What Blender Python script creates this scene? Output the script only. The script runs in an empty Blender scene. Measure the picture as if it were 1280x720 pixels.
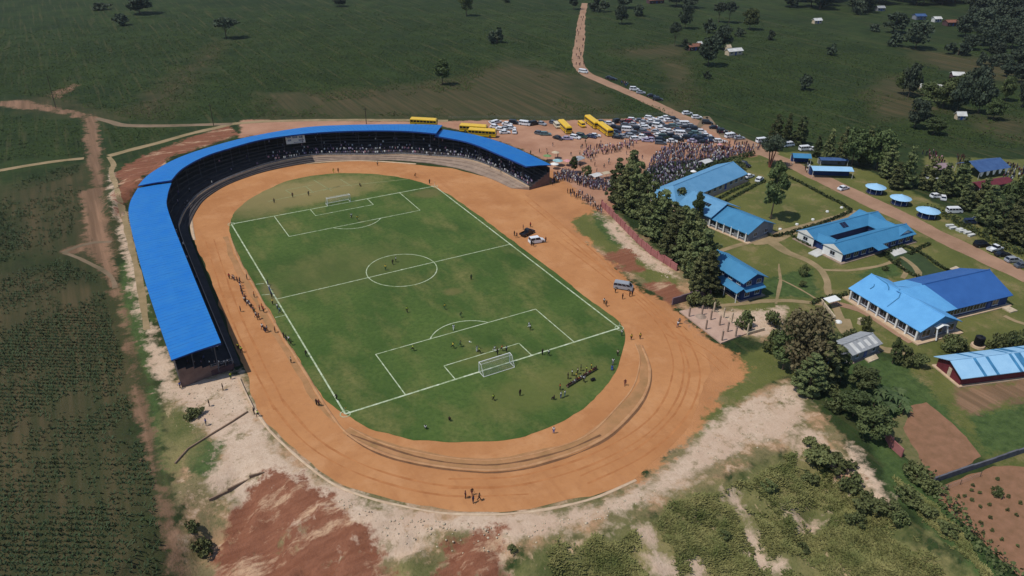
import bpy, bmesh, math, random
import numpy as np
from mathutils import Vector, Matrix
rnd = random.Random(7)
R = math.radians
scene = bpy.context.scene
COL = scene.collection

# ------------------------------------------------------------------ camera (solved from the pitch markings)
CX, CY, CZ = -63.285, -166.517, 91.702
YAW, PITCH, ROLL, FOC = 0.5259, 0.5027, 0.0140, 948.2
L2, W2 = 50.61, 32.606
def cam_axes():
    cy, sy, cp, sp = math.cos(YAW), math.sin(YAW), math.cos(PITCH), math.sin(PITCH)
    f = Vector((sy*cp, cy*cp, -sp)); r = Vector((cy, -sy, 0)); u = r.cross(f)
    cr, sr = math.cos(ROLL), math.sin(ROLL)
    return cr*r + sr*u, -sr*r + cr*u, f
AR, AU, AF = cam_axes()
CAMP = Vector((CX, CY, CZ))
def fpix(x, y, z=0.0):
    """ground position seen at a point of the photograph, on the level z"""
    d = AR*((x-640)/FOC) + AU*(-(y-360)/FOC) + AF
    t = (z-CZ)/d.z
    return (CX+d.x*t, CY+d.y*t)
def G(x, y):
    z = 0.0
    for _ in range(6):
        p = fpix(x, y, z); z = height(p[0], p[1])
    return p
def ppm(x, y):
    """photograph pixels per metre of height for something standing at (x, y)"""
    d = (Vector((x, y, 0))-CAMP); return FOC/d.dot(AF)*AU.z

# ------------------------------------------------------------------ numeric helpers
def vnoise(x, y, s, seed=0):
    x = np.asarray(x, float)/s; y = np.asarray(y, float)/s
    xi = np.floor(x).astype(np.int64); yi = np.floor(y).astype(np.int64)
    fx = x-xi; fy = y-yi; fx = fx*fx*(3-2*fx); fy = fy*fy*(3-2*fy)
    def h(a, b):
        n = (a*374761393+b*668265263+seed*1442695041) & 0xffffffff
        n = ((n ^ (n >> 13))*1274126177) & 0xffffffff
        return ((n ^ (n >> 16)) & 0xffff)/65535.0
    return (h(xi, yi)*(1-fx)+h(xi+1, yi)*fx)*(1-fy)+(h(xi, yi+1)*(1-fx)+h(xi+1, yi+1)*fx)*fy-0.5
def fbm(x, y, s, seed=0, o=3):
    return sum(vnoise(x, y, s/2**k, seed+k)/2**k for k in range(o))
def sdf(poly, X, Y):
    """signed distance to a polygon, positive inside"""
    X = np.asarray(X, float); Y = np.asarray(Y, float)
    d = np.full(X.shape, 1e18); ins = np.zeros(X.shape, bool); n = len(poly)
    for i in range(n):
        x0, y0 = poly[i]; x1, y1 = poly[(i+1) % n]
        ex, ey = x1-x0, y1-y0; l2 = ex*ex+ey*ey+1e-9
        t = np.clip(((X-x0)*ex+(Y-y0)*ey)/l2, 0, 1)
        d = np.minimum(d, (X-x0-t*ex)**2+(Y-y0-t*ey)**2)
        c = ((y0 > Y) != (y1 > Y))
        if y1 != y0: ins ^= c & (X < (x1-x0)*(Y-y0)/(y1-y0)+x0)
    return np.where(ins, 1, -1)*np.sqrt(d)

# terrain: flat bench for stadium and school, a slope falling away below it, heaps of spoil, a cut bank behind the stand
SLOPE = [(-19, -99), (-5, -99.5), (11, -98), (28.6, -99.5), (39, -98), (42.5, -101), (41.5, -110), (38.5, -119),
         (39.5, -129), (41, -150), (40, -175), (-30, -175), (-25, -110)]
CUT = [(-62, -57), (-52, -55.5), (-43.5, -69.5), (-36, -79.5), (-25, -88.5), (-16, -93.5), (-8, -96.5), (-12, -130), (-75, -130), (-75, -70)]
HEAP = [(-47, -62), (-40, -72), (-34.5, -79), (-33, -84.5), (-30, -92), (-36, -101), (-50, -98), (-58, -84), (-54, -70)]
BANK = [(-19, 122), (-35, 107), (-46, 96), (-53, 86), (-58, 77), (-62, 66), (-66, 72), (-66, 88), (-58, 104), (-42, 117), (-24, 127)]
def height_np(X, Y):
    s = np.clip(sdf(SLOPE, X, Y), 0, 60)
    z = -np.minimum(6.5, 0.34*s) * (1+0.25*fbm(X, Y, 9, 3)) + np.where(s > 0, 1, 0)*np.minimum(1, s/4)*(1.9*fbm(X, Y, 5, 5)+2.4*np.minimum(0, np.abs(vnoise(X+Y*.25, Y*.22, 5.5, 71))*3-.4)*(1+vnoise(X, Y, 9, 72)))
    h = np.clip(sdf(HEAP, X, Y), 0, 10)
    z = z + np.minimum(h*0.3, 1.4)*(0.75+1.1*fbm(X, Y, 7, 8))+np.minimum(h, 1)*0.7*fbm(X, Y, 2.6, 9)
    c = np.clip(sdf(CUT, X, Y), 0, 40); along = X*.87-Y*.5
    z = z - np.minimum(5.0, 0.42*c)*(1+.35*fbm(X, Y, 8, 61)) + np.minimum(1, c/3)*(2.6*np.minimum(0, np.abs(vnoise(along, X*.5+Y*.87, 5, 63))*3-.45)*(1+vnoise(X, Y, 7, 64)))*np.array([1.0]) + np.minimum(1, c/2)*1.1*fbm(along*1.6, (X*.5+Y*.87)*.5, 3, 66)
    b = np.clip(sdf(BANK, X, Y), 0, 8)
    z = z + np.minimum(b*0.6, 2.6)*(0.8+0.9*fbm(X, Y, 8, 12))
    return z
def height(x, y):
    return float(height_np(np.array([x]), np.array([y]))[0])
def H(x, y): return (x, y, height(x, y))

# ------------------------------------------------------------------ materials
def lin(c):
    return tuple(((v/255/12.92) if v <= 10 else ((v/255+0.055)/1.055)**2.4) for v in c)
MATS = {}
def nodes_of(m):
    m.use_nodes = True; nt = m.node_tree; return nt, nt.nodes, nt.links
def mat(name, rgb, rough=0.85, var=0.18, scale=0.6, rgb2=None, bump=0.0, bscale=None, metal=0.0, rand=0.0, spec=0.3, wave=None, stretch=None):
    """procedural material: two colours mixed by noise (object space), optional corrugation, bump and per-object variation"""
    if name in MATS: return MATS[name]
    m = bpy.data.materials.new(name); nt, N, K = nodes_of(m)
    b = N['Principled BSDF']; b.inputs['Roughness'].default_value = rough; b.inputs['Metallic'].default_value = metal
    b.inputs['Specular IOR Level'].default_value = spec
    tc = N.new('ShaderNodeTexCoord'); no = N.new('ShaderNodeTexNoise'); no.inputs['Scale'].default_value = scale
    no.inputs['Detail'].default_value = 6; no.inputs['Roughness'].default_value = 0.65
    src = tc.outputs['Object']
    if stretch:
        mp = N.new('ShaderNodeMapping'); mp.inputs['Scale'].default_value = stretch; K.new(src, mp.inputs['Vector']); src = mp.outputs['Vector']
    K.new(src, no.inputs['Vector'])
    c1 = lin(rgb); c2 = lin(rgb2) if rgb2 else tuple(max(0, v*(1-2*var)) for v in c1)
    if not rgb2: c1 = tuple(min(1, v*(1+var)) for v in c1)
    mr = N.new('ShaderNodeMapRange'); mr.inputs['From Min'].default_value = 0.32; mr.inputs['From Max'].default_value = 0.68
    K.new(no.outputs['Fac'], mr.inputs['Value'])
    mx = N.new('ShaderNodeMix'); mx.data_type = 'RGBA'; mx.inputs['A'].default_value = (*c1, 1); mx.inputs['B'].default_value = (*c2, 1)
    K.new(mr.outputs['Result'], mx.inputs['Factor']); out = mx.outputs['Result']
    if rand:
        oi = N.new('ShaderNodeObjectInfo'); r2 = N.new('ShaderNodeMapRange'); r2.inputs['To Min'].default_value = 1-rand; r2.inputs['To Max'].default_value = 1+rand
        K.new(oi.outputs['Random'], r2.inputs['Value'])
        hs = N.new('ShaderNodeHueSaturation'); K.new(r2.outputs['Result'], hs.inputs['Value']); K.new(out, hs.inputs['Color'])
        r3 = N.new('ShaderNodeMapRange'); r3.inputs['To Min'].default_value = 0.5-rand*0.06; r3.inputs['To Max'].default_value = 0.5+rand*0.06
        mt = N.new('ShaderNodeMath'); mt.operation = 'FRACT'; mm = N.new('ShaderNodeMath'); mm.operation = 'MULTIPLY'; mm.inputs[1].default_value = 7.13
        K.new(oi.outputs['Random'], mm.inputs[0]); K.new(mm.outputs[0], mt.inputs[0]); K.new(mt.outputs[0], r3.inputs['Value']); K.new(r3.outputs['Result'], hs.inputs['Hue'])
        out = hs.outputs['Color']
    K.new(out, b.inputs['Base Color'])
    hgt = None
    if wave:
        wv = N.new('ShaderNodeTexWave'); wv.bands_direction = wave[0]; wv.inputs['Scale'].default_value = wave[1]; wv.inputs['Distortion'].default_value = 0.3
        K.new(tc.outputs['Object'], wv.inputs['Vector']); hgt = wv.outputs['Fac']
    if bump:
        n2 = N.new('ShaderNodeTexNoise'); n2.inputs['Scale'].default_value = bscale or scale*4; n2.inputs['Detail'].default_value = 4
        K.new(src, n2.inputs['Vector'])
        if hgt is None: hgt = n2.outputs['Fac']
    if hgt is not None:
        bp = N.new('ShaderNodeBump'); bp.inputs['Strength'].default_value = bump or 0.4; bp.inputs['Distance'].default_value = 0.12
        K.new(hgt, bp.inputs['Height']); K.new(bp.outputs['Normal'], b.inputs['Normal'])
    MATS[name] = m; return m

m_stand = mat('stand_roof_sheet', (13, 106, 184), 0.6, rgb2=(36, 116, 182), scale=0.25, spec=0.3, bump=0.15, bscale=1.5)
m_roofA = mat('teal_blue_roof', (66, 132, 172), 0.6, rgb2=(56, 120, 160), scale=0.35, spec=0.35, wave=('X', 2.6), bump=0.25)
m_roofL = mat('light_teal_blue_roof', (102, 154, 190), 0.6, rgb2=(86, 140, 178), scale=0.35, spec=0.35, wave=('X', 2.6), bump=0.25)
m_roofT = mat('sky_blue_roof', (100, 166, 214), 0.6, rgb2=(88, 152, 202), scale=0.35, spec=0.35, bump=0.1)
m_roofH = mat('deep_blue_roof', (52, 98, 160), 0.55, rgb2=(44, 88, 148), scale=0.3, spec=0.35, bump=0.1)
m_roofR = mat('pale_blue_roof', (156, 198, 226), 0.6, rgb2=(140, 184, 216), scale=0.3, spec=0.35)
m_roofRd = mat('blue_roof_stripe', (66, 128, 170), 0.5, spec=0.35)
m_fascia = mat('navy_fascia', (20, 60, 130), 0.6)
m_grey_roof = mat('grey_iron_sheet', (170, 172, 172), 0.5, rgb2=(135, 135, 135), scale=0.5, stretch=(3, .3, 1), spec=0.4)
m_white_roof = mat('white_iron_sheet', (215, 215, 210), 0.5, rgb2=(185, 182, 176), scale=0.4)
m_rust_roof = mat('rusty_iron_sheet', (140, 92, 72), 0.8, rgb2=(110, 75, 62), scale=0.5)
m_dark_roof = mat('navy_iron_sheet', (70, 98, 140), 0.5, rgb2=(55, 80, 122))
m_maroon = mat('maroon_sheet_wall', (110, 45, 52), 0.7, rgb2=(90, 36, 44), scale=0.6)
m_white_w = mat('white_plaster', (205, 205, 200), 0.85, rgb2=(180, 178, 170), scale=0.5)
m_cream_w = mat('cream_plaster', (196, 178, 150), 0.9, rgb2=(165, 148, 122), scale=0.5)
m_grey_w = mat('grey_plaster', (135, 138, 145), 0.9, rgb2=(110, 112, 118), scale=0.5)
m_blue_w = mat('blue_painted_wall', (38, 62, 112), 0.85, rgb2=(28, 48, 90), scale=0.5)
m_brick_w = mat('dark_brick_wall', (90, 66, 68), 0.9, rgb2=(72, 52, 54), scale=0.8)
m_glass = mat('window_glass', (28, 36, 50), 0.15, rgb2=(20, 26, 36), spec=0.6)
m_frame = mat('window_frame_paint', (190, 195, 200), 0.6, 0.05)
m_door = mat('door_paint', (50, 80, 140), 0.6, 0.1)
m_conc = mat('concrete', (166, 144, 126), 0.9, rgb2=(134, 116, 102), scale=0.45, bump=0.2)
m_conc_d = mat('dark_concrete_and_apron_shade', (74, 68, 68), 0.95, rgb2=(56, 52, 52), scale=0.45)
m_tan_conc = mat('tan_concrete', (205, 180, 150), 0.9, rgb2=(180, 152, 124), scale=0.6, bump=0.1)
m_slab = mat('slab_screed', (190, 160, 140), 0.9, rgb2=(168, 138, 120), scale=0.35)
m_pinkwall = mat('pink_painted_wall', (166, 108, 104), 0.9, rgb2=(138, 84, 80), scale=0.4)
m_stone = mat('pale_rubble', (206, 188, 160), 0.95, rgb2=(166, 148, 124), scale=1.2, bump=0.5)
m_steel = mat('galvanised_steel', (150, 152, 156), 0.45, 0.1, metal=0.3)
m_whitep = mat('white_paint', (225, 225, 220), 0.6, 0.04)
m_line = mat('line_marking_lime', (204, 210, 184), 0.9, rgb2=(122, 142, 90), scale=0.9)
m_line_far = mat('worn_line_lime', (150, 152, 108), 0.9, rgb2=(112, 118, 78), scale=0.7)
m_net = mat('goal_net_cord', (170, 172, 170), 0.8, 0.05)
m_black = mat('black_plastic', (22, 22, 24), 0.5, 0.1)
m_tyre = mat('tyre_rubber', (20, 20, 21), 0.9, 0.1)
m_rim = mat('wheel_rim', (140, 140, 142), 0.4, 0.1, metal=0.5)
m_lamp = mat('headlamp_glass', (220, 222, 220), 0.2, 0.05, spec=0.6)
m_skin = mat('dark_skin', (72, 46, 36), 0.6, 0.12, scale=3)
m_hair = mat('black_hair', (18, 15, 14), 0.8, 0.1)
m_bark = mat('bark', (92, 78, 64), 0.95, 0.2, scale=2)
m_rtrunk = mat('reddish_bark', (140, 84, 66), 0.95, 0.2, scale=2)
m_wood = mat('weathered_timber', (98, 84, 70), 0.9, 0.15)
m_wood_d = mat('dark_timber', (62, 50, 46), 0.9, 0.15)

def leaf(name, a, b, rand=0.25):
    return mat(name, a, 0.75, rgb2=b, scale=0.45, rand=rand, spec=0.2)
m_leaf = leaf('broad_leaves', (94, 104, 62), (60, 72, 42))
m_leaf_far = leaf('far_leaves', (70, 80, 60), (50, 60, 48))
m_leaf_con = leaf('conifer_needles', (108, 112, 70), (72, 80, 50), .4)
m_leaf_red = leaf('reddish_leaves', (112, 98, 72), (78, 74, 52))
m_leaf_bright = leaf('banana_leaves', (84, 98, 60), (56, 72, 42))
m_leaf_bush = leaf('shrub_leaves', (104, 108, 66), (72, 80, 46))
m_maize = leaf('maize_leaves', (70, 86, 54), (50, 64, 40), 0.0)
m_scrub = mat('scrub_blades', (140, 134, 84), 0.8, rgb2=(86, 94, 50), scale=0.22, spec=0.15)
m_hedge = leaf('hedge_leaves', (70, 80, 46), (46, 56, 34), 0.1)

# ------------------------------------------------------------------ mesh builder
class MB:
    def __init__(s): s.v = []; s.f = []; s.m = []; s.T = Matrix.Identity(4)
    def add(s, vs, fs, mi=0):
        o = len(s.v); s.v += [tuple(s.T @ Vector(p)) for p in vs]; s.f += [tuple(o+i for i in f) for f in fs]; s.m += [mi]*len(fs); return s
    def box(s, x0, y0, z0, x1, y1, z1, mi=0):
        return s.add([(x0, y0, z0), (x1, y0, z0), (x1, y1, z0), (x0, y1, z0), (x0, y0, z1), (x1, y0, z1), (x1, y1, z1), (x0, y1, z1)],
                     [(0, 3, 2, 1), (4, 5, 6, 7), (0, 1, 5, 4), (1, 2, 6, 5), (2, 3, 7, 6), (3, 0, 4, 7)], mi)
    def frust(s, b, t, mi=0):
        """frustum from bottom rect (x0,y0,x1,y1,z) to top rect"""
        v = [(b[0], b[1], b[4]), (b[2], b[1], b[4]), (b[2], b[3], b[4]), (b[0], b[3], b[4]), (t[0], t[1], t[4]), (t[2], t[1], t[4]), (t[2], t[3], t[4]), (t[0], t[3], t[4])]
        return s.add(v, [(0, 3, 2, 1), (4, 5, 6, 7), (0, 1, 5, 4), (1, 2, 6, 5), (2, 3, 7, 6), (3, 0, 4, 7)], mi)
    def tube(s, pts, r, n=6, mi=0, caps=True):
        rs = r if isinstance(r, (list, tuple)) else [r]*len(pts); pts = [Vector(p) for p in pts]; vs = []
        for i, p in enumerate(pts):
            d = (pts[min(i+1, len(pts)-1)]-pts[max(i-1, 0)]).normalized()
            a = d.cross(Vector((0, 0, 1)) if abs(d.z) < 0.9 else Vector((1, 0, 0))).normalized(); b = d.cross(a)
            vs += [tuple(p+(a*math.cos(2*math.pi*k/n)+b*math.sin(2*math.pi*k/n))*rs[i]) for k in range(n)]
        fs = [(i*n+k, i*n+(k+1) % n, (i+1)*n+(k+1) % n, (i+1)*n+k) for i in range(len(pts)-1) for k in range(n)]
        if caps: fs += [tuple(range(n-1, -1, -1)), tuple((len(pts)-1)*n+k for k in range(n))]
        return s.add(vs, fs, mi)
    def cone(s, cx, cy, z0, z1, r0, r1, n=12, mi=0):
        vs = [(cx+r0*math.cos(2*math.pi*k/n), cy+r0*math.sin(2*math.pi*k/n), z0) for k in range(n)]+[(cx+r1*math.cos(2*math.pi*k/n), cy+r1*math.sin(2*math.pi*k/n), z1) for k in range(n)]
        return s.add(vs, [(k, (k+1) % n, n+(k+1) % n, n+k) for k in range(n)]+[tuple(range(n-1, -1, -1)), tuple(range(n, 2*n))], mi)
    def prism(s, poly, z0, z1, mi=0):
        n = len(poly)
        return s.add([(x, y, z0) for x, y in poly]+[(x, y, z1) for x, y in poly], [(k, (k+1) % n, n+(k+1) % n, n+k) for k in range(n)]+[tuple(range(n-1, -1, -1)), tuple(range(n, 2*n))], mi)
    def slab(s, quad, t, mi=0):
        """a roof plane (list of points) given thickness t downwards"""
        n = len(quad); return s.add(list(quad)+[(x, y, z-t) for x, y, z in quad], [tuple(range(n)), tuple(range(2*n-1, n-1, -1))]+[((k+1) % n, k, n+k, n+(k+1) % n) for k in range(n)], mi)
    def mesh(s, name, mats):
        me = bpy.data.meshes.new(name); me.from_pydata(s.v, [], s.f)
        for m in (mats if isinstance(mats, (list, tuple)) else [mats]): me.materials.append(m)
        me.polygons.foreach_set('material_index', s.m); me.update(); return me
    def build(s, name, mats, parent=None):
        return link(name, s.mesh(name, mats), parent)
def link(name, me, parent=None, loc=None):
    o = bpy.data.objects.new(name, me); COL.objects.link(o)
    if parent is not None: o.parent = parent
    if loc: o.location = loc
    return o
def np_mesh(name, V, F, mats, mi=None):
    me = bpy.data.meshes.new(name); V = np.asarray(V, np.float32); F = np.asarray(F, np.int32); k = F.shape[1]
    me.vertices.add(len(V)); me.vertices.foreach_set('co', V.ravel())
    me.loops.add(F.size); me.loops.foreach_set('vertex_index', F.ravel())
    me.polygons.add(len(F)); me.polygons.foreach_set('loop_start', np.arange(0, F.size, k, dtype=np.int32)); me.polygons.foreach_set('loop_total', np.full(len(F), k, np.int32))
    for m in (mats if isinstance(mats, (list, tuple)) else [mats]): me.materials.append(m)
    if mi is not None: me.polygons.foreach_set('material_index', np.asarray(mi, np.int32))
    me.update(calc_edges=True); me.validate(); return me
LABELS = {}
def tag(o, label, cat, group=None, kind=None):
    o['label'] = label; o['category'] = cat
    if group: o['group'] = group
    elif 'group' in o: del o['group']
    if kind: o['kind'] = kind
    return o
def thing(name, label, cat, loc=(0, 0, 0), rz=0, group=None):
    o = bpy.data.objects.new(name, None); COL.objects.link(o); o.empty_display_size = 0.3; o.location = loc; o.rotation_euler = (0, 0, rz); return tag(o, label, cat, group)
def structure(o): o['kind'] = 'structure'; return o
def dup(root, loc, rz=0, sc=None):
    r = root.copy(); COL.objects.link(r); r.location = loc; r.rotation_euler = (0, 0, rz)
    if sc: r.scale = sc
    for ch in CH.get(root.name, ()):
        c = ch.copy(); COL.objects.link(c); c.parent = r; CH.setdefault(r.name, []).append(c)
        for g in CH.get(ch.name, ()):
            d = g.copy(); COL.objects.link(d); d.parent = c; CH.setdefault(c.name, []).append(d)
    return r
CH = {}
def note(root):
    """remember a thing's parts so that dup() can copy them"""
    for o in COL.objects:
        if o.parent is not None and o.parent.name == root.name:
            CH.setdefault(root.name, []).append(o)
    for c in CH.get(root.name, []):
        for o in COL.objects:
            if o.parent is not None and o.parent.name == c.name: CH.setdefault(c.name, []).append(o)
ORD = 'first second third fourth fifth sixth seventh eighth ninth tenth eleventh twelfth thirteenth fourteenth fifteenth sixteenth seventeenth eighteenth nineteenth twentieth twenty-first twenty-second twenty-third twenty-fourth twenty-fifth twenty-sixth twenty-seventh twenty-eighth twenty-ninth thirtieth'.split()
def ordinal(k, n):
    if n == 2: return ('left one', 'right one')[k]
    if k == 0: return 'leftmost one'
    if k == n-1: return 'rightmost one'
    return ORD[k]+' from the left'
def label_cluster(items):
    """items: (object, x in the photograph, description, place). Same description and place: tell apart by order."""
    by = {}
    for it in items: by.setdefault((it[2], it[3]), []).append(it)
    for (d, pl), v in by.items():
        v.sort(key=lambda t: t[1])
        for k, it in enumerate(v):
            it[0]['label'] = f'{d} {pl}' if len(v) == 1 else f'{d}, {ordinal(k, len(v))} {pl}'

# ------------------------------------------------------------------ curves and sheets
def catmull(pts, step, closed=False):
    P = [np.array(p, float) for p in pts]; n = len(P); out = []
    for i in range(n if closed else n-1):
        p0, p1, p2, p3 = (P[(i-1) % n], P[i], P[(i+1) % n], P[(i+2) % n]) if closed else (P[max(i-1, 0)], P[i], P[i+1], P[min(i+2, n-1)])
        k = max(1, int(np.linalg.norm((p2-p1)[:2])/step))
        for j in range(k):
            t = j/k; out.append(0.5*((2*p1)+(-p0+p2)*t+(2*p0-5*p1+4*p2-p3)*t*t+(-p0+3*p1-3*p2+p3)*t**3))
    if not closed: out.append(P[-1])
    return np.array(out)
def rough_edge(P, amp, s, seed=1, closed=True):
    """push a closed outline in and out by noise"""
    n = np.roll(P, -1, 0)-np.roll(P, 1, 0); nn = np.stack([n[:, 1], -n[:, 0]], 1); nn /= np.linalg.norm(nn, axis=1)[:, None]+1e-9
    return P+nn*(amp*2*fbm(P[:, 0], P[:, 1], s, seed))[:, None]
def sheet(name, P, z, m):
    bm = bmesh.new(); vs = [bm.verts.new((x, y, z)) for x, y in P]; f = bm.faces.new(vs)
    if f.normal.z < 0 or sum(P[i][0]*P[(i+1) % len(P)][1]-P[(i+1) % len(P)][0]*P[i][1] for i in range(len(P))) < 0: f.normal_flip()
    bmesh.ops.triangulate(bm, faces=bm.faces[:]); me = bpy.data.meshes.new(name); bm.to_mesh(me); bm.free(); me.materials.append(m)
    return structure(link(name, me))
def strip(name, pts, w, z, m, px=True, step=2.0, jit=0.25, seed=2, thick=0.0, parent=None):
    """a road, path or kerb following a centre line"""
    C = catmull([G(*p) for p in pts] if px else pts, step)
    t = np.gradient(C, axis=0); t /= np.linalg.norm(t, axis=1)[:, None]+1e-9; nrm = np.stack([-t[:, 1], t[:, 0]], 1)
    ww = np.interp(np.linspace(0, 1, len(C)), np.linspace(0, 1, len(w)), w) if isinstance(w, (list, tuple)) else np.full(len(C), w)
    a = C+nrm*(ww/2+jit*2*fbm(C[:, 0], C[:, 1], 6, seed))[:, None]; b = C-nrm*(ww/2+jit*2*fbm(C[:, 0], C[:, 1], 6, seed+9))[:, None]
    rows = [a, a*.67+b*.33, a*.33+b*.67, b]; V = []; n = len(C)
    for r_ in rows:
        hz = height_np(r_[:, 0], r_[:, 1]); V += [(x, y, h+z) for (x, y), h in zip(r_, hz)]
    F = [(k*n+i, (k+1)*n+i, (k+1)*n+i+1, k*n+i+1) for k in range(3) for i in range(n-1)]
    if thick:
        o = len(V); V += [(x, y, h-thick) for x, y, h in V[:n]]+[(x, y, h-thick) for x, y, h in V[3*n:4*n]]
        F += [(i, i+1, o+i+1, o+i) for i in range(n-1)]+[(3*n+i, o+n+i, o+n+i+1, 3*n+i+1) for i in range(n-1)]
        F += [(0, o, o+n, 3*n), (n-1, 3*n+n-1, o+2*n-1, o+n-1)] if False else []
    return link(name, np_mesh(name, V, F, m), parent)

# ------------------------------------------------------------------ GROUND: one graded sheet, soil and grass zones by signed distance
def axis(a, b, st, far0, far1):
    v = list(np.arange(a, b+1e-6, st)); s = st
    while v[-1] < far1: s = min(s*1.09, 260); v.append(v[-1]+s)
    s = st
    while v[0] > far0: s = min(s*1.09, 260); v.insert(0, v[0]-s)
    return np.array(v)
ax = axis(-112, 150, 1.3, -3500, 3800); ay = axis(-150, 130, 1.3, -2500, 4500)
GX, GY = np.meshgrid(ax, ay); GZ = height_np(GX, GY)
def wpoly(*p): return [G(*q) for q in p]
Z = {}
Z['dry'] = [wpoly((0, 240), (110, 205), (130, 250), (150, 300), (110, 330), (0, 310)), wpoly((0, 365), (60, 360), (60, 385), (0, 390)),
            wpoly((330, 148), (330, 118), (470, 110), (560, 100), (640, 75), (720, 95), (740, 148)), wpoly((0, 560), (150, 545), (200, 600), (205, 660), (90, 640), (0, 690)),
            wpoly((0, 128), (60, 118), (150, 150), (60, 140)), wpoly((150, 145), (270, 55), (285, 50), (200, 150)), wpoly((820, 60), (850, 62), (872, 138), (848, 140)), wpoly((720, 92), (738, 95), (775, 148), (740, 148)), wpoly((760, 62), (860, 55), (850, 70), (790, 72)),
            wpoly((1210, 140), (1290, 150), (1290, 185), (1230, 165)), wpoly((1075, 120), (1120, 90), (1190, 140), (1100, 150)), wpoly((1130, 60), (1280, 80), (1280, 110), (1150, 80)), wpoly((-60, 760), (-60, 330), (100, 335), (150, 380), (175, 500), (220, 760))]
Z['olive'] = [wpoly((845, 250), (890, 215), (945, 190), (1010, 190), (1090, 215), (1180, 260), (1290, 315), (1300, 440), (1180, 440), (1120, 445), (1060, 420), (1000, 400), (950, 395), (900, 380), (870, 330), (850, 300)),
              wpoly((880, 470), (975, 420), (1000, 470), (985, 470), (930, 500), (870, 560), (862, 520)), wpoly((1150, 195), (1290, 200), (1290, 240), (1170, 230)),
              wpoly((1100, 470), (1165, 440), (1290, 470), (1290, 600), (1230, 575), (1150, 500)), wpoly((640, 232), (740, 262), (775, 280), (850, 350), (840, 372), (780, 335), (720, 290), (690, 262))]
Z['waste'] = [wpoly((200, 475), (310, 465), (400, 590), (640, 638), (800, 600), (880, 500), (985, 470), (1015, 500), (1060, 560), (1110, 635), (1060, 640), (1000, 560), (930, 590), (840, 640), (760, 672), (650, 700), (600, 760), (240, 760), (222, 640), (212, 560)), wpoly((640, 232), (765, 262), (860, 345), (985, 385), (960, 430), (880, 400), (780, 345), (690, 275))]
Z['path'] = [wpoly((108, 150), (122, 145), (125, 180), (130, 230), (126, 280), (120, 280), (112, 200), (105, 175)), wpoly((128, 285), (150, 370), (170, 440), (185, 540), (215, 640), (232, 740), (224, 740), (200, 620), (168, 500), (155, 400), (122, 300)), wpoly((78, 312), (110, 303), (140, 301), (140, 307), (108, 309), (90, 319)), wpoly((100, 240), (125, 230), (140, 300), (150, 370), (140, 360), (110, 310)), wpoly((1188, 492), (1215, 484), (1290, 472), (1290, 498), (1215, 515), (1200, 512)), wpoly((-20, 127), (30, 125), (70, 134), (122, 146), (112, 150), (60, 139), (-20, 131)), wpoly((62, 116), (95, 103), (99, 107), (70, 124))]
Z['green'] = [wpoly((245, 545), (290, 552), (270, 590), (235, 600), (228, 570)), wpoly((262, 560), (285, 575), (270, 600), (250, 600)), wpoly((195, 400), (172, 320), (166, 330), (185, 410)), wpoly((150, 330), (165, 320), (190, 440), (200, 520), (210, 600), (205, 620), (180, 470), (150, 390)),
              wpoly((745, 262), (775, 285), (790, 310), (765, 305), (742, 280)), wpoly((690, 283), (720, 295), (742, 318), (735, 325), (700, 300)),
              wpoly((1040, 440), (1120, 450), (1172, 495), (1230, 570), (1190, 590), (1150, 510), (1110, 520), (1060, 480)), wpoly((1080, 530), (1105, 545), (1160, 600), (1250, 715), (1240, 760), (1190, 690), (1110, 610)), wpoly((1215, 520), (1290, 500), (1290, 560), (1230, 570)),
              wpoly((950, 350), (1010, 335), (1030, 370), (960, 372)), wpoly((1060, 345), (1120, 325), (1130, 345), (1080, 350))]
Z['scrub'] = [wpoly((560, 760), (600, 735), (650, 690), (690, 672), (740, 668), (800, 648), (850, 620), (930, 585), (990, 560), (1010, 545), (1050, 570), (1100, 640), (1190, 700), (1260, 760)),
              wpoly((205, 520), (225, 500), (255, 530), (245, 560), (225, 600), (210, 590)), wpoly((480, 715), (560, 705), (560, 740), (470, 740))]
Z['tan'] = [wpoly((205, 490), (222, 478), (300, 466), (312, 500), (345, 560), (400, 600), (470, 632), (560, 644), (640, 644), (720, 638), (800, 612), (850, 575), (885, 530), (930, 505), (985, 475), (1008, 500), (1000, 535), (960, 552), (900, 578), (820, 622), (740, 650), (650, 672), (560, 668), (470, 705), (400, 690), (330, 640), (285, 625), (255, 605), (280, 555), (245, 530)),
            wpoly((140, 205), (150, 245), (168, 320), (186, 405), (206, 450), (222, 482), (208, 500), (192, 470), (182, 420), (160, 340), (146, 270), (136, 215)),
            wpoly((748, 266), (768, 277), (797, 306), (838, 336), (850, 350), (815, 336), (785, 314), (762, 290)),
            wpoly((870, 375), (905, 390), (985, 385), (960, 420), (930, 415), (890, 395)), wpoly((1000, 535), (1030, 545), (1060, 580), (1085, 610), (1060, 612), (1030, 575), (985, 555)),
            wpoly((1055, 560), (1066, 556), (1112, 632), (1098, 634)), wpoly((795, 660), (815, 655), (850, 715), (820, 730)), wpoly((560, 700), (640, 660), (650, 700), (600, 740)), wpoly((908, 618), (918, 614), (948, 670), (962, 712), (950, 712), (934, 680)), wpoly((700, 668), (760, 655), (764, 662), (705, 678)), wpoly((858, 700), (872, 690), (880, 720), (868, 730)), wpoly((985, 640), (992, 636), (1002, 668), (994, 672)), wpoly((1010, 650), (1040, 640), (1036, 650), (1012, 660)), wpoly((962, 700), (985, 695), (975, 740), (960, 740))]
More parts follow.
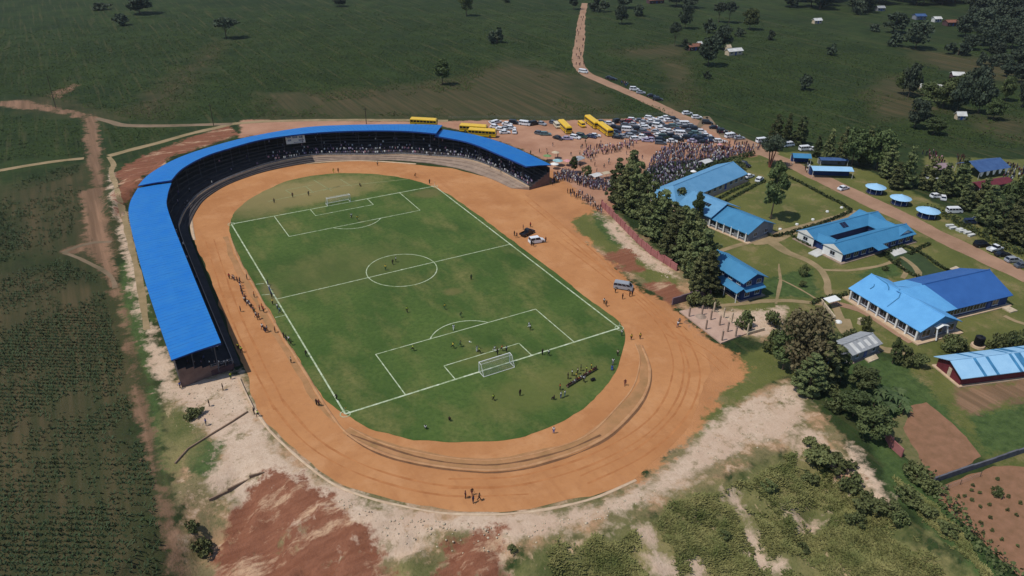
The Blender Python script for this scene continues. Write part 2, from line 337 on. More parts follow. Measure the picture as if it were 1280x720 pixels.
Z['red'] = [wpoly((345, 583), (385, 598), (420, 636), (445, 650), (470, 685), (500, 740), (255, 740), (270, 690), (300, 640), (322, 602)), wpoly((552, 668), (625, 660), (632, 700), (630, 740), (550, 740)),
            wpoly((285, 155), (300, 168), (240, 188), (205, 204), (178, 225), (160, 250), (150, 272), (146, 240), (145, 215), (165, 203), (190, 190), (240, 172)),
            wpoly((745, 316), (790, 312), (805, 340), (770, 340)), wpoly((800, 355), (835, 352), (865, 372), (840, 382)), wpoly((705, 243), (720, 235), (770, 255), (765, 268)), wpoly((1010, 560), (1030, 560), (1070, 600), (1050, 600))]
Z['orange'] = [wpoly((640, 224), (700, 268), (770, 336), (800, 360), (850, 392), (880, 415), (912, 440), (935, 455), (928, 474), (905, 482), (892, 505), (872, 540), (845, 565), (800, 600), (760, 560), (780, 420), (640, 300)), wpoly((640, 222), (690, 210), (720, 240), (745, 262), (720, 272), (712, 292), (660, 262))]
Z['plaza'] = [wpoly((300, 150), (420, 151), (530, 152), (620, 150), (700, 151), (770, 149), (850, 145), (900, 163), (945, 183), (960, 190), (940, 196), (900, 195), (815, 205), (775, 240), (762, 270), (720, 250), (690, 262), (705, 290), (770, 340), (800, 365), (860, 400), (905, 440), (920, 465), (890, 500), (860, 520), (700, 400), (600, 240), (640, 220), (690, 205), (650, 186), (600, 168), (550, 157), (450, 157), (380, 160), (300, 172))]
ZONES = ['dry', 'waste', 'olive', 'green', 'scrub', 'path', 'tan', 'red', 'plaza', 'orange']
V = np.stack([GX, GY, GZ], -1).reshape(-1, 3); nx, ny = len(ax), len(ay)
i = np.arange(ny-1)[:, None]*nx+np.arange(nx-1)[None, :]; F = np.stack([i, i+1, i+nx+1, i+nx], -1).reshape(-1, 4)
m_ground = bpy.data.materials.new('ground_soil_and_grass')
me = np_mesh('ground', V, F, m_ground)
ZF = {}
for z in ZONES:
    d = np.max([sdf(p, V[:, 0], V[:, 1]) for p in Z[z]], axis=0); ZF[z] = d
    a = me.attributes.new('zone_'+z, 'FLOAT', 'POINT'); a.data.foreach_set('value', np.clip(d, -60, 60).astype(np.float32))
ground = structure(link('ground', me))
def ground_material(m):
    nt, N, K = nodes_of(m); b = N['Principled BSDF']; b.inputs['Roughness'].default_value = 0.95; b.inputs['Specular IOR Level'].default_value = 0.1
    tc = N.new('ShaderNodeTexCoord').outputs['Object']
    def noise(s, d=6, r=0.62, st=None, rot=0):
        n = N.new('ShaderNodeTexNoise'); n.inputs['Scale'].default_value = s; n.inputs['Detail'].default_value = d; n.inputs['Roughness'].default_value = r; src = tc
        if st:
            mp = N.new('ShaderNodeMapping'); mp.inputs['Scale'].default_value = st; mp.inputs['Rotation'].default_value = (0, 0, rot); K.new(tc, mp.inputs['Vector']); src = mp.outputs['Vector']
        K.new(src, n.inputs['Vector']); return n.outputs['Fac']
    def remap(v, a, c, lo=0.0, hi=1.0):
        r_ = N.new('ShaderNodeMapRange'); r_.inputs['From Min'].default_value = a; r_.inputs['From Max'].default_value = c; r_.inputs['To Min'].default_value = lo; r_.inputs['To Max'].default_value = hi
        K.new(v, r_.inputs['Value']); return r_.outputs['Result']
    def mix(f, a, c):
        x = N.new('ShaderNodeMix'); x.data_type = 'RGBA'; K.new(f, x.inputs['Factor'])
        for k, s in ((a, 'A'), (c, 'B')):
            if isinstance(k, tuple): x.inputs[s].default_value = (*lin(k), 1)
            else: K.new(k, x.inputs[s])
        return x.outputs['Result']
    def math_(op, a, c):
        x = N.new('ShaderNodeMath'); x.operation = op
        for k, j in ((a, 0), (c, 1)):
            if isinstance(k, (int, float)): x.inputs[j].default_value = k
            else: K.new(k, x.inputs[j])
        return x.outputs[0]
    big = noise(0.012, 5); mid = noise(0.07, 6); fine = noise(0.55, 5, 0.7); grit = noise(2.2, 4, 0.7); edge = noise(0.16, 7, 0.7)
    rows = noise(1.0, 3, 0.6, (0.06, 0.9, 1), R(30)); rows2 = noise(1.0, 3, 0.6, (0.5, 0.02, 1), R(-8)); streak = noise(1.0, 5, 0.6, (0.012, 0.05, 1), R(20))
    # farmland
    col = mix(remap(math_('ADD', math_('MULTIPLY', fine, .6), math_('MULTIPLY', grit, .4)), .4, .62), FIELD[0], FIELD[1]); col = mix(remap(noise(.22, 5, .75), .45, .7, 0, .7), col, (36, 46, 27)); col = mix(remap(mid, .42, .72), col, FIELD[2]); col = mix(remap(big, .45, .7, 0, .7), col, FIELD[3])
    col = mix(remap(rows2, .52, .7, 0, .6), col, FIELD[4]); col = mix(remap(streak, .5, .75, 0, .5), col, FIELD[5])
    zc = dict(plaza=(mix(remap(mid, .35, .65), (180, 138, 112), (156, 114, 90)), 3.0, 1.1, 1), waste=(mix(remap(mid, .35, .65), (134, 118, 86), (104, 100, 64)), 4, 1.5, 1), path=(mix(remap(rows2, .3, .6), (150, 116, 92), (116, 90, 70)), 4.5, 1.4, .9), dry=(mix(remap(rows2, .35, .65), (92, 78, 56), (56, 60, 38)), 16, 7, .75), olive=(mix(remap(mid, .35, .65), (108, 108, 60), (86, 92, 48)), 2.5, 1.2, 1),
              green=(mix(remap(fine, .35, .65), (80, 98, 54), (56, 74, 40)), 3.5, 1.2, .95), scrub=(mix(remap(mid, .4, .62), (132, 122, 80), (86, 92, 52)), 6, 2.5, 1),
              tan=(mix(remap(fine, .4, .72), (202, 178, 154), (182, 156, 132)), 5.0, 1.6, 1), red=(mix(remap(rows, .35, .65), (138, 92, 70), (122, 78, 58)), 4.5, 1.2, 1),
              orange=(mix(remap(mid, .35, .65), (186, 132, 88), (166, 114, 74)), 5.0, 1.2, 1))
    for z in ZONES:
        c, amp, soft, top = zc[z]
        at = N.new('ShaderNodeAttribute'); at.attribute_name = 'zone_'+z
        e = math_('MULTIPLY', math_('SUBTRACT', edge if z != 'dry' else mid, 0.5), amp*2.2); e = math_('ADD', e, math_('MULTIPLY', math_('SUBTRACT', fine, 0.5), min(amp, 5)*1.3)); v = math_('ADD', at.outputs['Fac'], e); soft = soft*(.6 if z != 'dry' else 1)
        f = remap(v, -soft, soft, 0, top)
        if z == 'tan':   # weeds and stones break the pale soil up
            f = math_('MULTIPLY', f, remap(noise(0.22, 7, .74), .34, .46)); c = mix(remap(grit, .58, .72, 0, .7), c, (138, 114, 88)); c = mix(remap(noise(.09, 5), .45, .65, 0, .8), c, (188, 160, 136))
        if z == 'red': f = math_('MULTIPLY', f, remap(noise(0.2, 6, .7), .3, .42)); c = mix(remap(noise(.16, 6, .7, (.5, 1.6, 1), R(30)), .54, .64), c, (186, 152, 122)); c = mix(remap(grit, .5, .75, 0, .5), c, (92, 58, 46))
        if z == 'waste': c = mix(remap(grit, .5, .7, 0, .7), c, (74, 78, 46)); c = mix(remap(noise(.15, 6, .7), .47, .6, 0, .85), c, (178, 140, 108)); c = mix(remap(noise(.3, 6, .7), .56, .68, 0, .8), c, (196, 172, 146))
        if z == 'scrub': c = mix(remap(noise(0.3, 6, .75, (1, .25, 1), R(-30)), .58, .66), c, (186, 158, 124)); c = mix(remap(grit, .5, .75, 0, .7), c, (62, 70, 38))
        if z == 'olive': c = mix(remap(noise(0.13, 6, .7), .52, .68, 0, .85), c, (140, 122, 86)); c = mix(remap(grit, .45, .7, 0, .4), c, (64, 74, 40))
        if z == 'orange': c = mix(remap(noise(0.09, 5), .52, .7, 0, .5), c, (150, 104, 70))
        col = mix(f, col, c)
    K.new(col, b.inputs['Base Color'])
    hgt = math_('ADD', math_('MULTIPLY', fine, 1.0), math_('MULTIPLY', grit, 0.5))
    bp = N.new('ShaderNodeBump'); bp.inputs['Strength'].default_value = 0.5; bp.inputs['Distance'].default_value = 0.35; K.new(hgt, bp.inputs['Height']); K.new(bp.outputs['Normal'], b.inputs['Normal'])
FIELD = [(52, 66, 36), (28, 40, 20), (56, 70, 36), (32, 46, 26), (82, 78, 50), (56, 70, 36)]
ground_material(m_ground)

# ------------------------------------------------------------------ track, pitch, roads
m_track = mat('orange_murram', (188, 134, 88), 0.95, rgb2=(168, 114, 72), scale=0.05, bump=0.25, bscale=1.2, spec=0.1)
m_rut = mat('wheel_worn_murram', (184, 126, 80), .95, rgb2=(158, 102, 62), scale=.3, spec=.1)
m_kerbsoil = mat('worn_infield_soil', (178, 130, 90), 0.95, rgb2=(146, 112, 74), scale=0.25, bump=0.2, spec=0.1)
m_kerb = mat('pale_kerb', (188, 144, 102), 0.95, rgb2=(166, 118, 80), scale=0.5)
m_kerb_d = mat('earth_edge', (126, 88, 58), 0.95, rgb2=(98, 70, 48), scale=0.5)
m_road = mat('dirt_road', (166, 132, 108), 0.95, rgb2=(140, 110, 88), scale=0.12, bump=0.2, bscale=2, spec=0.1)
m_path = mat('beaten_path', (160, 138, 106), 0.95, rgb2=(126, 112, 80), scale=0.2, bump=0.15, spec=0.1)
m_farpath = mat('field_track', (142, 120, 98), 0.95, rgb2=(104, 92, 72), scale=0.12, spec=0.1)
m_plot = mat('tilled_soil', (146, 108, 84), 0.95, rgb2=(122, 92, 68), scale=0.5, bump=0.5, bscale=3, spec=0.1)
m_plot2 = mat('weedy_tilled_soil', (118, 108, 74), 0.95, rgb2=(86, 92, 54), scale=0.9, bump=0.4, bscale=3, spec=0.1)

TRACK_OUT = [(308, 468), (322, 505), (345, 540), (400, 590), (445, 613), (500, 628), (550, 636), (600, 638), (650, 636), (700, 628), (750, 616), (800, 595), (836, 560), (860, 528), (876, 500), (886, 470), (882, 448), (866, 424), (838, 394), (800, 365), (770, 343), (730, 305), (690, 272), (660, 246), (632, 230), (600, 219), (560, 210), (520, 206), (480, 203), (440, 202), (400, 204), (360, 208), (330, 213), (298, 223), (270, 236), (252, 250), (243, 265), (240, 282), (245, 302), (256, 332), (270, 368), (290, 424)]
PITCH_IN = [(432, 519), (448, 530), (470, 539), (510, 548), (560, 552), (600, 552), (640, 549), (672, 541), (700, 529), (728, 511), (750, 491), (766, 470), (776, 450), (781, 430), (781, 418), (775, 405), (760, 392), (730, 369), (700, 345), (650, 308), (600, 270), (565, 246), (540, 233), (515, 225), (480, 219), (450, 217), (420, 217), (390, 220), (360, 226), (332, 238), (310, 250), (295, 263), (287, 278), (290, 300), (303, 330), (316, 352), (330, 377), (342, 398), (354, 419), (368, 441), (384, 467), (400, 492), (416, 508)]
P = catmull([G(*p) for p in TRACK_OUT], 1.5, True); m_track = bpy.data.materials['orange_murram']
def dust(m):
    nt, N, K = nodes_of(m); b = N['Principled BSDF']; src = b.inputs['Base Color'].links[0].from_socket; tc = N.new('ShaderNodeTexCoord')
    for sc, st, lo, hi, c, f in ((.11, (1, 1, 1), .5, .68, (196, 146, 102), .6), (.6, (1, 1, 1), .5, .75, (150, 100, 64), .35), (.35, (1, .08, 1), .55, .7, (160, 106, 68), .4)):
        n = N.new('ShaderNodeTexNoise'); n.inputs['Scale'].default_value = sc; n.inputs['Detail'].default_value = 6; n.inputs['Roughness'].default_value = .68; mp = N.new('ShaderNodeMapping'); mp.inputs['Scale'].default_value = st; K.new(tc.outputs['Object'], mp.inputs['Vector']); K.new(mp.outputs['Vector'], n.inputs['Vector'])
        r_ = N.new('ShaderNodeMapRange'); r_.inputs['From Min'].default_value = lo; r_.inputs['From Max'].default_value = hi; r_.inputs['To Max'].default_value = f; K.new(n.outputs['Fac'], r_.inputs['Value'])
        x = N.new('ShaderNodeMix'); x.data_type = 'RGBA'; x.inputs['B'].default_value = (*lin(c), 1); K.new(src, x.inputs['A']); K.new(r_.outputs['Result'], x.inputs['Factor']); src = x.outputs['Result']
    K.new(src, b.inputs['Base Color'])
dust(m_track)
track = sheet('running_track', rough_edge(P, 0.6, 7, 3), 0.02, m_track)
P = catmull([G(*p) for p in PITCH_IN], 1.2, True); PITCHP = P
# the infield: mown grass with worn patches
m_grass = bpy.data.materials.new('pitch_grass')
def grass_material(m):
    nt, N, K = nodes_of(m); b = N['Principled BSDF']; b.inputs['Roughness'].default_value = 0.9; b.inputs['Specular IOR Level'].default_value = 0.12
    tc = N.new('ShaderNodeTexCoord').outputs['Object']
    def noise(s, d=6, r=0.6, st=None, rot=0):
        n = N.new('ShaderNodeTexNoise'); n.inputs['Scale'].default_value = s; n.inputs['Detail'].default_value = d; n.inputs['Roughness'].default_value = r; src = tc
        if st:
            mp = N.new('ShaderNodeMapping'); mp.inputs['Scale'].default_value = st; mp.inputs['Rotation'].default_value = (0, 0, rot); K.new(tc, mp.inputs['Vector']); src = mp.outputs['Vector']
        K.new(src, n.inputs['Vector']); return n.outputs['Fac']
    def rm(v, a, c, hi=1.0):
        r_ = N.new('ShaderNodeMapRange'); r_.inputs['From Min'].default_value = a; r_.inputs['From Max'].default_value = c; r_.inputs['To Max'].default_value = hi; K.new(v, r_.inputs['Value']); return r_.outputs['Result']
    def mix(f, a, c):
        x = N.new('ShaderNodeMix'); x.data_type = 'RGBA'; K.new(f, x.inputs['Factor'])
        for k, s in ((a, 'A'), (c, 'B')):
            if isinstance(k, tuple): x.inputs[s].default_value = (*lin(k), 1)
            else: K.new(k, x.inputs[s])
        return x.outputs['Result']
    col = mix(rm(noise(.045, 5), .35, .65), GRASS[0], GRASS[1])
    col = mix(rm(noise(.11, 6, .65, (1, .45, 1), R(10)), .48, .68, .75), col, GRASS[2])
    col = mix(rm(noise(.2, 5, .6, (.35, 1, 1), R(18)), .52, .72, .6), col, GRASS[3])
    col = mix(rm(noise(1.0, 5, .75), .4, .7, .6), col, GRASS[4])
    # bare worn ground in the far end behind the goal and in front of the goals
    def blob(x, y, rx, ry, c, hi, col):
        v = N.new('ShaderNodeVectorMath'); v.operation = 'SUBTRACT'; K.new(tc, v.inputs[0]); v.inputs[1].default_value = (x, y, 0)
        w = N.new('ShaderNodeVectorMath'); w.operation = 'MULTIPLY'; K.new(v.outputs[0], w.inputs[0]); w.inputs[1].default_value = (1/rx, 1/ry, 0)
        l = N.new('ShaderNodeVectorMath'); l.operation = 'LENGTH'; K.new(w.outputs[0], l.inputs[0])
        a = N.new('ShaderNodeMath'); a.operation = 'ADD'; K.new(l.outputs['Value'], a.inputs[0]); K.new(edge, a.inputs[1])
        return mix(rm(a.outputs[0], 1.75, 1.15, hi), col, c)
    edge = noise(.25, 6, .7)
    for a in ((-8, 66, 26, 11, (142, 126, 84), .8), (0, 58, 16, 4, (126, 116, 72), .6), (6.5, -17, 2.4, 1.8, (120, 108, 68), .5), (-33, 4, 2, 6, (118, 108, 72), .7), (0, -46, 7, 3, (104, 106, 58), .45), (5, -62, 16, 6, (106, 106, 58), .5), (-12, 8, 20, 12, (92, 96, 54), .5), (-22, 60, 12, 9, (122, 112, 72), .6), (28, 46, 5, 4, (118, 104, 68), .5)): col = blob(*a, col)
    K.new(col, b.inputs['Base Color'])
    bp = N.new('ShaderNodeBump'); bp.inputs['Strength'].default_value = .35; bp.inputs['Distance'].default_value = .1; K.new(noise(2.5, 4, .7), bp.inputs['Height']); K.new(bp.outputs['Normal'], b.inputs['Normal'])
GRASS = [(86, 104, 51), (60, 83, 38), (122, 118, 70), (70, 95, 43), (47, 69, 28)]
grass_material(m_grass)
pitch = sheet('football_pitch', rough_edge(P, 0.3, 4, 5), 0.045, m_grass)
# worn strip and kerb lines of the old inner lane round the near bend and the left straight
KA = [(288, 298), (301, 330), (314, 352), (328, 377), (340, 398), (352, 419), (366, 441), (382, 467), (397, 492), (411, 514), (433, 541), (470, 563), (520, 578), (587, 587), (640, 586), (707, 569), (757, 546), (790, 516), (808, 488), (812, 460), (802, 432)]
KB = [(437, 534), (475, 553), (525, 566), (587, 575), (640, 573), (700, 558), (740, 540), (772, 508), (792, 482), (800, 450), (794, 430)]
for pts, off in (([(660, 250), (720, 300), (790, 362), (850, 420), (868, 470), (850, 520), (800, 566), (730, 600)], 0), ([(700, 300), (760, 345), (820, 395), (848, 450), (835, 505), (790, 548), (720, 582), (640, 602), (560, 604)], 0), ([(836, 415), (880, 440), (905, 462)], 0), ([(345, 500), (390, 552), (460, 590), (560, 614), (660, 612)], 0), ([(262, 300), (285, 370), (315, 440), (350, 510)], 0)):
    for d in (-1.1, 1.1): off_ = globals().get('off_', 0.0215)+.0008; C_ = catmull([G(*p) for p in pts], 3); t_ = np.gradient(C_, axis=0); t_ /= np.linalg.norm(t_, axis=1)[:, None]; structure(strip('wheel_track', C_+np.stack([-t_[:, 1], t_[:, 0]], 1)*d, .38, off_, m_rut, px=False, jit=.12, seed=int(pts[0][0])))
structure(strip('infield_strip', [(433, 537), (472, 558), (522, 572), (587, 581), (640, 579), (703, 563), (748, 543), (781, 512), (800, 485), (806, 455), (798, 431)], [2.6, 3.2, 3.2, 3.0, 2.4, 1.2], 0.032, m_kerbsoil, jit=0.5))
structure(strip('track_kerb', KA, 0.55, 0.09, m_kerb, jit=0.08, thick=0.05, step=1.5))
structure(strip('track_kerb', KB, 0.3, 0.075, m_kerb, jit=0.06, thick=0.04, step=1.5))
structure(strip('kerb_earth_edge', [(x+1, y+3) for x, y in KA[10:]], 0.45, 0.036, m_kerb_d, jit=0.2))
structure(strip('kerb_earth_edge', [(438, 543), (520, 571), (587, 581), (640, 579), (703, 564), (751, 544)], 0.35, 0.04, m_kerb_d, jit=0.15))
structure(strip('track_edge_strip', [(281, 296), (296, 332), (322, 380), (347, 422), (376, 468), (392, 496), (420, 528)], 1.3, 0.03, m_kerbsoil, jit=0.3))
structure(strip('track_rim', [(318, 510), (345, 546), (400, 594), (445, 617), (500, 632), (550, 641), (600, 643), (650, 641), (700, 633), (750, 620), (795, 600)], 0.5, 0.06, m_tan_conc, jit=0.12, thick=0.05))
structure(strip('track_rim', [(243, 300), (239, 280), (242, 264), (251, 249), (269, 235), (297, 222), (330, 212), (360, 207), (400, 203), (440, 201), (480, 202), (520, 205)], 0.9, 0.06, m_tan_conc, jit=0.15, thick=0.05))

lm = MB(); lw = 0.115
def seg(x0, y0, x1, y1, w=lw, mi=0, z=0.0):
    d = math.hypot(x1-x0, y1-y0); n = max(1, int(d/6)); px_, py_ = -(y1-y0)/d*w, (x1-x0)/d*w
    for k in range(n):
        a, c = k/n, (k+1)/n; ax_, ay_, bx, by = x0+(x1-x0)*a, y0+(y1-y0)*a, x0+(x1-x0)*c, y0+(y1-y0)*c
        lm.add([(ax_-px_, ay_-py_, z), (bx-px_, by-py_, z), (bx+px_, by+py_, z), (ax_+px_, ay_+py_, z)], [(0, 1, 2, 3)], mi)
def arc(cx, cy, r, a0, a1, w=lw, z=0.0):
    n = max(6, int(abs(a1-a0)*r/0.7))
    for k in range(n):
        a, c = a0+(a1-a0)*k/n, a0+(a1-a0)*(k+1)/n
        lm.add([(cx+(r+q)*math.cos(t), cy+(r+q)*math.sin(t), z) for q, t in ((-w, a), (w, a), (w, c), (-w, c))], [(0, 1, 2, 3)])
# no two strokes lie in one plane where they cross: each family has its own level
seg(-W2, -L2, -W2, L2, 0.17, z=0.000); seg(W2, -L2, W2, L2, 0.17, z=0.000); seg(-W2, -L2, W2, -L2, 0.2, z=0.004); seg(-W2, L2, W2, L2, 0.17, z=0.004); seg(-W2, 0, W2, 0, 0.13, z=0.008)
arc(0, 0, 9.15, 0, 2*math.pi, z=0.012); arc(0, 0, 0.2, 0, 2*math.pi, 0.15, z=0.016)
for s in (-1, 1):
    y0 = s*L2; y1 = s*(L2-16.5); y2 = s*(L2-5.5)
    for q in (-1, 1): seg(q*20.16, y0, q*20.16, y1, z=0.008); seg(q*9.16, y0, q*9.16, y2, z=0.008); arc(q*W2, y0, 1, 0, 2*math.pi, 0.09, z=0.012)
    seg(-20.16, y1, 20.16, y1, z=0.012); seg(-9.16, y2, 9.16, y2, z=0.012)
    cy = s*(L2-11); th = math.acos(5.5/9.15); b0 = -s*math.pi/2; arc(0, cy, 9.15, b0-th, b0+th, z=0.016); arc(0, cy, 0.12, 0, 2*math.pi, 0.12, z=0.016)
for a, b in (((320, 355.5), (330, 354.5)), ((327, 369), (337, 368)), ((344, 397), (356, 394.5))):
    p, q = G(*a), G(*b); seg(*p, *q, 0.1, z=0.006)
lm.T = Matrix.Identity(4)
structure(lm.build('pitch_markings', m_line)).location = (0, 0, 0.05)
lm = MB()
for a, b in (((357, 238), (392, 231)), ((357, 238), (365, 243)), ((382, 233), (392, 241)), ((392, 225), (415, 239)), ((425, 224), (440, 233)), ((404, 238), (425, 233)), ((425, 233), (510, 224)), ((335, 252), (425, 233))):
    p, q = G(*a), G(*b); seg(*p, *q, 0.16)
structure(lm.build('practice_markings', m_line_far)).location = (0, 0, 0.053)

structure(strip('dirt_road', [(731, 4), (727, 25), (725, 50), (722, 75), (730, 90), (752, 101), (800, 122), (850, 145), (900, 164), (940, 181), (965, 193)], [4.5, 5, 6, 6, 6.5, 6.5, 7], 0.03, m_road, jit=0.5, step=4))
structure(strip('school_road', [(944, 186), (985, 204), (1030, 225), (1080, 249), (1140, 277), (1200, 308), (1290, 350)], [6.5, 7, 7.5, 7.5, 7, 6.5], 0.035, m_road, jit=0.45))
for nm, pts, w, m in [
    ('field_path', [(-20, 216), (0, 213), (60, 203), (105, 198)], 2.6, m_path), ('field_path', [(136, 195), (165, 187), (200, 178), (235, 168), (270, 160), (300, 154), (360, 151), (450, 150), (560, 151)], 3.2, m_path),
    ('field_path', [(121, 148), (140, 153), (160, 157), (220, 157), (290, 155)], [2.5, 4, 3.4, 3], m_farpath),
    ('field_path', [(136, 196), (142, 206), (139, 214), (146, 235), (153, 262), (165, 310), (172, 340), (178, 375), (184, 412)], [1.8, 1.6, 1.6, 1.4], m_path),
    ('field_path', [(78, 316), (95, 309), (118, 303), (140, 302)], 1.4, m_farpath), ('field_path', [(80, 316), (105, 326), (125, 336), (140, 348), (145, 360)], 1.2, m_farpath),
    ('field_path', [(864, 170), (880, 150), (884, 146), (895, 160), (905, 172)], 2.4, m_farpath),
    ('footpath', [(940, 303), (962, 301), (985, 290), (1020, 281), (1055, 270), (1068, 263)], [4, 4.5, 4, 3.5], m_path), ('footpath', [(870, 326), (900, 314), (930, 305), (962, 300)], 1.8, m_path),
    ('footpath', [(966, 304), (985, 316), (1005, 324), (1025, 336), (1034, 350), (1036, 366), (1045, 385), (1052, 400)], [4, 2.4, 1.6, 1.7, 2.0], m_path), ('footpath', [(1028, 337), (1060, 338), (1095, 333), (1118, 326)], 1.1, m_path),
    ('footpath', [(1126, 321), (1137, 328), (1148, 340), (1146, 355)], 1.2, m_path), ('footpath', [(1122, 330), (1133, 340), (1128, 348)], 1.0, m_path), ('footpath', [(868, 386), (905, 382), (950, 377), (990, 376), (1030, 381)], 1.4, m_path), ('footpath', [(974, 330), (975, 350), (970, 380)], [.3, .9, .3], m_path), ('footpath', [(972, 348), (1000, 362), (1030, 380)], [.3, .8, .5], m_path),
    ('footpath', [(1052, 398), (1060, 415), (1078, 428), (1108, 438), (1140, 440)], [4, 3.6, 2.6, 2], m_path), ('footpath', [(1040, 378), (1075, 388), (1100, 403), (1140, 428)], 2.2, m_road), ('footpath', [(1255, 395), (1270, 402), (1290, 408)], 1.3, m_path)]:
    PZ = globals().get('PZ', .038)+.0013; structure(strip(nm, pts, w, PZ, m, jit=0.25))
def pxsheet(name, px_, z, m, amp=0.3):
    P = np.array(px_, float); C = []
    for k in range(len(P)):
        a, c = np.array(G(*P[k])), np.array(G(*P[(k+1) % len(P)])); n = max(2, int(np.linalg.norm(c-a)/1.0)); C += [a+(c-a)*j/n for j in range(n)]
    return sheet(name, rough_edge(np.array(C), amp, 3, 4), z, m)
pxsheet('garden_plot', [(1140, 508), (1158, 503), (1190, 528), (1227, 571), (1196, 588), (1164, 599), (1146, 568), (1130, 535)], 0.05, m_plot)
pxsheet('garden_plot', [(1106, 531), (1143, 507), (1142, 530), (1168, 560), (1167, 598), (1150, 588), (1128, 570), (1106, 545)], 0.046, m_plot2)
pxsheet('garden_plot', [(1170, 612), (1200, 600), (1240, 582), (1300, 585), (1320, 760), (1275, 722), (1215, 665), (1172, 625)], 0.05, m_plot)
pxsheet('school_lawn', [(1107, 318), (1127, 310), (1150, 318), (1172, 334), (1190, 345), (1150, 350), (1130, 340)], 0.05, mat('clipped_lawn', (58, 74, 40), rgb2=(46, 60, 32), scale=0.4, bump=0.2))
pxsheet('bare_patch', [(1150, 342), (1165, 336), (1178, 344), (1160, 352)], 0.048, m_road)

# ------------------------------------------------------------------ GRANDSTAND
S1 = dict(I=[(-49.6, -27.4), (-49.3, 11.5), (-48.7, 48), (-47.2, 60), (-44.6, 70.3)], O=[(-59.1, -26.9), (-59.4, 11.5), (-58.7, 48), (-57.2, 62.5), (-53.8, 74.2)],
          F=[(-47.8, -24.5), (-47.5, 11.5), (-46.9, 48), (-45.4, 57.5), (-42.4, 66.2)], A=[(-46.4, -24.5), (-45.6, 11.5), (-44.6, 48), (-43.2, 56), (-40.2, 64.8)], zi=8.4, zo=7.0)
S2 = dict(I=[(-44.5, 70), (-40, 79), (-32, 87.5), (-22.5, 92.7), (-10.5, 97), (4.3, 96.5), (16, 93.5), (28.4, 88), (37.7, 82.2), (44.9, 75.4)], O=[(-53.6, 74), (-49, 83.5), (-40, 94), (-29, 101), (-13, 107), (6, 109), (19.7, 105.5), (33.5, 99.5), (44.5, 94), (53.3, 88.1)],
          F=[(-42.4, 66.2), (-37.4, 75.2), (-29.8, 83.3), (-21, 89.2), (-9.8, 94.4), (4, 95.8), (15.3, 91.2), (24.3, 86.3), (33, 83), (43, 75.2)], A=[(-40.2, 64.8), (-36, 73.5), (-28.8, 81.8), (-20.5, 87.2), (-10.4, 90.7), (4, 91.6), (15, 88.6), (24, 84), (32, 79), (40.3, 71.6)], zi=9.3, zo=7.8)
S3 = dict(I=[(45.2, 77.5), (52.6, 64.8), (55.8, 48.3), (57.9, 34.1)], O=[(52.6, 86.5), (60.5, 74.5), (65.5, 58), (67.7, 34.4)],
          F=[(43, 75.2), (53, 66), (57.2, 52), (58.6, 33)], A=[(40.3, 71.6), (47.5, 61), (52, 48.5), (54, 37)], zi=7.9, zo=6.7)
def resample(pts, n):
    C = catmull(pts, 0.5); s = np.concatenate([[0], np.cumsum(np.linalg.norm(np.diff(C, axis=0), axis=1))])
    t = np.linspace(0, s[-1], n); return np.stack([np.interp(t, s, C[:, 0]), np.interp(t, s, C[:, 1])], 1)
m_seam = mat('roof_lap', (17, 101, 173), .6)
m_brick_e = mat('stand_end_masonry', (128, 104, 94), .9, rgb2=(100, 80, 74), scale=.7)
m_post = mat('dark_steel_post', (84, 84, 90), .6)
stand = thing('grandstand', 'long curved grandstand with bright blue sheet roof wrapping round the running track', 'grandstand', (0, 0, 0))
FRONT = []; TIERPOS = []
SEC = [(S1, 76, 'a'), (S2, 84, 'b'), (S3, 40, 'c')]
NT = 7
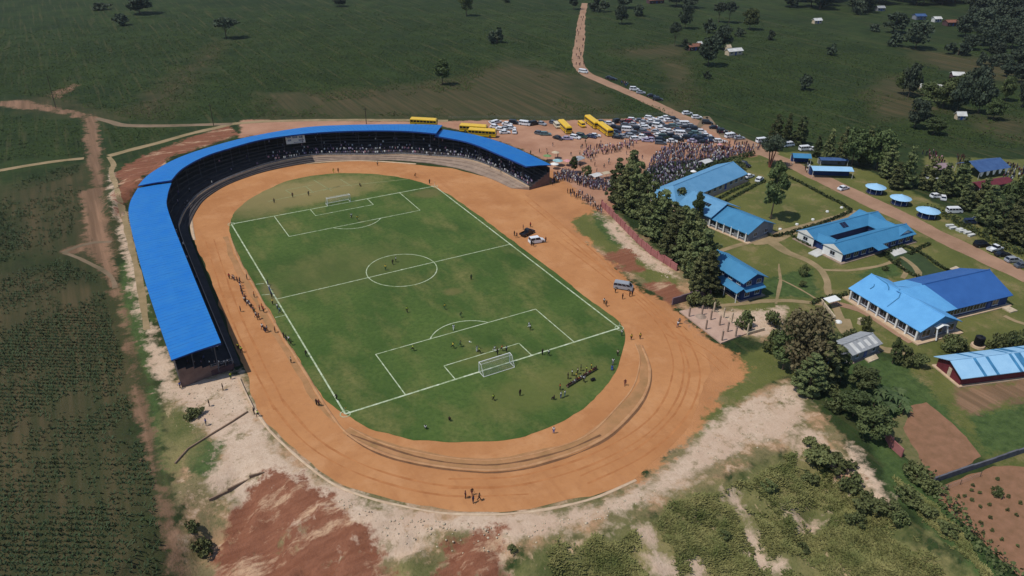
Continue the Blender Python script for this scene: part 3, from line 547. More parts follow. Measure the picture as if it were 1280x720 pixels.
for S, n, _ in SEC:
    I, O, Fr, A = (resample(S[k], n) for k in 'IOFA')
    # roof: folded sheet with ribs every 3 m and a fascia at both edges
    b = MB(); V = []; zi, zo = S['zi'], S['zo']
    mid = [(I[k]*.5+O[k]*.5) for k in range(n)]; zm = (zi+zo)/2+0.12
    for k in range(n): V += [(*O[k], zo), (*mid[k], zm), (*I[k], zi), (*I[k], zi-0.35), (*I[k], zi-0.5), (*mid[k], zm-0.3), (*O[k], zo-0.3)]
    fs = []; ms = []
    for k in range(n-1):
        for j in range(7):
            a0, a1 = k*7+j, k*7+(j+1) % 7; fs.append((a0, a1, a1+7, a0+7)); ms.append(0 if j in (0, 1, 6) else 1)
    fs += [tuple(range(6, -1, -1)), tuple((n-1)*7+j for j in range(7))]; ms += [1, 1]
    b.v, b.f, b.m = [tuple(map(float, v)) for v in V], fs, ms
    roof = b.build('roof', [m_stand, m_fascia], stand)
    rb = MB()
    for k in range(1, n-1, 1):
        p, q = O[k], I[k]; d = (I[k+1]-I[k-1]); d /= np.linalg.norm(d); d *= (0.05 if k % 4 else .09)
        rb.add([(*(p-d), zo+.004), (*(mid[k]-d), zm+.004), (*(q-d), zi+.004), (*(q+d), zi+.03), (*(mid[k]+d), zm+.03), (*(p+d), zo+.03)], [(0, 1, 4, 5), (1, 2, 3, 4)])
    rb.build('roof_seam', m_seam, roof)
    # terracing
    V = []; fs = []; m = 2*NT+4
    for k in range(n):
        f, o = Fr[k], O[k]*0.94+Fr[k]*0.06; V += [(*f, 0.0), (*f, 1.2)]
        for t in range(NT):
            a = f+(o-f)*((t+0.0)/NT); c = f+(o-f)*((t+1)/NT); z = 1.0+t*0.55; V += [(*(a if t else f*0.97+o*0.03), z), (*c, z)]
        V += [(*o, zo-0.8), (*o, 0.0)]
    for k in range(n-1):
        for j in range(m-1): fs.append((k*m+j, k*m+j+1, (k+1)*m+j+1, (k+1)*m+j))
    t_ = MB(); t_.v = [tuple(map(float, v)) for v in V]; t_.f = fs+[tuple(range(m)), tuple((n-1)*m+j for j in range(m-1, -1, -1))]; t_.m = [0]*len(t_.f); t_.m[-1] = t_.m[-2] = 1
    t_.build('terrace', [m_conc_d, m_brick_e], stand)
    for k in range(1, n-1):
        for t in range(NT): TIERPOS.append((*(Fr[k]+(O[k]-Fr[k])*((t+.5)/NT*0.94)), 1.0+t*0.55, S, t))
    # sloping concrete apron between front wall and track, in three broad steps
    V = []
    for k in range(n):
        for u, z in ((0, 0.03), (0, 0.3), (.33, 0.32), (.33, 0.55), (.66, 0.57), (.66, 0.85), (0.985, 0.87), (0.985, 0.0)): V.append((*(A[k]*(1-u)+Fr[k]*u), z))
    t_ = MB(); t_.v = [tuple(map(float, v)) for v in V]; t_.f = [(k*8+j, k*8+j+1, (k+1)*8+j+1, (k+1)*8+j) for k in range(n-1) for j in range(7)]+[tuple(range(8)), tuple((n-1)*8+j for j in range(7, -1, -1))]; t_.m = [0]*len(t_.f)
    t_.m = [1 if (S is S1 or (S is S2 and k < n*.56)) else 0 for k in range(n-1) for j in range(7)]+[1, 0]; t_.build('apron', [m_conc, m_conc_d], stand)  # left stretch takes the darker material: roof shade put into its colour
    # front parapet rail
    w = MB(); w.tube([(*p, 1.75) for p in Fr[::2]], 0.05, 5); w.tube([(*p, 1.45) for p in Fr[::2]], 0.035, 5)
    for p in Fr[::2]: w.tube([(*p, 1.15), (*p, 1.75)], 0.04, 4)
    w.build('railing', m_steel, stand)
    w = MB()
    for k in range(n-1):
        a, c = Fr[k], Fr[k+1]; u = (O[k]-Fr[k]); u = u/np.linalg.norm(u)*0.16
        w.add([(*a, 0.02), (*c, 0.02), (*c, 1.28), (*a, 1.28), (*(a-u), 0.02), (*(c-u), 0.02), (*(c-u), 1.28), (*(a-u), 1.28)], [(0, 1, 2, 3), (7, 6, 5, 4), (3, 2, 6, 7)])
    w.build('front_wall', m_tan_conc, stand)
    # posts carrying the roof
    for k in range(1, n, 5):
        p = I[k]*0.86+O[k]*0.14; c = MB(); c.tube([(*p, 0.9), (*p, zi-0.55)], 0.09, 6); c.build('column', m_post, stand)
        p = I[k]*0.4+O[k]*0.6; c = MB(); c.tube([(*p, 2.5), (*p, zm-0.3)], 0.08, 6); c.build('column', m_post, stand)
b = MB(); b.T = Matrix.Translation((0, 0, 0))
I0, O0 = np.array(S1['F'][0]), np.array(S1['O'][0])
b.prism([(-47.9, -24.56), (-57.5, -25.4), (-57.5, -25.9), (-47.9, -25.1)], 0, 1.3); b.build('end_wall', m_brick_w, stand)
b = MB()
for z in (2.2, 2.6): b.tube([(-48, -25, z), (-57.4, -25.7, z)], 0.04, 5)
for k in range(8): b.tube([(-48-9.4*k/7, -25-.7*k/7, 1.3), (-48-9.4*k/7, -25-.7*k/7, 2.6)], 0.04, 4)
b.build('end_railing', m_steel, stand)
# banner hung under the roof edge: white cloth with rows of dark print too small to read
bp0, bp1 = fpix(357, 172, 7.7), fpix(381, 169.5, 7.7)
bb = thing('banner', 'white printed banner hanging under the blue grandstand roof', 'banner', (*bp0[:2], 5.0))
dx, dy = bp1[0]-bp0[0], bp1[1]-bp0[1]; Lb = math.hypot(dx, dy); bb.rotation_euler = (R(-22), 0, math.atan2(dy, dx))
b = MB(); b.box(0, -0.03, 0.2, Lb, 0.03, 3.4); b.build('cloth', m_whitep, bb)
b = MB(); q = random.Random(3)
for (x0, x1, z0, z1) in ((.08, .3, 2.3, 2.9), (.1, .28, 1.2, 1.8), (.36, .62, 2.1, 3.0), (.66, .94, 1.0, 1.5), (.4, .9, .45, .65), (.7, .9, 2.0, 2.6)):
    n = 6; b = MB()
    b.add([(Lb*x0, -.034, z0), (Lb*x1, -.034, z0), (Lb*x1, -.034, z0+.12), (Lb*x0, -.034, z0+.12)], [(0, 1, 2, 3)])
    for k in range(n): b.box(Lb*(x0+(x1-x0)*k/n), -0.05, z0, Lb*(x0+(x1-x0)*(k+q.uniform(.4, .8))/n), -0.035, z1)
    b.build('print_block', m_dark_roof, bb)

for x in (.05, Lb-.05): b = MB(); b.tube([(x, 0, 3.4), (x, 0, 3.9)], .03, 4); b.build('rope', m_black, bb)

# ------------------------------------------------------------------ GOALS
def goal(y, s, label):
    g = thing('football_goal', label, 'goal', (0, y, 0.05))
    for x in (-3.66, 3.66): b = MB(); b.tube([(x, 0, 0), (x, 0, 2.44)], 0.085, 8); b.build('post', m_whitep, g)
    b = MB(); b.tube([(-3.74, 0, 2.44), (3.74, 0, 2.44)], 0.085, 8); b.build('crossbar', m_whitep, g)
    b = MB(); d = s*2.1; e = s*0.9
    for x in (-3.66, 3.66): b.tube([(x, 0.0, 2.44), (x, e, 2.4), (x, d, 0.04), (x, 0, 0.04)], 0.05, 6)
    b.tube([(-3.66, d, 0.04), (3.66, d, 0.04)], 0.05, 6); b.tube([(-3.66, e, 2.4), (3.66, e, 2.4)], 0.03, 6); b.build('net_frame', m_whitep, g)
    b = MB(); t = 0.006
    def cord(p, q): b.tube([p, q], t, 3, caps=False)
    for k in range(31):
        x = -3.66+7.32*k/30; cord((x, 0, 2.44), (x, e, 2.4)); cord((x, e, 2.4), (x, d, 0.04))
    for k in range(1, 12):
        u = k/12; cord((-3.66, e+(d-e)*u, 2.4-2.36*u), (3.66, e+(d-e)*u, 2.4-2.36*u))
        for x in (-3.66, 3.66): cord((x, 0, 2.44*u), (x, e+(d-e)*(1-u), 2.4*u))
    for k in range(1, 4): cord((-3.66, e*k/4, 2.43), (3.66, e*k/4, 2.43))
    b.build('net', m_net, g)
goal(-L2, -1, 'white goal with net at the near end of the pitch')
goal(L2, 1, 'white goal with net at the far end of the pitch below the grandstand')
for x, y, t in ((-W2, -L2, 'near left'), (W2, -L2, 'near right'), (-W2, L2, 'far left'), (W2, L2, 'far right')):
    f = thing('corner_flag', f'small corner flag on a thin pole at the {t} corner of the pitch', 'corner flag', (x, y, 0.05))
    b = MB(); b.tube([(0, 0, 0), (0, 0, 1.5)], 0.02, 5); b.build('pole', m_whitep, f); b = MB(); b.slab([(0, 0.0, 1.5), (0.42, .05, 1.34), (0, 0.0, 1.16)], 0.012); b.build('flag', mat('yellow_cloth', (215, 190, 60), .8), f)

# ------------------------------------------------------------------ BUILDINGS
def Tm(x, y, az, z=0): return Matrix.Translation((x, y, z)) @ Matrix.Rotation(az, 4, 'Z')
def gable_roof(b, L, W, e, rise, oh=0.5, hip0=False, hip1=False, t=0.14, mi=0, ohx=0.4):
    """local frame: x along the ridge 0..L, y 0..W"""
    x0, x1, y0, y1 = -ohx, L+ohx, -oh, W+oh; k = rise/(W/2); ze = e-oh*k; zr = e+rise; m = W/2
    r0 = x0+(m+oh if hip0 else 0); r1 = x1-(m+oh if hip1 else 0)
    b.slab([(x0, y0, ze), (x1, y0, ze), (r1, m, zr), (r0, m, zr)], t, mi); b.slab([(x1, y1, ze), (x0, y1, ze), (r0, m, zr), (r1, m, zr)], t, mi)
    if hip0: b.slab([(x0, y1, ze), (x0, y0, ze), (r0, m, zr)], t, mi)
    if hip1: b.slab([(x1, y0, ze), (x1, y1, ze), (r1, m, zr)], t, mi)
    b.tube([(r0, m, zr+.02), (r1, m, zr+.02)], 0.13, 6, mi)
def walls(b, L, W, e, rise, g0=True, g1=True, mi=0, gmi=None, base=0.0):
    gm = mi if gmi is None else gmi
    b.add([(0, 0, base), (L, 0, base), (L, W, base), (0, W, base), (0, 0, e-.1), (L, 0, e-.1), (L, W, e-.1), (0, W, e-.1)], [(0, 1, 5, 4), (1, 2, 6, 5), (2, 3, 7, 6), (3, 0, 4, 7)], mi)
    if g0: b.add([(0, 0, e-.1), (0, W, e-.1), (0, W/2, e+rise-.18)], [(0, 2, 1)], gm)
    if g1: b.add([(L, 0, e-.1), (L, W, e-.1), (L, W/2, e+rise-.18)], [(0, 1, 2)], gm)
def window(root, T, x, y, z, w, h, nrm, fm=None):
    """window in a wall: nrm is the outward direction in the wing's frame"""
    b = MB(); b.T = T; ux, uy = -nrm[1], nrm[0]; t = 0.06
    def bar(a0, a1, c0, c1, d0=0.003, d1=0.06):
        pts = []
        for (a, c, d) in ((a0, c0, d0), (a1, c0, d0), (a1, c1, d0), (a0, c1, d0), (a0, c0, d1), (a1, c0, d1), (a1, c1, d1), (a0, c1, d1)): pts.append((x+ux*a+nrm[0]*d, y+uy*a+nrm[1]*d, z+c))
        b.add(pts, [(0, 1, 2, 3), (4, 7, 6, 5), (0, 4, 5, 1), (1, 5, 6, 2), (2, 6, 7, 3), (3, 7, 4, 0)])
    bar(-w/2, w/2, 0, t); bar(-w/2, w/2, h-t, h); bar(-w/2, -w/2+t, t, h-t); bar(w/2-t, w/2, t, h-t)
    if w > 1: bar(-t/2, t/2, t, h-t)
    bar(-w/2-.1, w/2+.1, -.1, 0, 0.003, .14)
    f = b.build('window', fm or m_frame, root)
    b = MB(); b.T = T; bar(-w/2+t, w/2-t, t, h-t, 0.004, 0.03); b.build('pane', m_glass, f)
def door(root, T, x, y, w, h, nrm, m=None, z=0.05):
    b = MB(); b.T = T; ux, uy = -nrm[1], nrm[0]
    pts = [(x+ux*a+nrm[0]*d, y+uy*a+nrm[1]*d, z+c) for a, c, d in ((-w/2, 0, .003), (w/2, 0, .003), (w/2, h, .003), (-w/2, h, .003), (-w/2, 0, .07), (w/2, 0, .07), (w/2, h, .07), (-w/2, h, .07))]
    b.add(pts, [(0, 1, 2, 3), (4, 7, 6, 5), (0, 4, 5, 1), (1, 5, 6, 2), (2, 6, 7, 3), (3, 7, 4, 0)])
    b.build('door', m or m_door, root)
def row_of_windows(root, T, L, y, nrm, n, w, z, h, ends=0.8, doors=()):
    for k in range(n):
        x = ends+(L-2*ends)*(k+.5)/n
        if k in doors: door(root, T, x, y, 1.1, 2.1, nrm)
        else: window(root, T, x, y, z, w, h, nrm)
def plinth(root, T, L, W, m=None, ex=0.9, h=0.18):
    b = MB(); b.T = T; b.box(-ex, -ex, 0, L+ex, W+ex, h); b.build('plinth', m or m_tan_conc, root)

# A: two-winged classroom block beside the conifers
A = thing('school_block', 'two-winged blue roofed school block with raised porch roof behind the conifer row', 'school building', (0, 0, 0))
TA = Tm(89.1, -3.6, R(13.4)); TB = Tm(93.3, -30.0, R(97.6))   # long north wing; east wing runs from its south end
b = MB(); b.T = TA; walls(b, 39.7, 11.2, 3.0, 2.4, g0=False); b.T = Tm(0, 0, 0)
wallA = b.build('wall', [m_cream_w, m_grey_w], A)
b = MB(); b.T = TA; gable_roof(b, 39.7, 11.2, 3.0, 2.4, 0.6, hip0=True); b.build('roof', m_roofL, A)
plinth(A, TA, 39.7, 11.2)
row_of_windows(A, TA, 39.7, 0, (0, -1), 12, 1.5, 1.0, 1.3, doors=(3, 8)); 
for k in range(4): window(A, TA, 0, 1.8+2.5*k, 1.0, 1.4, 1.3, (-1, 0))
# east wing: local x runs north, y to the west
LB = 24.0; WB = 11.6; TB = Tm(104.0, -29.3, R(97.5))
b = MB(); b.T = TB; walls(b, LB, WB, 3.0, 2.3, g1=False, gmi=1); b.build('wall', [m_grey_w, m_grey_w], A)
b = MB(); b.T = TB; gable_roof(b, LB, WB, 3.0, 2.3, 0.6); b.build('roof', m_roofA, A)
plinth(A, TB, LB, WB)
row_of_windows(A, TB, 15, WB, (0, 1), 4, 2.2, 0.9, 1.5, doors=())
for k in range(6): c = MB(); c.T = TB; c.box(0.3+2.6*k, WB+.25, .1, .65+2.6*k, WB+.55, 2.85); c.build('pillar', m_whitep, A)
window(A, TB, 0, WB/2-2.5, 1.0, 1.5, 1.2, (-1, 0)); window(A, TB, 0, WB/2+2.5, 1.0, 1.5, 1.2, (-1, 0))
# raised porch roof over the junction with the dark ventilation louvres
b = MB(); b.T = TB; TP = Tm(102.4, -16.3, R(97.5)); b.T = TP; gable_roof(b, 12.4, 11.9, 3.75, 2.45, 0.8, t=.2); porch = b.build('porch_roof', m_roofL, A)
b = MB(); b.T = TP
for k in range(6): b.slab([(3.4+.85*k, 8.35, 5.32), (4.1+.85*k, 8.35, 5.32), (4.1+.85*k, 9.5, 4.85), (3.4+.85*k, 9.5, 4.85)], .1)
b.build('roof_louvre', m_black, porch)
b = MB(); b.T = TP
b.slab([(5.2, 9.4, 4.92), (6.9, 9.4, 4.92), (6.9, 13.6, 3.2), (5.2, 13.6, 3.2)], .12); b.build('entrance_canopy', m_dark_roof, A)
for x in (5.35, 6.75): c = MB(); c.T = TP; c.tube([(x, 13.4, 0), (x, 13.4, 3.1)], .1, 6); c.build('canopy_post', m_whitep, A)

# U: courtyard block
U = thing('school_block', 'square blue roofed school block with open courtyard and white gable ends', 'school building', (0, 0, 0))
TS = Tm(105.6, -52.4, R(-1.5)); TN = Tm(106.4, -42.0, R(-1.5)); TE = Tm(135.0, -52.6, R(88.5)); TW = Tm(111.5, -46.2, R(88.5))
for T, L, W, e, ri, g in ((TS, 29.0, 6.6, 2.9, 1.5, (1, 1)), (TN, 29.0, 5.8, 2.9, 1.4, (1, 1)), (TE, 16.0, 7.0, 2.88, 1.45, (1, 1)), (TW, 4.6, 4.5, 2.7, 0.9, (0, 0))):
    b = MB(); b.T = T; walls(b, L, W, e, ri, g[0], g[1], 0, 1); b.build('wall', [m_blue_w, m_whitep], U)
    b = MB(); b.T = T; gable_roof(b, L, W, e, ri, 0.5, ohx=0.35 if T is not TW else 0.8); b.build('roof', m_roofA, U)
for T, W in ((TS, 6.6), (TN, 5.8)):
    b = MB(); b.T = T; b.add([(-.02, 0, .05), (-.02, W, .05), (-.02, W, 2.8), (-.02, 0, 2.8)], [(0, 3, 2, 1)]); b.add([(-.36, -.1, 2.86), (-.36, W+.1, 2.86), (-.36, W/2, 4.3)], [(0, 2, 1)]); b.build('gable_panel', m_whitep, U); window(U, T, -.03, W/2, 1.0, 1.6, 1.2, (-1, 0))
    plinth(U, T, 29.0, W, m_conc)
row_of_windows(U, TS, 29.0, 0, (0, -1), 9, 1.7, .9, 1.4, doors=(4,))
b = MB(); b.T = TS; b.slab([(11, -.4, 2.75), (15, -.4, 2.75), (15, -2.6, 2.4), (11, -2.6, 2.4)], .1); b.build('entrance_canopy', m_roofA, U)
b = MB(); b.T = TS; b.box(6.8, 7.2, .19, 21.5, 10.2, .23); b.build('courtyard_floor', m_tan_conc, U)
b = MB(); b.T = TN
for k in range(2): b.slab([(12.2+1.2*k, 2.3, 4.17), (13.2+1.2*k, 2.3, 4.17), (13.2+1.2*k, .6, 3.35), (12.2+1.2*k, .6, 3.35)], .08)
b.build('solar_panel', mat('solar_panel_glass', (34, 40, 66), .2, .1), U)
def flat_thing(name, label, cat, pxs, h, m):
    P = [G(*q) for q in pxs]; cx = sum(p[0] for p in P)/len(P); cy = sum(p[1] for p in P)/len(P)
    b = MB(); b.prism([(x-cx, y-cy) for x, y in P], 0, h); o = b.build(name, m); o.location = (cx, cy, 0.0); return tag(o, label, cat)
flat_thing('concrete_slab', 'white concrete slab in front of the near gable of the courtyard school block', 'slab', [(1010, 317), (1022, 311), (1034, 316), (1021, 322)], .25, m_white_w)
flat_thing('concrete_slab', 'pale concrete landing slab on the lawn by the long wall of the courtyard block', 'slab', [(1110, 314), (1124, 308), (1134, 316), (1118, 321)], .22, m_white_w)
flat_thing('concrete_slab', 'small pale slab on the clipped lawn beside the school road', 'slab', [(1187, 336), (1195, 333), (1204, 338), (1196, 342)], .15, m_stone)

# T: assembly hall
Th = thing('assembly_hall', 'big T-shaped school hall with light blue front roof and deep blue rear roof', 'school building', (0, 0, 0))
TF = Tm(99.5, -89.0, R(82.5)); LF, WF = 20.6, 11.4         # front wing: local x north, y west
b = MB(); b.T = TF; walls(b, LF, WF, 3.3, 2.5, gmi=1); b.build('wall', [m_grey_w, m_roofA], Th)
b = MB(); b.T = TF; gable_roof(b, LF, WF, 3.3, 2.5, 0.7, ohx=.6); b.build('roof', m_roofT, Th)
TH = Tm(97.6, -83.9, R(-8)); LH, WH = 25.0, 14.0
b = MB(); b.T = TH; walls(b, LH, WH, 3.3, 3.0); b.build('wall', m_blue_w, Th)
b = MB(); b.T = TH; k = 3.0/7; x0 = 7.2
for y0, y1, s in ((-.7, 7, 1), (14.7, 7, -1)):
    q = [(x0, y0, 3.3-.7*k), (LH+.6, y0, 3.3-.7*k), (LH+.6, y1, 6.3), (x0-3.5, y1, 6.3)]; b.slab(q if s > 0 else q[::-1], .14)
b.tube([(3.2, 7, 6.33), (LH+.6, 7, 6.33)], .16, 6); b.build('roof', m_roofH, Th)
b = MB(); b.T = TH
q = [(.6, -.7, 3.3-.7*k), (x0, -.7, 3.3-.7*k), (x0-3.5, 7, 6.3), (-4.2, 7, 5.9)]; b.slab(q, .14); b.slab([(x0, 14.7, 3.3-.7*k), (-1.6, 14.7, 3.3-.7*k), (-4.2, 7, 5.9), (x0-3.5, 7, 6.3)], .14)
b.build('roof', m_roofT, Th)
b = MB(); b.T = TF   # valley flashings and ridge ribs seen on the front wing
zf = lambda y: 3.3+2.5*(1-abs(y-WF/2)/(WF/2))
for pts in ([(12.5, 5.7), (11.4, 6.3), (10.5, 7.6), (10.2, 11)], [(19.5, 5.7), (15.8, 6.0), (14.6, 6.6), (14.0, 7.2)], [(17.3, 9.4), (17.3, 8.4), (17.8, 7.8)], [(12.6, 5.7), (12.6, 3.2), (11.2, 3.0)]):
    b.tube([(x, y, zf(y)+.07) for x, y in pts], .12, 5)
b.build('roof_flashing', m_roofRd, Th)
plinth(Th, TF, LF, WF, m_tan_conc, 1.3, .3); plinth(Th, TH, LH, WH, m_tan_conc, 1.0, .26)
for k in range(8):
    c = MB(); c.T = TF; x = 0.35+k*(LF-.7)/7; c.box(x-.2, WF+.25, .3, x+.2, WF+.6, 3.0); c.build('pillar', m_whitep, Th)
for k in range(7): window(Th, TF, 0.35+(k+.5)*(LF-.7)/7, WF, .8, 2.2, 1.9, (0, 1))
for k in (0, 1):
    c = MB(); c.T = TF; c.tube([(-1.5, 3.9+3.6*k, .3), (-.75, 4.2+3.0*k, 3.1)], .17, 6); c.build('pillar', m_whitep, Th)
c = MB(); c.T = TF; c.slab([(-1.1, 3.9, 3.1), (-.05, 3.9, 3.2), (-.05, 5.7, 3.75), (-1.1, 5.7, 3.65)], .12); c.slab([(-1.1, 5.7, 3.65), (-.05, 5.7, 3.75), (-.05, 7.5, 3.2), (-1.1, 7.5, 3.1)], .12); c.build('entrance_canopy', m_whitep, Th)
for y in (2, 5.7, 9.4): window(Th, TF, 0, y, .9, 2.4, 1.8, (-1, 0))
row_of_windows(Th, TH, LH, 0, (0, -1), 9, 2.0, .9, 1.7, ends=3.0, doors=(7,))
b = MB(); b.T = TH; b.box(22.6, -3.3, 0, 25.0, -1.05, .3); b.build('step', m_stone, Th)

# maroon building with striped pale blue roof
Rd = thing('storehouse', 'low maroon walled building with pale blue roof striped darker blue', 'building', (0, 0, 0))
TR_ = Tm(80.6, -102.4, R(-18)); LR, WR = 27.0, 7.0
b = MB(); b.T = TR_; walls(b, LR, WR, 2.6, 1.5); b.build('wall', m_maroon, Rd)
b = MB(); b.T = TR_; gable_roof(b, LR, WR, 2.6, 1.5, 0.7, ohx=.7); b.build('roof', m_roofR, Rd)
b = MB(); b.T = TR_; k = 1.5/3.5
for x, w in ((4.6, .7), (7.6, .7), (13.2, .7), (14.6, 1.5), (19, .8), (23, .8)):
    b.slab([(x, -.72, 2.6-.72*k+.03), (x+w, -.72, 2.6-.72*k+.03), (x+w, 3.3, 4.02+.03), (x, 3.3, 4.02+.03)], .025); b.slab([(x+w, 7.72, 2.6-.72*k+.03), (x, 7.72, 2.6-.72*k+.03), (x, 3.7, 4.02+.03), (x+w, 3.7, 4.02+.03)], .025)
b.build('roof_stripe', m_roofRd, Rd)
plinth(Rd, TR_, LR, WR, m_tan_conc, .6, .22); door(Rd, TR_, 0, 3.3, .9, 2.0, (-1, 0), m_stone, .22)

# two storey house with skirt roofs
Hs = thing('two_storey_house', 'two storey navy house with blue upper roof and blue skirt roofs', 'house', (0, 0, 0))
TH2 = Tm(73.0, -55.0, R(87)); L_, W_ = 13.2, 6.6
b = MB(); b.T = TH2; walls(b, L_, W_, 5.6, 1.5); b.build('wall', m_blue_w, Hs)
b = MB(); b.T = TH2; gable_roof(b, L_, W_, 5.6, 1.5, 0.7, ohx=.8); b.build('roof', m_roofA, Hs)
b = MB(); b.T = TH2; b.slab([(-.6, W_+.02, 3.7), (L_-1, W_+.02, 3.7), (L_-1, W_+2.2, 2.9), (-.6, W_+2.2, 2.9)], .12); b.build('skirt_roof', m_roofA, Hs)
b = MB(); b.T = TH2; b.slab([(-.02, 0.3, 3.7), (-.02, W_, 3.7), (-1.5, W_, 3.1), (-1.5, 0.3, 3.1)], .12); b.build('skirt_roof', m_roofA, Hs)
for z in (.9, 4.0):
    for y in (1.6, 4.8): window(Hs, TH2, 0, y, z, 1.5, 1.1, (-1, 0))
    for x in (1.5, 4.5, 7.5, 10.5): window(Hs, TH2, x, W_, z, 1.4, 1.1, (0, 1))
for x in (-.3, 4, 8): c = MB(); c.T = TH2; c.tube([(x, W_+1.9, 0), (x, W_+1.9, 2.85)], .12, 6); c.build('post', m_whitep, Hs)
plinth(Hs, TH2, L_, W_, m_conc, .8, .15)

# grey shed and the kiosk by the garden
def small_house(name, label, cat, corner, az, L, W, e, ri, wm, rm, oh=.4, doors=True, plin=True, win=2, rscale=None):
    h = thing(name, label, cat, (0, 0, 0)); T = Tm(*corner, az)
    b = MB(); b.T = T; walls(b, L, W, e, ri); b.build('wall', wm, h); b = MB(); b.T = T; gable_roof(b, L, W, e, ri, oh, ohx=oh); b.build('roof', rm, h)
    if doors: door(h, T, L*.5, 0, 1.0, min(2.0, e-.3), (0, -1))
    for k in range(win):
        x = L*(.2+.6*k/max(1, win-1))
        if abs(x-L*.5) > 1: window(h, T, x, 0, .9, 1.0, min(1.1, e-1.4), (0, -1))
    if plin: plinth(h, T, L, W, m_conc, .5, .12)
    return h, T
sh, T = small_house('shed', 'grey corrugated shed with pale patched roof below the hall', 'shed', (67.6, -86.0), R(0), 9.0, 5.0, 2.5, 1.0, m_grey_w, m_grey_roof)
b = MB(); b.T = T
for x, y0, y1 in ((1.2, -.3, 2.2), (3.3, .2, 1.7), (5.4, .2, 1.8), (7.4, .1, 2.2)):
    z = lambda y: 2.5+1.0*y/2.5+.03
    b.slab([(x, y0, z(y0)), (x+1.0, y0, z(y0)), (x+1.0, y1, z(y1)), (x, y1, z(y1))], .03)
b.build('roof_patch', m_white_roof, sh)
small_house('kiosk', 'tiny navy kiosk with teal roof under the big trees by the garden', 'kiosk', (60.2, -86.8), R(-10), 3.0, 2.4, 2.2, .6, m_blue_w, m_roofA, .4)
flat_thing('concrete_slab', 'rough pale slab beside the tiny teal roofed kiosk', 'slab', [(1052, 449), (1062, 447), (1066, 452), (1056, 456)], .3, m_white_w)
flat_thing('concrete_slab', 'pale washing slab below the grey corrugated shed', 'slab', [(1078, 447), (1094, 443), (1098, 449), (1086, 454)], .25, m_stone)
# black water tank on a ring plinth
x, y = G(1222, 433); wt = thing('water_tank', 'black plastic water tank on a round plinth at the hall corner', 'water tank', (x, y, 0))
b = MB(); b.cone(0, 0, .5, 2.5, 1.0, 1.0, 20); b.cone(0, 0, 2.5, 2.75, 1.0, .5, 20); b.cone(0, 0, 2.75, 2.9, .3, .3, 12)
for z in (.9, 1.3, 1.7, 2.1): b.cone(0, 0, z, z+.1, 1.04, 1.04, 20)
b.build('tank', m_black, wt); b = MB(); b.cone(0, 0, 0, .5, 1.5, 1.4, 20); b.build('plinth', m_tan_conc, wt)
# white garden wall, blocks and a bench by the footpath
P0, P1 = G(1026, 378), G(1043, 400)
b = MB(); d = (P1[0]-P0[0], P1[1]-P0[1]); L_ = math.hypot(*d); b.box(0, -.15, 0, L_, .15, 1.0); o = b.build('low_wall', m_stone); o.location = (*P0, 0); o.rotation_euler = (0, 0, math.atan2(d[1], d[0])); tag(o, 'low whitewashed wall at the bend of the footpath beside the hall', 'wall')
x, y = G(1038, 383); o = thing('market_stall', 'white topped open stall beside the low whitewashed wall', 'stall', (x, y, 0), R(-5))
b = MB(); b.slab([(-1.9, -1, 2.0), (1.9, -1, 2.0), (1.9, 1, 2.2), (-1.9, 1, 2.2)], .1); b.build('canopy', m_whitep, o)
for a in (-1.7, 1.7):
    for c in (-.8, .8): b = MB(); b.tube([(a, c, 0), (a, c, 1.95)], .05, 5); b.build('post', m_wood, o)
x, y = G(1048, 403); o = thing('boulder', 'white rounded boulder at the end of the low whitewashed wall', 'boulder', (x, y, 0))
bm = bmesh.new(); bmesh.ops.create_icosphere(bm, subdivisions=3, radius=.8)
for v in bm.verts: v.co *= 1+.25*(rnd.random()-.5)*.6; v.co.z = max(-.2, v.co.z*.7)
me = bpy.data.meshes.new('boulder'); bm.to_mesh(me); bm.free(); me.materials.append(m_whitep); link('stone', me, o)
x, y = G(1075, 405); o = thing('gate_pillar', 'squat cream gate pillar beside the drive in front of the hall', 'pillar', (x, y, 0)); b = MB(); b.box(-.5, -.5, 0, .5, .5, 1.2); b.build('shaft', m_cream_w, o); b = MB(); b.box(-.6, -.6, 1.2, .6, .6, 1.35); b.build('cap', m_stone, o)

# round huts, kiosks along the school road
def hut(px_, py_, r, label):
    x, y = G(px_, py_); h = thing('round_hut', label, 'hut', (x, y, 0))
    b = MB(); b.cone(0, 0, 0, .2, r*.9, r*.9, 20); b.build('base', m_conc_d, h)
    b = MB(); b.cone(0, 0, .25, 1.0, r*.8, r*.8, 20); b.build('wall', m_blue_w, h)
    for k in range(8): a = k*math.pi/4; c = MB(); c.tube([(r*.8*math.cos(a), r*.8*math.sin(a), .25), (r*.8*math.cos(a), r*.8*math.sin(a), 2.3)], .07, 5); c.build('post', m_whitep, h)
    b = MB(); b.cone(0, 0, 2.1, 3.3, r*1.1, .06, 12); b.cone(0, 0, 3.28, 3.5, .12, .02, 8); b.build('roof', m_roofR, h)
hut(1093, 241, 3.0, 'round hut with pale blue cone roof, farthest of three by the school road')
hut(1124, 255, 3.0, 'round hut with pale blue cone roof, middle of three by the school road')
hut(1158, 271, 3.2, 'round hut with pale blue cone roof, nearest of three by the school road')
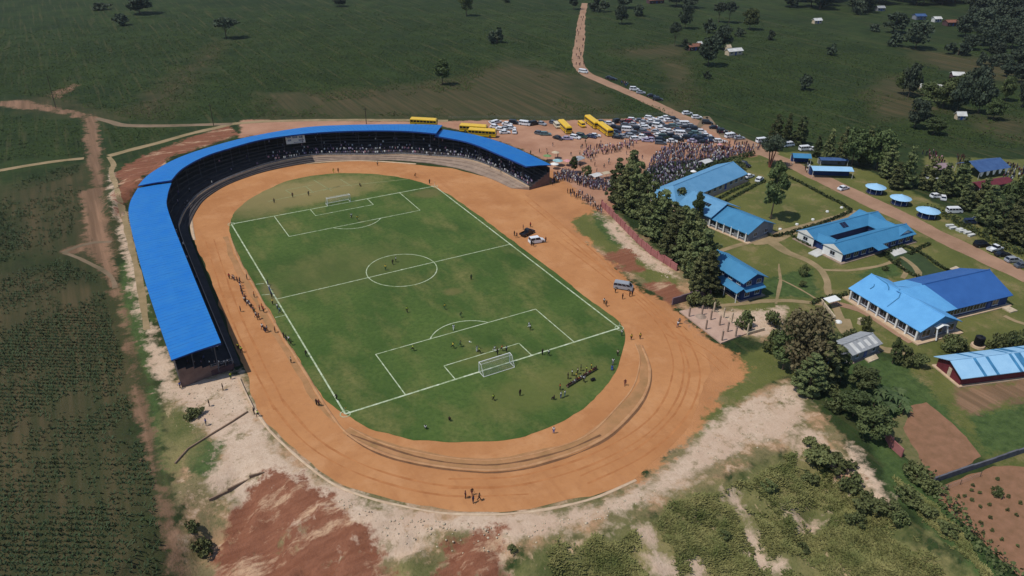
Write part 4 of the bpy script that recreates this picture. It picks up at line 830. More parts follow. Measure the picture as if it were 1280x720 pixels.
def canopy(name, label, cat, px_, py_, az, L, W, h, rm, rise=.4, wall=None, posts=True):
    x, y = G(px_, py_); o = thing(name, label, cat, (x, y, 0), az)
    b = MB(); b.slab([(-L/2, -W/2, h), (L/2, -W/2, h), (L/2, 0, h+rise), (-L/2, 0, h+rise)], .08); b.slab([(L/2, W/2, h), (-L/2, W/2, h), (-L/2, 0, h+rise), (L/2, 0, h+rise)], .08); b.build('roof', rm, o)
    if wall: b = MB(); b.box(-L/2+.3, W*.1, 0, L/2-.3, W/2-.3, h-.1); b.build('wall', wall, o)
    if posts:
        for a in (-L/2+.2, L/2-.2):
            for c in (-W/2+.2, W/2-.2): b = MB(); b.tube([(a, c, 0), (a, c, h-.02)], .06, 5); b.build('post', m_whitep, o)
    return o
canopy('kiosk', 'small teal roofed kiosk at the top of the school road', 'kiosk', 1000, 203, R(-35), 6.5, 4.5, 2.4, m_roofA, 1.0, m_blue_w)
canopy('shelter', 'long open shelter with pale blue roof beside the school road', 'shelter', 1037, 220, R(-32), 14, 5, 2.7, m_roofR, .7, m_blue_w)
canopy('shelter', 'low dark roofed shelter behind the long pale blue shelter', 'shelter', 1040, 206, R(-32), 10, 3.5, 2.2, m_dark_roof, .5, m_grey_w)
# marquee and maroon tent among the trees on the far right
mq = canopy('marquee', 'large blue marquee in the crowd beyond the trees on the right', 'marquee', 1226, 216, R(-8), 15, 10, 2.8, m_dark_roof, 2.0)
P_ = MB()
for k in range(5): P_.slab([(-7.4+3*k, -5.02, 2.75), (-5.6+3*k, -5.02, 2.75), (-6.1+3*k, -5.04, 1.2), (-6.9+3*k, -5.04, 1.2)], .03)
P_.build('side_curtain', m_whitep, mq)
canopy('tent', 'long maroon tent in front of the large blue marquee', 'tent', 1236, 236, R(-8), 16, 5, 2.2, m_maroon, 1.0, m_brick_w)
canopy('shelter', 'pinkish roofed shelter in the clearing left of the large blue marquee', 'shelter', 1172, 216, R(-8), 8, 5, 2.4, mat('pinkish_roof', (150, 128, 132), .8), .8)

# unfinished building: slab with bare columns, block wall
q = [(849, 390), (883, 383), (933, 418), (901, 430)]; c_ = [G(*p) for p in q]
un = thing('unfinished_building', 'bare concrete floor slab with rows of raw columns beside the track', 'building site', (0, 0, 0))
b = MB(); b.prism(c_, 0, .3); b.build('floor_slab', m_slab, un)
for (px_, py_) in [(861, 397), (877, 395), (888, 401), (899, 408), (909, 416), (882, 413), (902, 427), (892, 391), (904, 398), (914, 404), (924, 410), (919, 422), (934, 418)]:
    x, y = G(px_, py_); b = MB(); b.box(x-.15, y-.15, .3 if (px_, py_) != (934, 418) else 0, x+.15, y+.15, 2.8)
    for a in (-.08, .08): b.tube([(x+a, y, 2.8), (x+a, y, 3.3)], .02, 4)
    b.build('column', m_conc if px_ < 890 or px_ in (899, 909, 902, 919) else m_stone, un)
x, y = G(876, 397); o = thing('cement_pile', 'grey heap of wet mortar on the floor slab of the building site', 'mortar heap', (x, y, .3)); b = MB(); b.cone(0, 0, 0, .35, 1.3, .5, 14); b.cone(0, 0, .35, .5, .5, .1, 14); b.build('heap', m_conc, o)
def wall_thing(name, label, cat, pxs, h, t, m, cap=None, pillars=0, base=0):
    """a free-standing wall along a broken line; course marks and pillars are modelled"""
    P = [G(*p) for p in pxs]; o = thing(name, label, cat, (*P[0], 0)); x0, y0 = P[0]
    b = MB()
    for (ax_, ay_), (bx, by) in zip(P, P[1:]):
        d = Vector((bx-ax_, by-ay_)); L = d.length; b.T = Tm(ax_-x0, ay_-y0, math.atan2(d.y, d.x)); n = max(1, int(L/2.6))
        za, zb = height(ax_, ay_), height(bx, by)
        for k in range(n):
            z = za+(zb-za)*(k+.5)/n; b.box(L*k/n, -t/2, z-.5, L*(k+1)/n-.02, t/2, z+h+.12*((k*7) % 3-1)*(h/2))
            if pillars: b.box(L*k/n-.02, -t/2-.12, z-.5, L*k/n+.3, t/2+.12, z+h+.2)
    b.build('wall_run', m, o)
    return o
m_earthwall = mat('earth_stained_wall', (136, 112, 92), .95)
wall_thing('block_wall', 'mauve grey block wall behind the bare concrete building site', 'wall', [(840, 381), (883, 369), (888, 372)], 2.0, .3, mat('mauve_blockwork', (120, 100, 104), .9, rgb2=(96, 78, 84), scale=.8), pillars=0)
wall_thing('brick_wall', 'long pink painted boundary wall at the foot of the conifers', 'wall', [(752, 258), (766, 272), (796, 303), (813, 318), (846, 339)], 2.1, .25, m_pinkwall, pillars=1)
wall_thing('brick_wall', 'pink panelled wall along the weedy garden plot on the far slope', 'wall', [(1105, 545), (1112, 558), (1127, 572)], 2.0, .2, m_pinkwall, pillars=1)
wall_thing('drain_wall', 'dark low drain wall crossing the sandy ground below the grandstand end', 'wall', [(219, 580), (235, 562), (262, 545), (290, 528), (310, 515)], .35, .2, m_earthwall)
wall_thing('kerb_wall', 'pale low kerb wall from the grandstand end along the track', 'wall', [(299, 474), (306, 490), (317, 513)], .5, .3, m_tan_conc)
wall_thing('retaining_wall', 'dark low retaining wall above the red earth heap', 'wall', [(262, 628), (285, 615), (312, 598), (330, 590)], .4, .25, m_earthwall)
wall_thing('block_wall', 'thin low wall running from the building site into the rubble', 'wall', [(934, 419), (955, 413)], .8, .25, m_stone)
wall_thing('plank_fence', 'dark plank fence dividing the two tilled garden plots', 'fence', [(1167, 603), (1230, 582), (1296, 560)], 1.2, .3, mat('dark_plank', (104, 104, 110), .9, rgb2=(80, 80, 86)))
def fence(label, pxs, h=1.2, n=None):
    P = catmull([G(*p) for p in pxs], 2.5); o = thing('wire_fence', label, 'fence', (*P[0], 0))
    for p in P: b = MB(); z = height(*p); b.tube([(p[0]-P[0][0], p[1]-P[0][1], z-.1), (p[0]-P[0][0], p[1]-P[0][1], z+h)], .05, 5); b.build('post', m_wood, o)
    for z in (.35, .75, 1.1):
        b = MB(); b.tube([(p[0]-P[0][0], p[1]-P[0][1], height(*p)+z) for p in P], .012, 3); b.build('wire', m_steel, o)
fence('post and wire fence along the top edge of the tilled plot with bushes', [(1170, 618), (1200, 606), (1225, 596)])
fence('post and wire fence between car park and the dark field', [(560, 149), (620, 148), (700, 149), (760, 147), (840, 143)])
# hedges
def hedge(label, pxs, w=.7, h=.7, m=None, closed=False):
    P = catmull([G(*p) for p in pxs], .9); o_ = P[0]; V = []; F = []; q = random.Random(int(P[0][0]*10))
    for (x, y) in P:
        for k in range(22):
            cx, cy, cz = x-o_[0]+q.uniform(-w, w)*.5, y-o_[1]+q.uniform(-w, w)*.5+q.uniform(-.4, .4), q.uniform(.05, h)
            a, e, s = q.uniform(0, 6.28), q.uniform(-1, 1), q.uniform(.14, .26); u = Vector((math.cos(a), math.sin(a), 0)); v = Vector((-math.sin(a)*e, math.cos(a)*e, 1)).normalized(); c = Vector((cx, cy, cz)); n0 = len(V)
            V += [tuple(c-u*s-v*s), tuple(c+u*s-v*s), tuple(c+u*s+v*s), tuple(c-u*s+v*s)]; F.append((n0, n0+1, n0+2, n0+3))
    o = link('hedge', np_mesh('hedge', V, F, m or m_hedge)); o.location = (*o_, 0.03); tag(o, label, 'hedge')
hedge('thin dark hedge along the school road side of the lawn with the lone tree', [(978, 219), (1000, 229), (1030, 245), (1052, 256), (1063, 264)], .8, .8)
hedge('low hedge along the near side of the lawn with the lone tree', [(1063, 265), (1030, 279), (1000, 288), (968, 296), (955, 291)], .8, .7)
hedge('low hedge strip in front of the long wing of the two-winged block', [(903, 255), (925, 243), (945, 232), (955, 227)], .7, .6)
hedge('second hedge strip between lawn and the long wing verandah', [(895, 251), (915, 240), (936, 230)], .7, .5)
hedge('thick dark hedge between purple crowd and the long blue roof', [(822, 238), (850, 226), (880, 213), (910, 203), (940, 194)], 2.0, 1.7)
hedge('curved hedge round the clipped lawn beside the school road', [(1105, 318), (1128, 309), (1150, 317), (1172, 332), (1190, 344), (1165, 350), (1140, 344), (1118, 330), (1105, 318)], .7, .7)
hedge('low hedge behind the hall along the footpath', [(1137, 318), (1148, 312), (1160, 306)], .7, .7)
hedge('short dark hedge at the bend of the footpath, left of the gap', [(1016, 380), (1028, 376), (1042, 372)], .9, .9)
hedge('short dark hedge between footpath gap and hall corner', [(1048, 372), (1058, 369), (1064, 367)], .9, .9)
hedge('low hedge at the near gable of the courtyard school block', [(985, 292), (1000, 302), (1012, 308)], .7, .6)
hedge('dark hedge along the far side of the school road by parked cars', [(1160, 262), (1190, 275), (1220, 292), (1250, 308), (1280, 320)], 3.0, 1.6)
hedge('leafy bank of shrubs between garden plot and the slope', [(1150, 590), (1172, 620), (1200, 655), (1230, 690), (1262, 722)], 3.5, 1.6, m_leaf_bush)

HAZE = 0.00005
# ------------------------------------------------------------------ TREES AND SHRUBS
def leaf_cloud(blobs, n, size, seed, upright=0.0):
    """many small leaf-sprays scattered through clumps; returns vertices and quads"""
    q = np.random.RandomState(seed); V = []; F = []
    for (c, r, share) in blobs:
        k = max(8, int(n*share)); d = q.normal(size=(k, 3)); d /= np.linalg.norm(d, axis=1)[:, None]
        rad = np.array(r)*(0.45+0.6*q.rand(k, 1)**.6); p = np.array(c)+d*rad
        a = q.normal(size=(k, 3)); a[:, 2] *= 1-upright; a /= np.linalg.norm(a, axis=1)[:, None]; b = np.cross(a, d+q.normal(size=(k, 3))*.6); b /= np.linalg.norm(b, axis=1)[:, None]+1e-9
        s = size*(0.6+0.8*q.rand(k, 1)); a = a*s; b = b*s*.7
        V.append(np.stack([p-a-b*.4, p+a*.2-b, p+a+b*.3, p-a*.2+b], 1).reshape(-1, 3))
    V = np.concatenate(V); F = np.arange(len(V)).reshape(-1, 4); return V, F
def blobs_round(seed, h0, h1, w, nb, flat=1.0):
    q = random.Random(seed); out = []
    for k in range(nb):
        a = q.uniform(0, 6.283); u = q.random(); z = h0+(h1-h0)*u; env = math.sin(math.pi*(0.12+0.83*u))**.7
        r = w*.5*env*math.sqrt(q.uniform(.1, 1)); s = w*q.uniform(.12, .24)
        out.append(((r*math.cos(a), r*math.sin(a), z), (s, s, s*flat*q.uniform(.6, .95)), s*s))
    t = sum(b[2] for b in out); return [(c, r, s/t) for c, r, s in out]
TREE = {}
def proto(key, name, crown, trunk, lm_, bm_=None):
    o = thing(name, 'tree', 'tree'); 
    link('crown', np_mesh('crown', *crown, lm_), o)
    if trunk: trunk.build('trunk', bm_ or m_bark, o)
    note(o); o.hide_render = False; TREE[key] = [o, False]
def limbs(b, seed, h, spread, n=6, r=.22):
    q = random.Random(seed); b.tube([(0, 0, -.3), (q.uniform(-.1, .1)*h*.1, 0, h*.3), (q.uniform(-.1, .1), .1, h*.62)], [r, r*.75, r*.4], 7)
    for k in range(n):
        a = 6.283*k/n+q.uniform(-.4, .4); z = h*q.uniform(.28, .5); b.tube([(0, 0, z), (math.cos(a)*spread*.45, math.sin(a)*spread*.45, z+h*.17), (math.cos(a)*spread*.8, math.sin(a)*spread*.8, z+h*.27)], [r*.45, r*.3, r*.1], 5)
# unit size: height 10 m, crown about 8 m
for k in range(3):
    b = MB(); limbs(b, k, 10, 4); proto(f'round{k}', 'broadleaf_tree', leaf_cloud(blobs_round(20+k, 3.0+.5*k, 9.4, 8, 34), 3800, .34, k), b, m_leaf)
for k in range(3):
    b = MB(); limbs(b, k+4, 10, 4, 5); proto(f'far{k}', 'broadleaf_tree', leaf_cloud(blobs_round(30+k, 2.2+.8*k, 9.2, 8+k, 26), 1700, .5, 9+k), b, m_leaf_far)
for k in range(2):   # flat umbrella crowns on bare trunks
    b = MB(); limbs(b, k+8, 10, 4, 7, .2); proto(f'umb{k}', 'umbrella_tree', leaf_cloud(blobs_round(40+k, 6.3, 9.4, 9, 26, .6), 2000, .42, 19+k), b, m_leaf_far)
for k in range(3):   # conifers with drooping tiers, 12 m x 5.5 m
    q = random.Random(50+k); bl = []
    for t in range(13):
        u = t/12; z = 1.3+10.2*u; rr = (3.1, 2.7, 3.3)[k]*(1-u)**(.5, .8, .4)[k]*(.6+.4*min(1, u*(4, 7, 2.5)[k]))*q.uniform(.8, 1.15)+.15; nb = max(2, int(9*(1-u)+2))
        for j in range(nb):
            a = 6.283*j/nb+q.uniform(-.5, .5); r = rr*q.uniform(.45, 1); bl.append(((r*math.cos(a), r*math.sin(a), z-.25*r+q.uniform(-.3, .3)), (.7*q.uniform(.5, 1.3), .7*q.uniform(.5, 1.3), .38), 1.0))
    s = sum(x[2] for x in bl); b = MB(); b.tube([(0, 0, -.3), (0, 0, 6), (0, 0, 11.6)], [.22, .15, .04], 7)
    proto(f'con{k}', 'conifer_tree', leaf_cloud([(c, r, w/s) for c, r, w in bl], 6000, .27, 60+k, .3), b, m_leaf_con)
b = MB(); limbs(b, 14, 10, 4, 8); proto('red0', 'broadleaf_tree', leaf_cloud(blobs_round(70, 2.0, 9.6, 8, 40), 3600, .26, 71), b, m_leaf_red)
b = MB(); b.tube([(0, 0, -.3), (.05, 0, 3), (0, .05, 9)], [.2, .16, .05], 7)
proto('slim0', 'slender_tree', leaf_cloud(blobs_round(75, 2.8, 9.8, 5.2, 30), 3600, .26, 76), b, m_leaf)
b = MB()
for a, l in ((.4, .9), (2.3, 1.0), (4.2, .8)): b.tube([(.15*math.cos(a), .15*math.sin(a), -.3), (1.0*math.cos(a)*l, 1.0*math.sin(a)*l, 3.6), (1.9*math.cos(a)*l, 1.9*math.sin(a)*l, 6.5)], [.32, .24, .1], 7)
proto('fork0', 'forked_tree', leaf_cloud(blobs_round(80, 5.5, 9.3, 9, 26, .7), 2600, .33, 81), b, m_leaf_far, m_rtrunk)
for k in range(3):   # bushes, 2.5 m high, 3.4 m wide
    b = MB(); b.tube([(0, 0, -.2), (.1, 0, 1.2)], [.09, .04], 5); proto(f'bush{k}', 'bush', leaf_cloud(blobs_round(90+k, .35, 2.1, 3.2, 13), 800, .2, 91+k), b, m_leaf_bush)
    b = MB(); b.tube([(0, 0, -.2), (.1, 0, 1.2)], [.09, .04], 5); proto(f'fbush{k}', 'bush', leaf_cloud(blobs_round(95+k, .35, 2.1, 3.2, 11), 420, .28, 96+k), b, m_leaf_far)
q = random.Random(99); V = []; F = []
for k in range(11):  # banana plant: arching strap leaves
    a = 6.283*k/11+q.uniform(-.2, .2); l = q.uniform(2.2, 3.2); up = q.uniform(.8, 1.6); n0 = len(V)
    for j in range(6):
        u = j/5; w = .42*math.sin(math.pi*(.12+.85*u)); x, y, z = math.cos(a)*l*u, math.sin(a)*l*u, 2.0+up*2*u-up*2.1*u*u
        V += [(x-math.sin(a)*w, y+math.cos(a)*w, z+.08), (x+math.sin(a)*w, y-math.cos(a)*w, z-.08)]
    F += [(n0+2*j, n0+2*j+1, n0+2*j+3, n0+2*j+2) for j in range(5)]
b = MB(); b.tube([(0, 0, -.2), (0, 0, 2.2)], [.2, .14], 7); proto('banana0', 'banana_plant', (V, F), b, m_leaf_bright)
PLANTS = []
UNIT = dict(round=(10, 8), far=(9.6, 9), umb=(9.6, 9), con=(11.8, 5.6), red=(10, 8), slim=(10, 5.4), fork=(9.5, 9.4), bush=(2.5, 3.4), fbush=(2.5, 3.4), banana=(3, 5))
def tree(px_, py_, kind, hp, wp, desc, place, group=None, cat='tree'):
    """a tree whose foot shows at (px_, py_); hp, wp: its height and width in photograph pixels, turned into metres at its distance"""
    base = kind.rstrip('0123456789'); ks = [k for k in TREE if k.rstrip('0123456789') == base]
    key = kind if kind in TREE else ks[rnd.randrange(len(ks))]
    x, y = G(px_, py_); s = ppm(x, y); uh, uw = UNIT[base]; h = hp/s/uh; w = wp/(s/AU.z)/uw
    src, used = TREE[key]; loc = (x, y, height(x, y)); rz = rnd.uniform(0, 6.28); sc = (w, w*rnd.uniform(.9, 1.1), h)
    if not used: TREE[key][1] = True; o = src; o.location = loc; o.rotation_euler = (0, 0, rz); o.scale = sc
    else: o = dup(src, loc, rz, sc)
    tag(o, '', cat, group); PLANTS.append((o, px_, desc, place)); return o
FF = 'in the dark farmland at the top'
for px_, py_, kd, hp, wp, ds, pl in [
    (175, 17, 'far', 22, 32, 'wide dark tree pair', 'standing alone at the upper left field edge'), (151, 32, 'fbush', 12, 20, 'dark round bush', 'just below the wide tree at the upper left'), (128, 12, 'fbush', 8, 24, 'low dark bush', 'left of the wide tree at the upper left'),
    (283, 48, 'umb', 21, 28, 'lone dark tree', 'at the end of the pale grassy streak in the upper left field'), (425, 8, 'far', 9, 15, 'small dark tree', 'at the top edge above the grandstand'), (583, 20, 'slim', 24, 17, 'tall narrow dark tree', 'at the top edge above the yellow buses'),
    (621, 54, 'fbush', 16, 21, 'round dark bush tree', 'alone in the field above the car park'), (553, 106, 'slim', 27, 16, 'thin dark leaning tree', 'alone in the field just above the blue roof'), (632, 3, 'fbush', 6, 14, 'dark bush', 'at the top edge right of the tall narrow tree'),
    (717, 12, 'far', 18, 12, 'small dark tree', 'beside the top end of the dirt road'), (748, 14, 'fbush', 14, 22, 'low dark bush', 'right of the top end of the dirt road'), (777, 30, 'far', 19, 16, 'dark upright tree', 'right of the top end of the dirt road'), (797, 20, 'fbush', 13, 16, 'dark bush', 'beside the dark upright tree near the dirt road'), (781, 10, 'far', 16, 20, 'dark spreading tree', 'at the top edge near the dirt road'),
    (856, 36, 'far', 24, 17, 'dark dense tree', 'left of the rusty roofed farmhouse'), (843, 58, 'umb', 24, 16, 'dark tree with bare stem', 'left of the rusty roofed farmhouse'), (845, 8, 'far', 20, 26, 'broad dark tree', 'at the top edge above the rusty roofed farmhouse'), (862, 10, 'far', 14, 22, 'dark tree', 'at the top edge above the rusty roofed farmhouse'),
    (898, 28, 'umb', 20, 18, 'airy flat-topped tree', 'above the rusty roofed farmhouse'), (911, 29, 'umb', 21, 17, 'airy flat-topped tree', 'above the rusty roofed farmhouse'), (937, 37, 'round', 22, 19, 'round green tree', 'right of the rusty roofed farmhouse'), (885, 82, 'far', 28, 26, 'largest dark round tree', 'in front of the rusty roofed farmhouse'), (904, 62, 'far', 24, 22, 'dark spreading tree', 'behind the long white farm shed'), (887, 41, 'fbush', 15, 14, 'dark bush', 'behind the rusty roofed farmhouse'), (925, 46, 'fbush', 10, 12, 'dark bush', 'right of the rusty roofed farmhouse'), (856, 62, 'fbush', 12, 14, 'dark bush', 'against the wall of the rusty roofed farmhouse'), (884, 98, 'fbush', 8, 10, 'tiny dark bush', 'below the largest dark round tree'), (964, 50, 'fbush', 12, 10, 'small dark bush', 'alone in the upper right field'), (1004, 112, 'fbush', 16, 16, 'round dark bush', 'alone in the middle of the upper right field'), (1040, 69, 'fbush', 12, 14, 'dark bush', 'alone in the upper right field beyond the round bush'),
    (1116, 41, 'far', 20, 27, 'broad dark tree', 'alone in the field below the grey roofed farmhouses'), (1093, 39, 'fbush', 9, 14, 'low dark bush', 'left of the broad tree in the far right field'), (1120, 58, 'fbush', 16, 22, 'dark bushy tree', 'in a pair below the broad far field tree'), (1144, 61, 'far', 26, 30, 'dark bushy tree', 'in a pair below the broad far field tree'), (1197, 69, 'fbush', 15, 25, 'wide dark bush', 'alone below the orange roofed farmhouse'), (1072, 18, 'fbush', 14, 16, 'dark bush', 'near the tiny white shack at the top'),
    (1227, 82, 'fbush', 16, 14, 'dark bush', 'right of the white gabled farmhouse'), (1240, 82, 'fbush', 14, 14, 'dark bush', 'right of the white gabled farmhouse'), (1232, 100, 'fbush', 15, 26, 'dark wide bush', 'right of the white gabled farmhouse'), (1256, 126, 'round', 26, 16, 'upright dark tree', 'in the field at the far right'), (1277, 134, 'far', 28, 18, 'dark tree', 'at the right edge beside the far field'), (1272, 82, 'far', 20, 20, 'dark tree', 'at the right edge above the far field')]:
    tree(px_, py_, kd, hp, wp, ds, pl, cat='bush' if 'bush' in kd else 'tree')
for px_, py_, hp, wp in [(1135, 122, 34, 22), (1143, 160, 30, 24), (1128, 118, 26, 18), (1160, 130, 22, 26), (1178, 135, 28, 26), (1196, 140, 34, 26), (1215, 120, 30, 26), (1222, 142, 36, 24), (1206, 112, 18, 18), (1241, 150, 22, 20), (1166, 168, 18, 22), (1150, 145, 20, 22), (1186, 122, 22, 22), (1230, 130, 22, 22)]:
    tree(px_, py_, 'round' if hp < 30 else 'far', hp, wp, 'dark tree', 'in the grove round the white farm sheds at upper right', 'trees in the grove round the white farm sheds')
q = random.Random(5)
for k in range(58):  # belt of trees along the far top right
    u = q.random(); px_ = 985+u*300; top = 2+max(0, (px_-1190))*0.34; py_ = q.uniform(-4, top+10)+4
    if 1090 < px_ < 1215 and py_ > 8: py_ = q.uniform(-6, 6)
    tree(px_, py_, 'far', q.uniform(16, 26), q.uniform(20, 32), 'dark tree', 'in the dense belt of trees along the far top right', 'trees in the far belt at top right')
for px_, py_, hp, wp in [(1206, 46, 20, 26), (1222, 56, 18, 22), (1236, 64, 24, 26), (1250, 52, 24, 28), (1264, 60, 22, 26), (1278, 70, 24, 24), (1212, 62, 14, 18), (1246, 72, 16, 20), (1260, 96, 16, 18), (1276, 104, 20, 22), (1230, 40, 22, 28), (1244, 34, 22, 30), (1266, 40, 24, 30), (1282, 48, 24, 30), (1286, 86, 22, 22), (1288, 120, 22, 20), (1216, 34, 20, 26), (1254, 82, 12, 16)]:
    tree(px_, py_, 'far', hp, wp, 'dark tree', 'in the loose wood down the far right edge', 'trees of the loose wood at the far right edge')
# school drive trees
for px_, py_, kd, hp, wp in [(967, 184, 'con', 36, 16), (982, 180, 'con', 33, 16), (999, 181, 'con', 32, 17), (1034, 200, 'con', 34, 18), (1050, 204, 'con', 40, 18), (1064, 208, 'round', 40, 30), (1080, 205, 'con', 42, 20), (1095, 212, 'round', 44, 34), (1108, 222, 'con', 36, 22), (1131, 234, 'con', 46, 26), (1118, 236, 'con', 30, 20), (1158, 236, 'con', 34, 24), (1176, 244, 'con', 36, 26), (1196, 244, 'con', 42, 26), (1204, 262, 'con', 30, 20), (1230, 280, 'con', 44, 28), (1224, 262, 'con', 36, 26), (1246, 292, 'con', 44, 30), (1262, 300, 'con', 48, 34), (1277, 305, 'con', 44, 34), (1290, 312, 'con', 46, 34), (1268, 268, 'round', 40, 34), (1020, 196, 'con', 24, 14)]:
    tree(px_, py_, kd, hp, wp, 'dark conifer' if kd == 'con' else 'dark broad tree', 'in the tree line behind the school road', 'trees in the line behind the school road')
tree(963, 274, 'slim', 62, 26, 'lone slender green tree', 'on the lawn beside its round shadow')
tree(962, 209, 'fork', 34, 32, 'forked tree with reddish bare limbs', 'at the top corner of the lawn by the road')
# conifer row along the pink wall
for px_, py_, hp, wp in [(771, 252, 48, 26), (782, 262, 58, 30), (795, 270, 66, 30), (806, 276, 54, 28), (812, 292, 60, 32), (826, 300, 62, 32), (838, 304, 52, 30), (842, 322, 62, 34), (856, 330, 66, 34), (866, 346, 68, 34), (877, 352, 62, 34), (884, 366, 52, 30), (872, 366, 46, 28), (788, 248, 52, 30), (851, 312, 48, 30)]:
    tree(px_, py_, 'con', hp*rnd.uniform(.88, 1.06), wp*rnd.uniform(.95, 1.2), 'tall dark conifer', 'in the row behind the pink boundary wall', 'conifers along the pink boundary wall')
for px_, py_, kd, hp, wp, ds, pl in [
    (1000, 468, 'red', 82, 66, 'large reddish brown tree', 'in the thicket between building site and grey shed'), (1026, 478, 'con', 62, 44, 'loose dark green conifer', 'right of the reddish brown tree'), (978, 462, 'slim', 50, 30, 'dark green tree', 'left of the reddish brown tree by the rubble'), (1010, 490, 'con', 48, 40, 'loose spreading conifer', 'at the foot of the reddish brown tree'), (962, 440, 'bush', 26, 26, 'dark bush', 'beside the rubble below the building site'), (928, 410, 'bush', 20, 24, 'green bush', 'behind the last columns of the building site'), (967, 408, 'bush', 20, 22, 'dark bush', 'at the edge of the school grass above the reddish brown tree'),
    (1078, 486, 'round', 26, 34, 'dark dense tree', 'below the tiny teal kiosk'), (1088, 548, 'round', 40, 42, 'big dark round tree', 'left of the tilled garden plot'), (1066, 520, 'round', 30, 36, 'dark tree', 'between teal kiosk and pink panelled wall'), (1042, 512, 'bush', 24, 30, 'dark bush', 'below the teal kiosk by the pale gully edge'), (1050, 478, 'slim', 36, 16, 'thin tree', 'left of the teal kiosk'),
    (1115, 455, 'slim', 32, 12, 'slim green sapling', 'beside the grey shed'), (1128, 455, 'bush', 22, 26, 'bushy shrub', 'between grey shed and maroon building'), (1148, 458, 'bush', 18, 22, 'bushy shrub', 'between grey shed and maroon building'), (1192, 436, 'bush', 18, 24, 'light green shrub', 'in front of the hall corner'), (1183, 438, 'bush', 16, 20, 'light green shrub', 'in front of the hall corner'), (1202, 436, 'bush', 14, 18, 'light green shrub', 'in front of the hall corner'), (1240, 436, 'bush', 20, 18, 'green shrub', 'behind the maroon building'), (1258, 436, 'bush', 24, 18, 'green shrub', 'behind the maroon building'), (1276, 432, 'bush', 24, 20, 'green shrub', 'behind the maroon building'), (1082, 413, 'bush', 18, 14, 'dark bush', 'beside the squat cream gate pillar'), (1060, 424, 'bush', 14, 18, 'dark bush', 'beside the drive above the grey shed'), (1004, 345, 'bush', 14, 12, 'dark shrub', 'on the grass left of the footpath fork'), (1003, 358, 'bush', 8, 10, 'small shrub', 'on the grass left of the footpath fork'), (1106, 338, 'bush', 6, 8, 'tiny shrub', 'on the lawn between the two school blocks'), (1122, 330, 'bush', 8, 8, 'tiny shrub', 'on the lawn between the two school blocks'), (846, 254, 'bush', 20, 22, 'green bush', 'against the near wall of the two-winged block'), (864, 290, 'bush', 26, 26, 'grey green bush', 'under the porch of the two-winged block'), (876, 300, 'bush', 26, 22, 'grey green bush', 'under the porch of the two-winged block'), (871, 280, 'slim', 36, 14, 'dark narrow tree', 'before the entrance canopy of the two-winged block'), (870, 382, 'bush', 18, 26, 'brown green bush', 'beside the two storey house'), (886, 384, 'bush', 16, 20, 'brown green bush', 'beside the two storey house'), (717, 216, 'slim', 18, 10, 'small green tree', 'in the crowd near the market stalls'), (735, 220, 'bush', 12, 14, 'green bush', 'in the crowd near the market stalls'), (917, 212, 'bush', 12, 20, 'dark bush', 'behind the roof end of the two-winged block'),
    (238, 522, 'bush', 10, 20, 'grey green bush', 'on the sandy ground below the grandstand end'), (250, 516, 'bush', 8, 14, 'green bush', 'on the sandy ground below the grandstand end'), (258, 690, 'bush', 20, 26, 'dark bush', 'beside the ditch at the bottom left'), (247, 676, 'bush', 14, 18, 'dark bush', 'beside the ditch at the bottom left')]:
    tree(px_, py_, kd, hp, wp, ds, pl, cat='bush' if 'bush' in kd else 'tree')
for px_, py_, hp, wp in [(1098, 500, 15, 22), (1112, 506, 17, 24), (1124, 510, 15, 20), (1108, 518, 15, 22), (1092, 508, 14, 18), (1120, 498, 14, 20), (1080, 504, 13, 18), (1104, 496, 13, 18), (1128, 518, 13, 18)]:
    tree(px_, py_, 'banana', hp, wp, 'banana plant with long arching leaves', 'in the clump above the tilled plot', 'banana plants above the tilled plot', 'banana plant')
q = random.Random(11)
for (px_, py_, s) in [(1028, 580, 44), (1060, 610, 34), (1046, 592, 36), (1010, 600, 26), (1088, 636, 40), (1110, 640, 36), (1138, 625, 34), (1120, 655, 30), (1070, 655, 22), (1145, 600, 30), (1160, 612, 32), (1135, 590, 28), (1160, 645, 30), (1185, 665, 28), (1015, 565, 30), (640, 700, 14), (905, 672, 16), (1005, 688, 20), (960, 612, 18)]:
    tree(px_, py_, 'bush', s*q.uniform(.4, .6), s*q.uniform(.7, 1.1), 'scrubby green bush', 'on the rough slope at the bottom right', 'bushes on the rough slope', 'bush')
for px_, py_ in [(1186, 627), (1197, 622), (1205, 621), (1214, 614), (1224, 617), (1240, 612), (1246, 600), (1214, 626), (1225, 635), (1236, 632), (1193, 634), (1237, 648), (1259, 639), (1270, 645), (1225, 655), (1239, 664), (1252, 676), (1228, 667), (1272, 684), (1238, 678), (1260, 622), (1275, 630), (1216, 608), (1182, 636), (1200, 640)]:
    tree(px_, py_, 'bush', 4.5, 5, 'small dark seedling bush', 'on the tilled plot at the right edge', 'seedling bushes on the tilled plot', 'bush')
tree(1244, 620, 'bush', 13, 14, 'largest rounded bush', 'on the tilled plot at the right edge', cat='bush')
for k, (o, used) in TREE.items():
    if not used:
        for c in list(CH.get(o.name, [])): bpy.data.objects.remove(c)
        bpy.data.objects.remove(o)
label_cluster([t for t in PLANTS if 'group' not in t[0]])
for o, _, d, pl in PLANTS:
    if 'group' in o: o['label'] = f'{d} {pl}'

